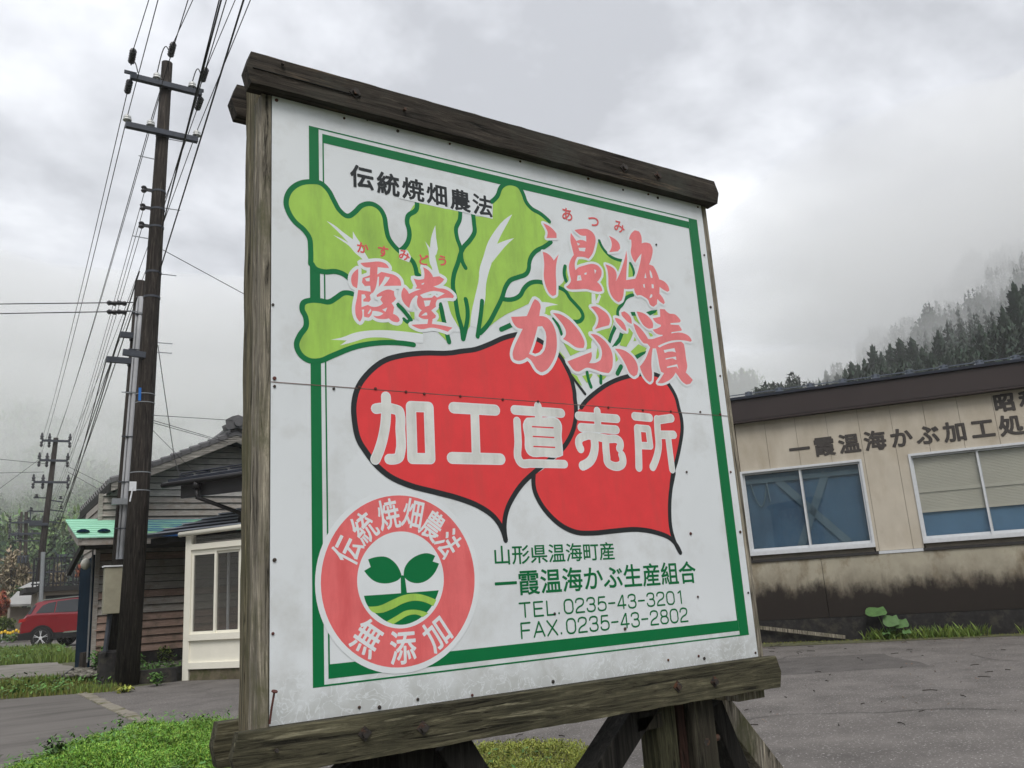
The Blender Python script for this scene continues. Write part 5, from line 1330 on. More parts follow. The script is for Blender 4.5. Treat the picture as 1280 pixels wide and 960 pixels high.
# thin wires right of the pole
wire([ony(203, 312, 12.95), ony(560, 506, 12.2)], .006, 'thin wire sloping right from the tall pole behind the sign', 'wire', 'thin service wires', 'service_wire')
for (x0, y0), (x1, y1), Y_, l_ in (((190, 519), (300, 526), 15, 'upper thin wire going right above the gable'), ((190, 525), (285, 553), GY - .5, 'thin service wire slanting to the roof ridge'), ((190, 528), (262, 548), GY - .5, 'second thin wire slanting to the gable roof'), ((190, 537), (245, 592), GY - .3, 'steep thin wire dropping to the wing eave')):
    p = ony(x0, y0, 12.95); wire([p, ony(x1, y1, Y_)], .005, l_, 'wire', 'thin service wires', 'service_wire')
p = tz(4.85) + np.array([.12, -.05, 0]); wire([p, ony(218, 572, 14.2), ony(226, 600, 13.9)], .006, 'drop wire curving from the pole to the dark eave', 'wire', 'thin service wires', 'service_wire', sag=.01)
for (x0, y0), (x1, y1), l_ in (((85, 583), (300, 690), 'upper faint wire falling right from the distant pole'), ((85, 590), (300, 712), 'lower faint wire falling right from the distant pole'), ((60, 580), (-40, 570), 'faint wire leaving the distant pole to the left'), ((55, 590), (-40, 592), 'second faint wire leaving the distant pole to the left'), ((48, 575), (-40, 640), 'faint wire falling left from the distant pole')):
    wire([ony(x0, y0, FY), ony(x1, y1, FY - 4)], .012, l_, 'wire', 'faint valley wires', 'service_wire')
# ---------------------------------------------------------------- red car
M['carred'] = pm('red_car_paint', lin(124, 16, 30), var=.05, scale=2, rough=.22, bump=0, coat=.8, spec=.5)
M['carglass'] = pm('tinted_glass', (.012, .014, .017), var=.1, rough=.05, bump=0, spec=.8)
M['clad'] = pm('black_cladding', (.012, .012, .013), rough=.55, bump=0)
M['tyre'] = pm('tyre_rubber', (.015, .015, .016), rough=.85, bump=.1)
M['rim'] = pm('alloy_rim', (.78, .79, .81), var=.05, rough=.3, metal=.2, bump=0)
M['chrome'] = pm('bright_trim', (.75, .76, .78), var=.03, rough=.15, metal=.9, bump=0)
M['tail'] = pm('tail_lamp', (.35, .02, .02), rough=.2, bump=0)
CA = np.array([.847, -.531, 0]); CB = np.array([-.531, -.847, 0])    # forward, towards the viewer
CO = ony(51, 808.5, 34.); CO[2] = .0
CAR = thing('parked_car', 'dark red estate style car parked beyond the grass, tail to the left', 'car', CO)
def cp(x, y, z): return CO + CA * x + CB * y + UPZ * z      # x along car from rear wheel, y=0 near side, negative = into the car
prof = [(-.76, .42), (-.80, .60), (-.78, .86), (-.70, 1.02), (-.62, 1.10), (-.30, 1.13), (.4, 1.11), (1.2, 1.09), (2.2, 1.06), (2.5, 1.03), (3.2, .97), (3.62, .86), (3.74, .66), (3.76, .44), (3.60, .30), (-.6, .30)]
roof = [(-.62, 1.10), (-.46, 1.38), (-.36, 1.52), (-.05, 1.60), (.6, 1.655), (1.2, 1.655), (1.75, 1.58), (2.5, 1.05), (2.2, 1.06), (1.2, 1.09), (.4, 1.11), (-.30, 1.13)]
def shell(pr, y0, y1, inset0, nm, mt, bev=.05):
    b = MB(); b.prism([cp(x, y0, z) for x, z in pr], CB * (y1 - y0)); return b.build(nm, M[mt], CAR, bevel=bev, smooth=False)
# body: three stacked slices give tumblehome
def loft(rings, nm, mt, smooth=False):
    n = len(rings[0]); vs = [p for r in rings for p in r]; fs = []
    for i in range(len(rings) - 1):
        for k in range(n): fs.append((i * n + k, i * n + (k + 1) % n, (i + 1) * n + (k + 1) % n, (i + 1) * n + k))
    fs += [tuple(range(n))[::-1], tuple((len(rings) - 1) * n + k for k in range(n))]
    b = MB(); b.raw(vs, fs); o = b.build(nm, M[mt], CAR, smooth=smooth)
    bm = bmesh.new(); bm.from_mesh(o.data); bmesh.ops.recalc_face_normals(bm, faces=bm.faces); bm.to_mesh(o.data); bm.free(); return o
def shr(pr, k, dx_=0, dz=0):
    cx = sum(p[0] for p in pr) / len(pr); cz = sum(p[1] for p in pr) / len(pr)
    return [(cx + (x - cx) * k, cz + (z - cz) * k) for x, z in pr]
loft([[cp(x, -.08, z) for x, z in shr(prof, .965)], [cp(x, -.0, z) for x, z in shr(prof, .985)], [cp(x, .02, z) for x, z in shr(prof, .93)]][::-1] and
     [[cp(x, .0, z) for x, z in shr(prof, .96)], [cp(x, -.05, z) for x, z in prof], [cp(x, -1.77, z) for x, z in prof], [cp(x, -1.82, z) for x, z in shr(prof, .96)]], 'body', 'carred')
def cabin(y, k): 
    return [cp(x, y - .16 * max(0, (z - 1.1)) / .5, z) for x, z in roof]
def cabin2(y): return [cp(x, y + .16 * max(0, (z - 1.1)) / .5, z) for x, z in roof]
loft([cabin(-.05, 1), cabin2(-1.77)], 'cabin', 'carred')
def sidepoly(pts, nm, mt, yoff=.006, th=.012):
    P = [cp(x, -.05 - .16 * max(0, (z - 1.1)) / .5 + yoff, z) for x, z in pts]
    MB().prism(P, CB * th).build(nm, M[mt], CAR)
sidepoly([(-.28, 1.18), (-.10, 1.42), (.10, 1.50), (.34, 1.53), (.34, 1.17)], 'side_window', 'carglass')
sidepoly([(.38, 1.17), (.38, 1.535), (.9, 1.575), (1.15, 1.57), (1.15, 1.15)], 'side_window', 'carglass')
sidepoly([(1.22, 1.15), (1.22, 1.565), (1.62, 1.52), (2.15, 1.14)], 'side_window', 'carglass')
sidepoly([(-.57, 1.16), (-.42, 1.44), (-.33, 1.46), (-.45, 1.16)], 'rear_window', 'carglass', .004)
MB().bar(cp(-.28, -.20, 1.60), cp(1.5, -.20, 1.68), .04, .035).build('roof_rail', M['chrome'], CAR)
MB().prism([cp(x, .004, z) for x, z in [(-.80, .30), (-.80, .52), (-.38, .56), (.42, .50), (2.3, .46), (3.6, .5), (3.6, .28)]], CB * .012).build('cladding', M['clad'], CAR)
MB().prism([cp(x, .018, z) for x, z in [(.72, .46), (.80, .51), (2.0, .55), (2.0, .49)]], CB * .01).build('trim_strip', M['chrome'], CAR)
MB().prism([cp(x, -.02, z) for x, z in [(-.82, .88), (-.80, 1.0), (-.52, 1.03), (-.60, .92)]], CB * .035).build('tail_light', M['tail'], CAR)
for x in (.28, 1.18): MB().bar(cp(x, .012, 1.0), cp(x + .2, .012, 1.0), .02, .03).build('door_handle', M['carred'], CAR)
for x in (.42, 1.18, 2.25): MB().bar(cp(x, .001, .55), cp(x + .03, -.03, 1.1), .006, .008).build('door_gap', M['clad'], CAR)
for x in (0., 2.705):
    # wheel arch
    n = 14; P = []
    for i in range(n + 1): t = math.pi * i / n; P.append((x + .44 * math.cos(t), .33 + .44 * math.sin(t)))
    for i in range(n + 1): t = math.pi * (n - i) / n; P.append((x + .36 * math.cos(t), .33 + .36 * math.sin(t)))
    MB().prism([cp(a, .018, c) for a, c in P], CB * .012).build('wheel_arch', M['clad'], CAR)
    MB().prism([cp(x + .37 * math.cos(2 * math.pi * i / 20), .010, .34 + .37 * math.sin(2 * math.pi * i / 20)) for i in range(20)], CB * .006).build('wheel_well', M['hole'], CAR)
    for yy in (.035, -1.6):
        W = MB().lathe(cp(x, yy - .2, .345), [(.20, 0), (.33, .0), (.345, .03), (.345, .19), (.33, .222), (.25, .226), (.24, .19), (.001, .19)], 28, 0, CB).build('wheel', M['tyre'], CAR)
        b = MB()
        for k in range(5):
            t = 2 * math.pi * k / 5 + .3
            for dt in (-.10, .10):
                a_, c_ = cp(x + .05 * math.cos(t), yy + .018, .345 + .05 * math.sin(t)), cp(x + .235 * math.cos(t + dt * 1.2), yy + .024, .345 + .235 * math.sin(t + dt * 1.2))
                b.bar(a_, c_, .012, .052, CB)
        b.lathe(cp(x, yy - .0, .345), [(.06, 0), (.06, .025), (.02, .03)], 12, 0, CB)
        n = 24; r0_, r1_ = .232, .252
        vs = []; fs = []
        for i in range(n):
            t = 2 * math.pi * i / n
            for r_, d_ in ((r0_, .02), (r1_, .026)): vs.append(cp(x + r_ * math.cos(t), yy + d_, .345 + r_ * math.sin(t)))
        for i in range(n): fs.append((2 * i, 2 * i + 1, (2 * i + 3) % (2 * n), (2 * i + 2) % (2 * n)))
        b.raw(vs, fs); b.build('rim', M['rim'], W)

# ---------------------------------------------------------------- far yard: shed, raised terrace, fence
M['shedroof'] = pm('grey_sheet_roof', lin(150, 150, 148), var=.08, scale=3, rough=.6, bump=.05)
M['shedwall'] = pm('beige_wall', lin(150, 140, 128), var=.08, scale=3, rough=.8, bump=.05)
M['rail'] = pm('black_railing', lin(36, 36, 42), rough=.5, bump=0)
SYD = 50.
def q3(px, py, Y=SYD): return ony(px, py, Y)
a, c, d = q3(12, 790), q3(46, 745), q3(5, 755)
SHED = thing('garden_shed', 'small beige shed with a grey lean-to roof behind the red car', 'shed', (a[0], SYD, 0))
x0, x1 = q3(12, 770)[0], q3(48, 770)[0]; zt = q3(45, 757)[2]; z1 = q3(45, 739)[2]
MB().box((x0, SYD, 0), (x1, SYD + 3, zt - .05)).build('wall', M['shedwall'], SHED)
MB().raw([q3(5, 756, SYD - .5), q3(46, 754.5, SYD - .5), q3(46, 738, SYD + 1.5), q3(22, 739, SYD + 1.5)] + [p - UPZ * .1 for p in (q3(5, 756, SYD - .5), q3(46, 754.5, SYD - .5), q3(46, 738, SYD + 1.5), q3(22, 739, SYD + 1.5))], [(0, 1, 2, 3), (4, 7, 6, 5), (0, 4, 5, 1), (0, 3, 7, 4), (1, 5, 6, 2)]).build('roof', M['shedroof'], SHED)
TY = 44.
def q4(px, py): return ony(px, py, TY)
TER = thing('terrace_building', 'raised terrace with black railings over a dark garage opening', 'building', (q4(75, 745)[0], TY, 0))
zt = q4(60, 733)[2]; xl_, xr_ = q4(32, 733)[0], q4(150, 733)[0]
MB().box((xl_, TY, zt - .22), (xr_, TY + 5, zt)).build('terrace_slab', M['darkwood'], TER)
MB().box((q4(48, 740)[0], TY + .3, 0), (q4(58, 740)[0], TY + 4.8, zt - .22)).build('wall', M['shedwall'], TER)
MB().box((q4(58, 740)[0], TY + .3, q4(60, 744)[2]), (xr_, TY + 4.8, zt - .221)).build('wall', M['shedwall'], TER)
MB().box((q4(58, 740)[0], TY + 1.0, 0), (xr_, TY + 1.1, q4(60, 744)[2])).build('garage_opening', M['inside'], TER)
MB().raw([q4(23, 735) + np.array([0, .5, 0]), q4(46, 733) + np.array([0, .5, 0]), q4(60, 724) + np.array([0, 2.4, 0]), q4(42, 725) + np.array([0, 2.4, 0])], [(0, 1, 2, 3)]).build('side_roof', M['shedroof'], TER)
zr = q4(60, 698)[2]; 
for z_ in (zr, zt + .12): MB().bar((q4(41, 700)[0], TY + .05, z_), (xr_, TY + .05, z_ + .02), .05, .06).build('rail', M['rail'], TER)
x = q4(42, 700)[0]; k = 0
while x < q4(120, 700)[0]:
    w_ = .035 if k % 5 else .07
    MB().box((x, TY + .03, zt), (x + w_, TY + .03 + w_, zr)).build('baluster', M['rail'], TER); x += .16; k += 1
MB().tube([q4(51, 752) , q4(54, 690)], .09, 8).build('steel_post', M['galv'], TER)
for px in (3, 10):
    p = onz(px, 803); p2 = np.array([p[0], p[1], .45]); b = MB(); b.lathe(p, [(.06, 0), (.055, .38), (.03, .42)], 8); o = b.build('marker_post', M['wplate'], None, loc=p); props(o, ('left' if px == 3 else 'right') + ' of two short white posts by the driveway', 'post', 'short white posts')
# wooden stump and rods by the house corner
p = onz(107, 848); b = MB(); b.lathe(p, [(.115, 0), (.11, .3), (.105, .40), (.03, .405)], 12); o = b.build('wooden_stump', M['creo'], None, loc=p); props(o, 'dark round timber stump at the end of the concrete path', 'stump')
p, q_ = onz(64, 855), ony(92, 836, 15.2); o = MB().tube([p, q_], .022, 6).build('fallen_rod', M['pipe'], None, loc=p); props(o, 'dark rod leaning in the grass beside the stump', 'rod')
p = onz(160, 856); q_ = onz(228, 851)
o = MB().bar(p + np.array([.12, .02, .07]), q_ + np.array([-.03, .05, .09]), .22, .20).build('edging_block', M['grime'], None, loc=p); props(o, 'low dark stone edging between tall pole and porch', 'kerb block')
# weathered board lying against the hall
p, q_ = fp(-1.55, .235, .10), fp(-.62, .03, .55)
o = MB().bar(fp(-2.2, .33, .08), fp(-.42, .05, .10), .02, .045).build('loose_board', M['post_w'], None, loc=p); props(o, 'weathered board leaning along the foot of the cream hall', 'board')
# ---------------------------------------------------------------- terrain: one sheet, flat yard rising into hills
def interp(x, xs, ys): return float(np.interp(x, xs, ys))
AZ = [-180, -120, -60, -20, -5, 2, 8, 15, 30, 42, 47, 50, 53, 56, 60, 64, 72, 90, 130, 180]
EL = [11, 14, 12, 13, 14, 14, 13.6, 13, 11, 10.5, 10.6, 9.6, 11.5, 13.2, 15.6, 18.2, 20, 16, 12, 11]
RL = ([60, 100, 170, 400, 750, 1000], [0, .10, .20, .68, .95, 1.0])
RR_ = ([55, 85, 110, 250, 600, 1000], [0, .30, .40, .70, .90, .90])
def gz(az, r):
    if r <= 55: return 0.
    e_ = interp(az, AZ, EL); w_ = min(1, max(0, (az - 20) / 18.)) if az > 0 else 0
    k = interp(r, *RL) * (1 - w_) + interp(r, *RR_) * w_
    bump = .55 * math.sin(az * .9 + r * .013) + .35 * math.sin(az * 2.3 - r * .021) + .2 * math.sin(az * 5.1 + r * .05)
    return r * math.tan(math.radians(max(0, e_ * k + bump * min(1, (r - 55) / 200)))) 
def gpt(azd, r, dz=0): a = math.radians(azd); return np.array([r * math.sin(a), r * math.cos(a), gz(azd, r) + dz])
M['earth'] = pm('verge_soil', (.075, .068, .04), var=.3, scale=3, rough=.95, bump=.4, bscale=20, c2=(.055, .08, .028), c2scale=.8, c2lo=.42, c2hi=.62)
M['wood_floor'] = pm('hill_cover', (.022, .036, .018), var=.35, scale=.08, rough=.95, bump=0, c2=(.040, .060, .026), c2scale=.02, c2lo=.45, c2hi=.6)
rad = [0.01, 6, 14, 26, 40, 55, 65, 75, 85, 100, 120, 150, 190, 240, 300, 370, 450, 540, 650, 780, 920, 1100, 1350]
azs = [a * 2. - 180 for a in range(180)]
V_, F_, mi_ = [], [], []
for r in rad:
    for a in azs: V_.append(tuple(gpt(a, r)))
na = len(azs)
b = MB()
b.v = V_
for i in range(len(rad) - 1):
    for k in range(na):
        b.f.append([i * na + k, (i + 1) * na + k, (i + 1) * na + (k + 1) % na, i * na + (k + 1) % na][::-1]); b.m.append(0 if rad[i] < 55 else 1)
me = b.mesh('ground', True)
o = link('ground', me, [M['earth'], M['wood_floor']], None, kind='structure')
bm = bmesh.new(); bm.from_mesh(me); bmesh.ops.recalc_face_normals(bm, faces=bm.faces)
if bm.faces[0].normal.z < 0: bmesh.ops.reverse_faces(bm, faces=bm.faces)
bm.to_mesh(me); bm.free()

# ---------------------------------------------------------------- paved surfaces
M['asphalt'] = pm('old_asphalt', (.118, .108, .101), var=.30, scale=2.2, rough=.93, bump=.5, bscale=170, bdist=.006, c2=(.40, .385, .37), c2scale=70, c2lo=.585, c2hi=.66)
M['asphalt2'] = pm('road_asphalt', (.125, .115, .106), var=.14, scale=.9, rough=.92, bump=.5, bscale=150, bdist=.005, c2=(.07, .064, .058), c2scale=.7, c2stretch=(.6, 3, 1), c2lo=.5, c2hi=.7)
M['conc'] = pm('path_concrete', (.19, .175, .155), var=.15, scale=2, rough=.9, bump=.3, bscale=30, c2=(.10, .095, .07), c2scale=1.2)
def ragged(pts, amp=.05, step=.35, seed=1):
    r = random.Random(seed); out = []
    P = [np.array(p[:2], float) for p in pts]
    for a, c in zip(P, P[1:] + P[:1]):
        L_ = np.linalg.norm(c - a)
        n = max(1, int(min(L_, 30) / step)) if L_ < 30 else 1
        for k in range(n): out.append(a + (c - a) * k / n + np.array([r.uniform(-amp, amp), r.uniform(-amp, amp)]) * (1 if k else .4))
    return out
def sheet(name, pts, z, mat, amp=0, seed=1, kind='structure'):
    P = ragged(pts, amp, .35, seed) if amp else [np.array(p[:2], float) for p in pts]
    P = [tuple(p) for p in P]
    v, f = fill([(P, [])])
    vs = [(p[0], p[1], z) for p in v]
    A_ = np.array(vs); f2 = []
    for t in f:
        n = np.cross(A_[t[1]] - A_[t[0]], A_[t[2]] - A_[t[0]]); f2.append(t if n[2] > 0 else t[::-1])
    return MB().raw(vs, f2).build(name, M[mat], None, kind=kind)
wb = lambda s, d=.05: tuple(fp(s, 0, d)[:2])
c1, c2_, = onz(105, 868), onz(190, 908)
cdir = (c2_ - c1) / np.linalg.norm(c2_ - c1)
c0_ = c1 + cdir * -.15; c3 = c1 + cdir * 11
pb_ = tuple(pp(.0, 0, .02)[:2]); pe_ = tuple(pp(4.5, 0, .02)[:2])
sheet('yard_asphalt', [tuple(c3[:2] + np.array([.06, 0])), (30, -12), (19, -7), wb(7.5), wb(3), wb(.5), wb(-1), wb(-6.4), (9, 24), (6.5, 22), pe_, pb_, (2.3, 12.75), (1.95, 12.70), (1.55, 12.35), tuple(c0_[:2] + np.array([.06, 0]))], .004, 'asphalt', .035, 3)
sheet('road', [tuple(c3[:2] - np.array([.06, 0])), (-30, c3[1]), (-30, 14.5), (-4, 13.5), (-.6, 13.15), (.43, 12.95), (.9, 12.75), tuple(c0_[:2] - np.array([.06, 0]))], .004, 'asphalt2', .03, 4)
M['kerbm'] = pm('worn_kerb_stone', (.22, .20, .165), var=.25, scale=8, rough=.95, bump=.5, bscale=40, c2=(.10, .10, .045), c2scale=4, c2lo=.5, c2hi=.62)
t = 0.; rk = random.Random(2)
KR = thing('kerb_strip', 'mossy pale kerb strip of short stones between road and yard', 'kerb', c1)
while t < 7.5:
    ln = rk.uniform(.26, .36); a = c1 + cdir * (t - .2); 
    sd2 = np.array([-cdir[1], cdir[0], 0])
    MB().obox(a - sd2 * (.065 + rk.uniform(-.006, .006)) + UPZ * -.05, cdir * (ln - .018), sd2 * .13, UPZ * (.068 + rk.uniform(-.006, .01))).build('kerb_stone', M['kerbm'], KR, bevel=.012); t += ln
sheet('concrete_path', [(-6, 17.9), (-.4, 17.2), (.56, 17.1), (1.35, 16.2), (1.62, 15.9), (1.72, 17.2), (1.72, 21), (1.0, 21.8), (-6, 23)], .05, 'conc', .06, 5)
MB().prism([(-6, 17.88, -.02), (-.4, 17.18, -.02), (.56, 17.08, -.02), (1.35, 16.18, -.02), (1.35, 16.3, -.02), (.56, 17.3, -.02), (-6, 18.1, -.02)], (0, 0, .068)).build('path_edge', M['conc'], None, kind='structure')
sheet('driveway', [(-12, 36), (-1, 34.8), (1.2, 33.6), (2.6, 32.5), (9, 30), (14, 42), (2.5, 60), (-12, 62)], .006, 'asphalt2', .1, 6)

# ---------------------------------------------------------------- grass, weeds, ground cover
def fastmesh(name, V, F, mat, kind='stuff', parent=None, label=None):
    me = bpy.data.meshes.new(name)
    V = np.ascontiguousarray(V, dtype=np.float32); F = np.ascontiguousarray(F, dtype=np.int32)
    k = F.shape[1]
    me.vertices.add(len(V)); me.vertices.foreach_set('co', V.ravel())
    me.loops.add(F.size); me.loops.foreach_set('vertex_index', F.ravel())
    me.polygons.add(len(F)); me.polygons.foreach_set('loop_start', np.arange(0, F.size, k, dtype=np.int32)); me.polygons.foreach_set('loop_total', np.full(len(F), k, dtype=np.int32))
    me.update(calc_edges=True); me.validate()
    return link(name, me, mat, parent, label, kind)
def scatter(poly, n, rng):
    P = np.array([p[:2] for p in poly]); lo, hi = P.min(0), P.max(0); out = np.zeros((0, 2))
    while len(out) < n:
        q_ = rng.uniform(lo, hi, (n * 2, 2)); out = np.vstack([out, q_[inpoly(q_, P)]])
    return out[:n]
def clump(pts, rng, thr, scale):
    """keep points where a cheap sum of sines is high: growth comes in patches"""
    x, y = pts[:, 0] * scale, pts[:, 1] * scale
    v = np.sin(x * 1.7 + 1.3 * np.sin(y * 1.1)) + np.sin(y * 2.1 + 1.7 * np.sin(x * .7 + 2)) + .6 * np.sin(x * 4.3 + y * 3.1)
    return pts[v + rng.normal(0, .5, len(pts)) > thr]
def blades(name, pts, hmin, hmax, w_, mat, rng, lean=.5, base=0., zfun=None, label=None, cat=None):
    n = len(pts); h = rng.uniform(hmin, hmax, n) * (.6 + .4 * rng.random(n)); a = rng.uniform(0, 2 * np.pi, n)
    ww = w_ * rng.uniform(.6, 1.3, n); lx, ly = np.cos(a + 1.57) * h * lean * rng.random(n), np.sin(a + 1.57) * h * lean * rng.random(n)
    bz = np.full(n, base) if zfun is None else zfun(pts)
    dx_, dy_ = np.cos(a) * ww / 2, np.sin(a) * ww / 2
    v = np.stack([np.stack([pts[:, 0] - dx_, pts[:, 1] - dy_, bz], 1), np.stack([pts[:, 0] + dx_, pts[:, 1] + dy_, bz], 1),
                  np.stack([pts[:, 0] + dx_ * .7 + lx * .4, pts[:, 1] + dy_ * .7 + ly * .4, bz + h * .6], 1), np.stack([pts[:, 0] + lx, pts[:, 1] + ly, bz + h], 1)], 1).reshape(-1, 3)
    F = np.arange(n * 4).reshape(n, 4)
    return fastmesh(name, v, F, mat)
def leafy(pts, z, size, rng, flat=.5, k=1):
    """small folded leaf quads at 3d points"""
    n = len(pts); a = rng.uniform(0, 2 * np.pi, n); t = rng.uniform(-flat, flat, n) + rng.choice([.5, -.5], n) * .6; s = size * rng.uniform(.6, 1.3, n)
    u = np.stack([np.cos(a) * np.cos(t), np.sin(a) * np.cos(t), np.sin(t)], 1); w_ = np.stack([-np.sin(a), np.cos(a), rng.uniform(-.5, .5, n)], 1)
    c = np.concatenate([pts, z[:, None]], 1) if pts.shape[1] == 2 else pts
    s = s[:, None]
    return np.stack([c - u * s, c - w_ * s * .35, c + u * s, c + w_ * s * .35], 1).reshape(-1, 3), np.arange(n * 4).reshape(n, 4)
def lmat(name, c, isl=.35, tr=.0):
    m = pm(name, c, var=.25, scale=2.5, rough=.6, bump=0, island=isl, spec=.25)
    bs = m.node_tree.nodes['Principled BSDF']
    bs.inputs['Subsurface Weight'].default_value = 0
    return m
M['grass'] = lmat('grass_blades', (.13, .19, .04)); M['grass_y'] = lmat('mossy_grass', (.155, .165, .040)); M['weed'] = lmat('weed_leaves', (.09, .19, .045)); M['cover'] = lmat('bright_ground_cover', (.165, .31, .042), .5)
M['cover2'] = lmat('yellow_ground_cover', (.26, .29, .055), .4); M['dark_leaf'] = lmat('dark_leaves', (.045, .085, .025))
R1 = np.random.default_rng(11)
gA = [(-6, 13.7), (-.6, 13.25), (.43, 13.05), (1.0, 12.75), (1.35, 12.40), (1.62, 12.25), (1.80, 12.75), (1.9, 13.2), (1.9, 15.2), (1.55, 15.9), (.5, 16.95), (-.5, 17.15), (-6, 17.8)]
q_ = scatter(gA, 30000, R1); blades('grass', clump(q_, R1, -.6, 1.3), .03, .11, .014, M['grass_y'], R1)
q_ = scatter(gA, 16000, R1); blades('grass', clump(q_, R1, .5, 1.0), .06, .17, .02, M['grass'], R1)
q_ = clump(scatter(gA, 6000, R1), R1, .9, .9); v, f = leafy(q_, R1.uniform(.04, .14, len(q_)), .045, R1); fastmesh('weeds', v, f, M['weed'])
gB = [(-8, 23.2), (.2, 22.2), (1.2, 21.6), (2.2, 21.5), (2.6, 32), (1.3, 33.3), (-1, 34.6), (-8, 35.8)]
q_ = scatter(gB, 60000, R1); blades('grass', q_, .06, .28, .032, M['grass'], R1)
q_ = clump(scatter(gB, 7000, R1), R1, .7, .8); v, f = leafy(q_, R1.uniform(.08, .26, len(q_)), .05, R1); fastmesh('weeds', v, f, M['weed'])
# rubble bank between house and pole
gC = [(1.9, 13.2), (2.6, 13.2), (3.1, 15.2), (1.95, 15.2)]
M['rubble'] = pm('rubble', (.17, .16, .14), var=.4, scale=9, rough=.95, bump=.4, island=.4)
q_ = scatter(gC, 420, R1); q2 = scatter([(1.3, 14.6), (1.95, 14.3), (2.0, 15.3), (1.5, 15.5)], 260, R1); q_ = np.vstack([q_, q2])
cube = np.array([(-1, -1, -1), (1, -1, -1), (1, 1, -1), (-1, 1, -1), (-1, -1, 1), (1, -1, 1), (1, 1, 1), (-1, 1, 1)]) * .5
cf_ = np.array([(0, 3, 2, 1), (4, 5, 6, 7), (0, 1, 5, 4), (1, 2, 6, 5), (2, 3, 7, 6), (3, 0, 4, 7)])
Vs, Fs = [], []
for i, p in enumerate(q_):
    s = R1.uniform(.02, .085); a = R1.uniform(0, 6.28); c, sn = math.cos(a), math.sin(a)
    vv = cube * np.array([s, s * R1.uniform(.5, .9), s * R1.uniform(.35, .7)]) * (1 + R1.uniform(-.25, .25, (8, 3)))
    vv = np.stack([vv[:, 0] * c - vv[:, 1] * sn, vv[:, 0] * sn + vv[:, 1] * c, vv[:, 2]], 1)
    zz = .03 + max(0, (p[1] - 13.2)) * .06
    Vs.append(vv + np.array([p[0], p[1], zz])); Fs.append(cf_ + i * 8)
fastmesh('rubble', np.vstack(Vs), np.vstack(Fs), M['rubble'])
bk = MB(); bk.raw([(1.85, 13.1, .006), (2.65, 13.1, .01), (3.3, 15.28, .16), (1.9, 15.28, .13)], [(0, 1, 2, 3)]); bk.build('soil_bank', M['earth'], None, kind='structure')
q_ = clump(scatter(gC, 2500, R1), R1, .6, 2.); v, f = leafy(q_, .05 + (q_[:, 1] - 13.2) * .06 + R1.uniform(0, .10, len(q_)), .03, R1); fastmesh('weeds', v, f, M['weed'])
def plant(name, loc, label, cat, h, rad_, n, leaf, mat, rng, group=None):
    T = thing(name, label, cat, loc, group)
    b = MB()
    for k in range(5):
        a = rng.uniform(0, 6.28); b.tube([np.array(loc), np.array(loc) + np.array([math.cos(a) * rad_ * .5, math.sin(a) * rad_ * .5, h * .8])], .006, 4)
    b.build('stem', M['dark_leaf'], T)
    p = rng.normal(0, 1, (n, 3)); p /= np.linalg.norm(p, axis=1)[:, None]; p *= (rng.random(n) ** .4)[:, None]
    P = np.array(loc) + np.array([0, 0, h * .55]) + p * np.array([rad_, rad_, h * .5])
    v, f = leafy(P, None, leaf, rng); fastmesh('foliage', v, f, mat, 'stuff', T)
    return T
plant('leafy_plant', (ony(128, 825, 14.9)[0], 14.9, .08), 'leafy green plant growing against the house corner', 'plant', .42, .20, 260, .05, M['weed'], R1)
plant('leafy_plant', (2.30, 14.9, .12), 'small bright weed between tall pole and wooden wall', 'plant', .22, .15, 120, .04, M['weed'], R1)
plant('leafy_plant', (2.75, 15.0, .14), 'dark weed at the foot of the porch side', 'plant', .28, .13, 120, .04, M['grass'], R1)
p = onz(196, 858); plant('leafy_plant', p, 'spiky weed at the edge of the yard beside the porch', 'plant', .18, .12, 90, .045, M['weed'], R1)
p = onz(155, 866); plant('leafy_plant', p, 'pale flattened weed at the foot of the tall pole', 'plant', .08, .14, 90, .04, M['cover2'], R1)
# bright cushion of ground cover in the foreground
def cushion(poly, nclumps, hmax, mat, rng, name, leaf=.011, nl=46, bed='earth', low=.35):
    P = np.array([p[:2] for p in poly])
    pts = scatter(poly, nclumps, rng)
    # distance to the outline makes the cushion round off at its edge
    d = np.full(len(pts), 9.)
    for a, c in zip(P, np.roll(P, -1, 0)):
        ab = c - a; t = np.clip(((pts - a) @ ab) / (ab @ ab), 0, 1); d = np.minimum(d, np.linalg.norm(pts - (a + t[:, None] * ab), axis=1))
    H_ = hmax * (low + (1 - low) * np.clip(d / .45, 0, 1)) * (.75 + .25 * np.sin(pts[:, 0] * 7) * np.sin(pts[:, 1] * 6 + 1)) * rng.uniform(.7, 1.15, len(pts))
    ce = np.repeat(np.concatenate([pts, H_[:, None]], 1), nl, 0)
    dd = rng.normal(0, 1, (len(ce), 3)); dd /= np.linalg.norm(dd, axis=1)[:, None]; dd[:, 2] = np.abs(dd[:, 2]) * 1.2 - .55
    ce = ce + dd * (rng.random(len(ce)) ** .5)[:, None] * np.repeat(np.minimum(.06, .035 + H_ * .22), nl)[:, None] * np.array([1, 1, 1.3])
    ce[:, 2] = np.maximum(ce[:, 2], .012)
    v, f = leafy(ce, None, leaf, rng, 1.2)
    fastmesh(name, v, f, mat)
    # stems down to the ground
    blades(name, pts, hmax * .5, hmax, .006, mat, rng, .3)
pa_ = [onz(-80, 1060), onz(-30, 1000), onz(35, 962), onz(105, 940), onz(160, 922), onz(215, 915), onz(262, 920)]
cov = [tuple(p[:2]) for p in pa_] + [(1.95, 7.2), (2.0, 6.3), (1.6, 5.2), (1.0, 4.6), (.4, 4.8)]
sheet('planting_bed', cov, .010, 'earth', .04, 9)
cushion(cov, 3000, .17, M['cover'], R1, 'ground_cover', .0095, 60)
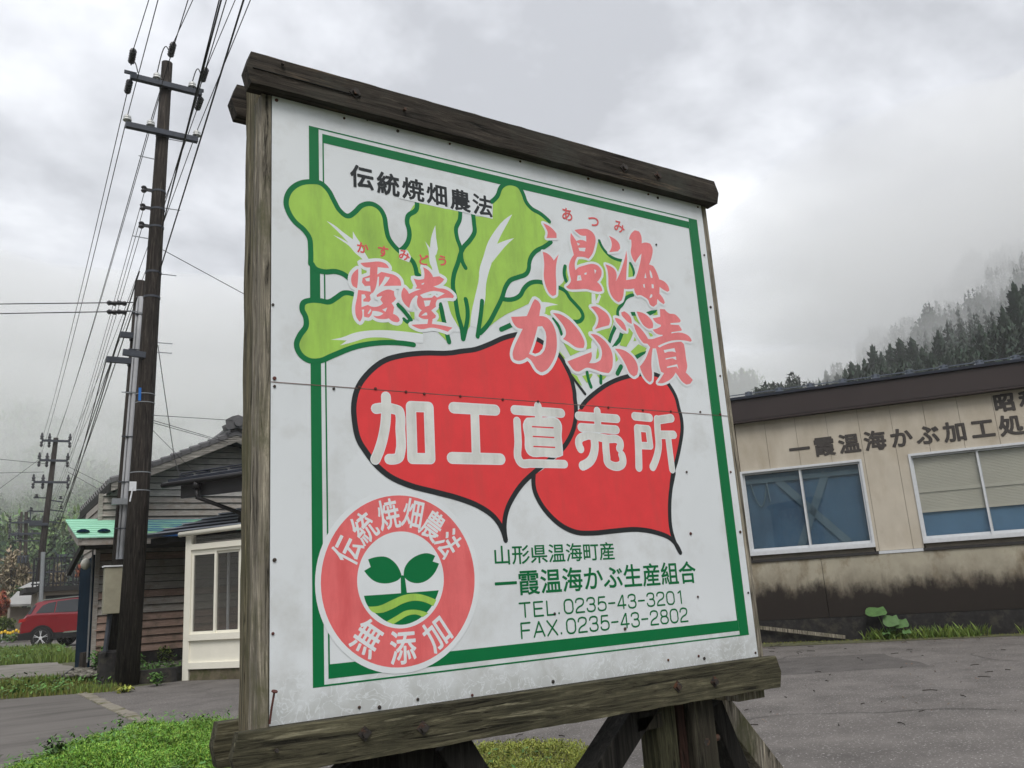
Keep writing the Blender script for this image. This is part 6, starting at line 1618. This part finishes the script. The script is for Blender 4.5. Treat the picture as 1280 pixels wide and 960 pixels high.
q_ = clump(scatter(cov, 2600, R1), R1, .9, 1.4); v, f = leafy(q_, R1.uniform(.10, .20, len(q_)), .022, R1); fastmesh('weeds', v, f, M['weed'])
p = onz(66, 962); plant('leafy_plant', p, 'small upright dark weed at the edge of the bright ground cover', 'plant', .20, .06, 40, .04, M['dark_leaf'], R1)
cov2 = [tuple(onz(*p)[:2]) for p in [(560, 945), (610, 935), (680, 932), (735, 942), (770, 985)]] + [(3.2, 3.3), (2.6, 2.9), (1.6, 3.1), (1.5, 4.2), (2.0, 4.9)]
sheet('planting_bed', cov2, .010, 'earth', .05, 10)
cushion(cov2, 1500, .06, M['cover2'], R1, 'ground_cover', .0085, 44, low=.7)
q_ = clump(scatter(cov2, 900, R1), R1, .6, 2.4); v, f = leafy(q_, R1.uniform(.03, .09, len(q_)), .02, R1); fastmesh('weeds', v, f, M['weed'])
# growth along the foot of the hall
st = []
for s in np.arange(-.35, 5.5, .012):
    k = math.sin(s * 3.1) + math.sin(s * 7.3 + 1) * .6 + .6
    if k > R1.uniform(-.5, 1.2): st.append(fp(s + R1.normal(0, .02), 0, .06 + abs(R1.normal(0, .09)))[:2])
st = np.array(st); st = np.repeat(st, 7, 0) + R1.normal(0, .02, (len(st) * 7, 2))
blades('grass', st, .05, .20, .012, M['grass'], R1, .8)
st2 = np.array([fp(R1.uniform(-1.6, 6), 0, .05 + abs(R1.normal(0, .12)))[:2] for _ in range(2600)]); blades('grass', st2, .01, .035, .012, M['grass_y'], R1, .6)
M['moss'] = pm('damp_moss', (.085, .088, .045), var=.5, scale=14, rough=.95, bump=.5, bscale=50)
sheet('moss_strip', [wb(-6, .03), wb(6.4, .03), wb(6.4, .44), wb(3, .52), wb(1, .42), wb(-1, .62), wb(-6, .5)], .008, 'moss', .05, 12)
# butterbur plant by the wall
M['bur'] = pm('butterbur_leaf', (.065, .135, .04), var=.25, scale=14, rough=.6, bump=.3, bscale=30)
p = fp(.13, 0, .16); BT = thing('butterbur_plant', 'broad round leafed butterbur growing at the foot of the hall', 'plant', p)
for (s, d, z, r, tl) in [(-.10, .02, .36, .13, .5), (.06, .06, .24, .10, .9), (.17, .03, .20, .095, .7), (.05, .02, .13, .06, .4), (.22, .09, .10, .05, .6), (-.02, .1, .09, .05, .2)]:
    c = fp(.10 + s, z, .16 + d); n = 14; vs = [c]; 
    for k in range(n):
        a = 2 * math.pi * k / n; rr = r * (1 if k else .7) * (1 + .06 * math.sin(a * 5))
        vs.append(c + EX * math.cos(a - 1.2) * rr + EN * math.sin(a - 1.2) * rr * math.cos(tl) + UPZ * (math.sin(a - 1.2) * -rr * math.sin(tl) + .012 * math.sin(a * 3)))
    MB().raw(vs, [(0, k, k % n + 1) for k in range(1, n + 1)]).build('leaf', M['bur'], BT, smooth=True)
    MB().tube([fp(.10, 0, .16), fp(.10 + s * .5, z * .55, .16 + d * .5), c], .005, 4).build('stem', M['weed'], BT)
# litter on the asphalt: twigs, leaves, little stones
q_ = scatter([(2.2, 3), (12, -2), (13, 6), (7, 13), (3, 11)], 420, R1); v, f = leafy(q_, np.full(len(q_), .012), .011, R1, .2)
M['litter'] = lmat('dry_litter', (.13, .085, .055), .5); fastmesh('leaf_litter', v, f, M['litter'])

ck = MB(); rk2 = random.Random(8)
for (x, y, a, n) in [(4.2, 5.0, .5, 26), (5.6, 3.2, 2.1, 22), (6.8, 6.2, .2, 30), (8.2, 4.4, 1.7, 22), (3.4, 8.2, 1.0, 20), (9.2, 7.4, 2.6, 24), (1.9, 10.6, .3, 14), (.2, 11.2, 2.9, 18)]:
    p = np.array([x, y]); w0 = rk2.uniform(.006, .012); L0 = None
    for k in range(n):
        a += rk2.uniform(-.5, .5); q2_ = p + np.array([math.cos(a), math.sin(a)]) * .11; nn = np.array([-math.sin(a), math.cos(a)]) * w0 * (1 - k / n * .7) / 2
        cur = [(*(q2_ - nn), .0062), (*(q2_ + nn), .0062)]
        if L0 is None: L0 = [(*(p - nn), .0062), (*(p + nn), .0062)]
        ck.raw([L0[0], cur[0], cur[1], L0[1]], [(0, 1, 2, 3)]); L0 = cur; p = q2_
ck.build('asphalt_cracks', pm('dark_crack', (.022, .02, .018), bump=0), None, kind='stuff')  # dark colour of the cracks themselves
M['patch'] = pm('patched_asphalt', (.085, .078, .074), var=.25, scale=4, rough=.95, bump=.6, bscale=120, bdist=.006, c2=(.26, .25, .24), c2scale=60, c2lo=.6, c2hi=.68)
sheet('asphalt_patch', [(5.2, 6.6), (7.6, 4.9), (8.5, 6.0), (6.2, 7.9)], .0052, 'patch', .05, 31)
sheet('asphalt_patch', [(3.1, 9.2), (4.3, 8.6), (4.9, 9.8), (3.6, 10.5)], .0052, 'patch', .05, 32)
tw = MB()
q_ = scatter([(2.2, 2.5), (11, -1), (13, 4), (8, 12), (3.4, 12), (2.4, 7)], 260, R1)
for p in q_:
    a = R1.uniform(0, 3.14); l_ = R1.uniform(.03, .11); d = np.array([math.cos(a), math.sin(a), 0]) * l_
    s_ = np.array([p[0], p[1], .010]); tw.tube([s_, s_ + d * .5 + np.array([R1.normal(0, .006), R1.normal(0, .006), .003]), s_ + d], .0035, 3)
tw.build('twig_litter', pm('dark_twigs', (.03, .024, .02), bump=0), None, kind='stuff')
q_ = scatter([(3.0, 5), (6, 3), (8, 5), (5, 9)], 500, R1); q_ = np.vstack([clump(q_, R1, .7, 1.6), scatter([wb(-3, .3), wb(5, .3), wb(5, .8), wb(-3, .9)], 420, R1)])
v, f = leafy(q_, np.full(len(q_), .011), .012, R1, .2); fastmesh('leaf_litter', v, f, M['litter'])
# ---------------------------------------------------------------- far garden
M['tulip_y'] = pm('yellow_petals', (.75, .52, .04), bump=0, island=.2); M['orange'] = pm('orange_blossom', (.42, .15, .085), bump=0, island=.35); M['cherry'] = lmat('fading_blossom', (.30, .25, .17), .35)
rngF = np.random.default_rng(5)
for k in range(7):
    px = 2 + k * 3.6; p = np.array([ony(px, 795, 47)[0], 47 + rngF.uniform(-.4, .4), 0])
    T = thing('yellow_tulip', ['first', 'second', 'third', 'fourth', 'fifth', 'sixth', 'seventh'][k] + ' yellow tulip from the left behind the white posts', 'flower', p, 'row of yellow tulips by the driveway')
    v, f = leafy(np.tile(p[:2], (14, 1)) + rngF.normal(0, .08, (14, 2)), rngF.uniform(.1, .35, 14), .16, rngF); fastmesh('leaf', v, f, M['weed'], None, T)
    b = MB()
    b.lathe(p + np.array([0, 0, .38 + rngF.uniform(-.05, .08)]), [(.02, 0), (.065, .04), (.065, .10), (.03, .15)], 7)
    b.build('bloom', M['tulip_y'], T)
def bush(name, label, cat, px, pytop, pybot, Y, wpx, n, leaf, mat, rng, group=None, trunk=False):
    p = ony(px, pybot, Y); t = ony(px, pytop, Y); wd = abs(ony(px + wpx, pybot, Y)[0] - p[0]) / 2
    base = np.array([p[0], Y, max(0, p[2]) if not trunk else 0.]); h = t[2] - base[2]
    T = thing(name, label, cat, base, group)
    b = MB(); b.tube([base - UPZ * .1, base + UPZ * h * .55], [.12 if trunk else .05, .04], 6)
    for k in range(5):
        a = rng.uniform(0, 6.28); b.tube([base + UPZ * h * .35, base + np.array([math.cos(a) * wd * .6, math.sin(a) * wd * .6, h * .75])], .03, 4)
    b.build('trunk', M['creo'], T)
    ncl = max(8, n // 40); cen = rng.normal(0, 1, (ncl, 3)); cen /= np.linalg.norm(cen, axis=1)[:, None]; cen *= (rng.random(ncl) ** .35)[:, None] * .82
    pts = np.repeat(cen, n // ncl, 0) + rng.normal(0, .13, (n // ncl * ncl, 3))
    zc = .58 if trunk else .5
    P = base + np.array([0, 0, h * zc]) + pts * np.array([wd, wd, h * (1 - zc)])
    P = P[P[:, 2] > base[2]]
    v, f = leafy(P, None, leaf, rng, 1.2); fastmesh('crown', v, f, mat, 'stuff', T); return T
bush('cherry_tree', 'pale beige tree past blossom behind the shed and terrace', 'tree', 14, 686, 760, 60, 58, 2600, .16, M['cherry'], rngF, trunk=True)
bush('blossom_shrub', 'muted orange shrub at the left edge above the tulips', 'shrub', 0, 738, 776, 49, 24, 700, .12, M['orange'], rngF)
bush('blossom_shrub', 'small orange shrub seen through the terrace railing', 'shrub', 99, 703, 728, 47, 12, 260, .08, M['orange'], rngF)
bush('garden_shrub', 'rounded green shrub under the orange blossom at the left edge', 'shrub', 4, 768, 796, 48, 30, 700, .10, M['grass'], rngF)
bush('garden_shrub', 'pale spring shrub behind the terrace railing', 'shrub', 70, 703, 740, 52, 26, 500, .12, M['cherry'], rngF)
bush('garden_shrub', 'low green hedge plant between shed and cherry tree', 'shrub', 30, 728, 758, 58, 40, 700, .14, M['dark_leaf'], rngF)

# ---------------------------------------------------------------- woods on the hills
M['cedar'] = lmat('cedar_needles', (.017, .035, .019), .4); M['broad'] = lmat('spring_woodland', (.10, .165, .055), .55); M['broad_dark'] = lmat('dark_broadleaf', (.02, .034, .018), .35); M['bark'] = pm('bark', (.06, .045, .035), bump=0)
def cedar_arrays(rng, h=1., layers=17, per=9, fine=1.):
    """a conifer one unit tall made of drooping sprays round a stem"""
    V, F = [], []; k = 0
    for i in range(layers):
        t = (i + .5) / layers; z = .08 + .90 * t; R_ = .17 * (1 - t) ** .62 * rng.uniform(.55, 1.25) * (1 + .08 * math.sin(t * 19)) + .004
        n = max(5, int(per * (1 - t * .5)))
        for j in range(n):
            a = 2 * math.pi * (j + rng.random()) / n; r_ = R_ * rng.uniform(.5, 1.3); wv = .035 * fine * (1 - t * .55) * rng.uniform(.6, 1.4)
            zz = z + rng.uniform(-.025, .025); ca, sa = math.cos(a), math.sin(a); up = rng.uniform(-.03, .022)
            V += [(ca * r_ * .1, sa * r_ * .1, zz + .02), (ca * r_ * .6 - sa * wv, sa * r_ * .6 + ca * wv, zz - .01), (ca * r_, sa * r_, zz + up), (ca * r_ * .6 + sa * wv, sa * r_ * .6 - ca * wv, zz - .035)]
            F.append((k, k + 1, k + 2, k + 3)); k += 4
    V += [(0, 0, .93), (.008, 0, .93), (.002, 0, 1.0), (-.006, 0, .95)]; F.append((k, k + 1, k + 2, k + 3))
    return np.array(V), np.array(F)
rc = np.random.default_rng(21)
protos = []
for k in range(4):
    V, F = cedar_arrays(rc, layers=52, per=30, fine=.55)
    me = bpy.data.meshes.new('crown'); me.from_pydata(V.tolist(), [], F.tolist()); me.materials.append(M['cedar']); protos.append(me)
tm = MB().tube([(0, 0, -.12), (0, 0, .9)], [.016, .003], 6).mesh('trunk'); tm.materials.append(M['bark'])
def az_el(px, py):
    d = ray(px, py); return math.degrees(math.atan2(d[0], d[1])), math.atan2(d[2], math.hypot(d[0], d[1]))
named = []
def cedar(px, pytop, dist, label, group='cedars on the slope behind the hall', hh=None, fat=1.):
    az, el = az_el(px, pytop); zt = dist * math.tan(el) + EYE[2]; zb = gz(az, dist)
    h = zt - zb; a = math.radians(az)
    if h < 7: h = 7; zb = zt - h
    T = thing('cedar_tree', label, 'tree', (dist * math.sin(a), dist * math.cos(a), zb - .5), group)
    T.rotation_euler = (0, 0, rc.uniform(0, 6.28))
    w_ = min(h, 19) * fat * 1.35
    for nm_, me in (('crown', protos[rc.integers(0, 4)]), ('trunk', tm)):
        o = bpy.data.objects.new(nm_, me); COL.objects.link(o); o.parent = T; o.scale = (w_, w_, h + .5)
    named.append((az, dist))
    return T
near = [(1231, 428, 84), (1242, 404, 92), (1252, 383, 98), (1259, 398, 90), (1266, 353, 104), (1272, 376, 96), (1279, 357, 108), (1290, 350, 104), (1302, 366, 96), (1224, 405, 104), (1216, 436, 88), (1205, 441, 90), (1196, 434, 96), (1186, 440, 92), (1171, 413, 118),
        (1178, 446, 92), (1163, 440, 100), (1152, 434, 112), (1139, 422, 122), (1147, 446, 100), (1128, 448, 104), (1124, 423, 130), (1117, 452, 108), (1111, 430, 134), (1100, 440, 128), (1090, 431, 138), (1095, 456, 118), (1080, 449, 134), (1072, 455, 128), (1064, 452, 140), (1056, 461, 130), (1318, 372, 92), (1336, 360, 104)]
sk = {0: 'dark cedar low on the slope just above the hall roof', 1: 'dark cedar in the nearest ranks above the hall roof', 2: 'tallest dark cedar at the right edge of the picture'}
for i, (px, py, d) in enumerate(near):
    lb = 'dark cedar in the nearest ranks above the hall roof'
    if (px, py) == (1266, 353): lb = 'tallest near cedar with a double looking top at the right edge'
    elif (px, py) == (1090, 431): lb = 'leftmost tall pointed cedar of the dark slope'
    elif (px, py) == (1124, 423): lb = 'pointed cedar second tallest from the left end of the dark slope'
    cedar(px, py, d, lb)
mid = [(1032, 463, 175), (1040, 467, 185), (1046, 466, 170), (1161, 396, 240), (1168, 408, 235), (1176, 396, 250), (1184, 400, 240), (1192, 386, 255), (1201, 392, 245), (1208, 388, 250), (1213, 379, 262), (1222, 378, 255), (1225, 366, 268), (1234, 372, 260), (1243, 375, 265), (1252, 360, 280), (1262, 356, 285),
       (1270, 348, 290), (1280, 344, 290), (1148, 412, 230), (1140, 414, 225), (926, 460, 230), (933, 464, 226), (918, 466, 235), (940, 466, 232), (910, 463, 235)]
for px, py, d in mid:
    lb = 'misty cedar on the farther slope behind the dark ones' if px > 1100 else ('small pointed cedar between the broadleaf clump and the dark slope' if px > 1000 else 'hazy cedar beside the sign edge below the green hill')
    cedar(px, py, d, lb, 'misty cedars on the farther slope' if px > 1100 else ('small cedars right of the broadleaf clump' if px > 1000 else 'hazy cedars beside the sign'))
far_ = [(1255, 330, 480), (1264, 326, 500), (1272, 320, 500), (1280, 314, 520), (1290, 312, 520), (1247, 338, 470), (1240, 345, 450)]
for px, py, d in far_: cedar(px, py, d, 'ghostly cedar almost lost in the mist high on the right', 'ghostly cedars in the mist')
# broadleaf clump above the roof
def broadtree(px, py, dist, wd, label, mat='broad_dark', n=3200, hh=14, group='dark broadleaf trees above the roof', leaf=.42):
    az, el = az_el(px, py); zt = dist * math.tan(el) + EYE[2]; a = math.radians(az); zb = min(gz(az, dist), zt - hh)
    base = np.array([dist * math.sin(a), dist * math.cos(a), zb]); h = zt - zb
    T = thing('broadleaf_tree', label, 'tree', base, group)
    b = MB(); b.tube([base, base + UPZ * h * .6], [.35, .15], 7); b.build('trunk', M['bark'], T)
    ncl = 22; cen = rc.normal(0, 1, (ncl, 3)); cen /= np.linalg.norm(cen, axis=1)[:, None]; cen *= (rc.random(ncl) ** .4)[:, None] * .78; cen[:, 2] = np.abs(cen[:, 2]) * 1.1 - .15
    dd = rc.normal(0, 1, (n, 3)); dd /= np.linalg.norm(dd, axis=1)[:, None]; pts = cen[rc.integers(0, ncl, n)] + dd * .26 * (rc.random(n) ** .3)[:, None]
    P = base + UPZ * h * .62 + pts * np.array([wd / 2, wd / 2, h * .38])
    v, f = leafy(P, None, leaf, rc, 1.3); fastmesh('crown', v, f, M[mat], 'stuff', T)
broadtree(963, 468, 120, 8, 'round dark tree at the left of the clump above the roof')
broadtree(975, 470, 122, 6, 'lower middle tree of the dark clump above the roof')
broadtree(986, 463, 125, 9, 'largest and highest tree of the dark clump above the roof', n=3600)
broadtree(1001, 471, 122, 6.5, 'right hand tree of the dark clump above the roof')
broadtree(955, 474, 120, 7, 'left low tree of the dark clump above the roof')
for px_, py_2 in ((916, 452), (928, 451), (938, 457), (906, 455)): broadtree(px_, py_2, 270, 17, 'pale green tree on the misty knoll beside the sign edge', 'broad', 900, 16, 'pale trees on the misty knoll', .8)
broadtree(1014, 477, 135, 3.0, 'tiny round tree standing alone right of the dark clump', n=500, hh=8)
# everything else on the slopes reads as one mass
def woods(name, az0, az1, r0, r1, n, mats, rng, conifer, hmin, hmax):
    az = rng.uniform(az0, az1, n); r = np.sqrt(rng.uniform(r0 ** 2, r1 ** 2, n)) if r1 > 2.2 * r0 else rng.uniform(r0, r1, n)
    Vs, Fs, off_ = [], [], 0
    pro = [cedar_arrays(rng, layers=12, per=7) for _ in range(3)] if conifer else []
    for i in range(n):
        p = gpt(az[i], r[i]); h = rng.uniform(hmin, hmax)
        if conifer:
            V, F = pro[i % 3]; a = rng.uniform(0, 6.28); c, s = math.cos(a), math.sin(a); ww = h * rng.uniform(.85, 1.25)
            v = np.stack([(V[:, 0] * c - V[:, 1] * s) * ww, (V[:, 0] * s + V[:, 1] * c) * ww, V[:, 2] * h], 1) + p
        else:
            k = 46 if r[i] > 300 else 150; dd = rng.normal(0, 1, (k, 3)); dd /= np.linalg.norm(dd, axis=1)[:, None]; dd[:, 2] = np.abs(dd[:, 2])
            q_ = p + UPZ * h * .35 + dd * np.array([h * .45, h * .45, h * .6]) * rng.uniform(.75, 1.05, (k, 1))
            v, F = leafy(q_, None, h * (.13 if r[i] > 300 else .060), rng, 1.3)
        Vs.append(v); Fs.append(F + off_); off_ += len(v)
    return fastmesh(name, np.vstack(Vs), np.vstack(Fs), mats)
woods('hillside_wood', -9, 22, 110, 300, 1100, M['broad'], rc, False, 6, 11)
woods('hillside_wood', -9, 22, 300, 640, 1500, M['broad'], rc, False, 10, 16)
woods('cedar_wood', -3, 14, 90, 150, 60, M['cedar'], rc, True, 6, 10)
woods('cedar_wood', 50.5, 74, 76, 170, 950, M['cedar'], rc, True, 10, 14)
woods('cedar_wood', 52, 74, 170, 340, 1900, M['cedar'], rc, True, 12, 17)
woods('cedar_wood', 56, 74, 340, 620, 1700, M['cedar'], rc, True, 14, 19)
woods('hillside_wood', 40, 54, 130, 420, 1300, M['broad'], rc, False, 8, 13)

# ---------------------------------------------------------------- low cloud caught on the slopes
def mist(px, py, dist, rx, ry, rz, dens, rot=0., label=''):
    az, el = az_el(px, py); a = math.radians(az); c = np.array([dist * math.sin(a), dist * math.cos(a), dist * math.tan(el)])
    b = MB(); n, m_ = 20, 10; ca, sa = math.cos(a), math.sin(a)
    vs = []
    for i in range(1, m_):
        t = math.pi * i / m_
        for k in range(n):
            u = 2 * math.pi * k / n; q_ = np.array([rx * math.sin(t) * math.cos(u), ry * math.sin(t) * math.sin(u), rz * math.cos(t)]) * (1 + .10 * math.sin(3 * u + i) + .06 * math.sin(5 * u))
            q_[2] += q_[0] * rot
            vs.append(c + np.array([q_[0] * ca + q_[1] * sa, -q_[0] * sa + q_[1] * ca, q_[2]]))
    fs = [(i * n + k, (i + 1) * n + k, (i + 1) * n + (k + 1) % n, i * n + (k + 1) % n) for i in range(m_ - 2) for k in range(n)]
    vs += [vs[0] * .5 + vs[n // 2] * .5 + UPZ * rz * .05, vs[-n] * .5 + vs[-n // 2] * .5 - UPZ * rz * .05]
    fs += [(k, (k + 1) % n, len(vs) - 2) for k in range(n)] + [((m_ - 2) * n + (k + 1) % n, (m_ - 2) * n + k, len(vs) - 1) for k in range(n)]
    o = b.raw(vs, fs).build('mist_bank', None, None, kind='stuff', smooth=True)
    bm = bmesh.new(); bm.from_mesh(o.data); bmesh.ops.recalc_face_normals(bm, faces=bm.faces); bm.to_mesh(o.data); bm.free()
    m = bpy.data.materials.new('low_cloud'); m.use_nodes = True; nd = m.node_tree.nodes; nd.remove(nd['Principled BSDF'])
    pv = nd.new('ShaderNodeVolumePrincipled'); pv.inputs['Color'].default_value = (.98, .985, .99, 1); pv.inputs['Density'].default_value = dens
    m.node_tree.links.new(pv.outputs[0], nd['Material Output'].inputs['Volume']); o.data.materials.append(m)
mist(40, 660, 450, 300, 220, 110, .0013)
mist(60, 560, 430, 170, 150, 30, .008)
mist(50, 705, 200, 120, 95, 60, .0016)
mist(60, 470, 640, 330, 200, 60, .010)
mist(130, 590, 300, 60, 60, 14, .012)
mist(1265, 318, 420, 95, 110, 24, .010, .22)
mist(1290, 235, 640, 240, 160, 62, .009, .1)
mist(1235, 372, 340, 95, 100, 30, .006, .15)
mist(1205, 415, 205, 30, 26, 9, .012, .25)
mist(945, 478, 175, 22, 20, 6, .03)
# ---------------------------------------------------------------- damp air in the valley
hz = MB().box((-700, -300, -1.5), (1150, 1150, 235)).build('haze', None, None, kind='stuff')
m = bpy.data.materials.new('valley_haze'); m.use_nodes = True; nd = m.node_tree.nodes; nd.remove(nd['Principled BSDF'])
pv = nd.new('ShaderNodeVolumePrincipled'); pv.inputs['Color'].default_value = (.96, .97, .98, 1); pv.inputs['Density'].default_value = .0008; pv.inputs['Anisotropy'].default_value = .2
m.node_tree.links.new(pv.outputs[0], nd['Material Output'].inputs['Volume']); hz.data.materials.append(m)
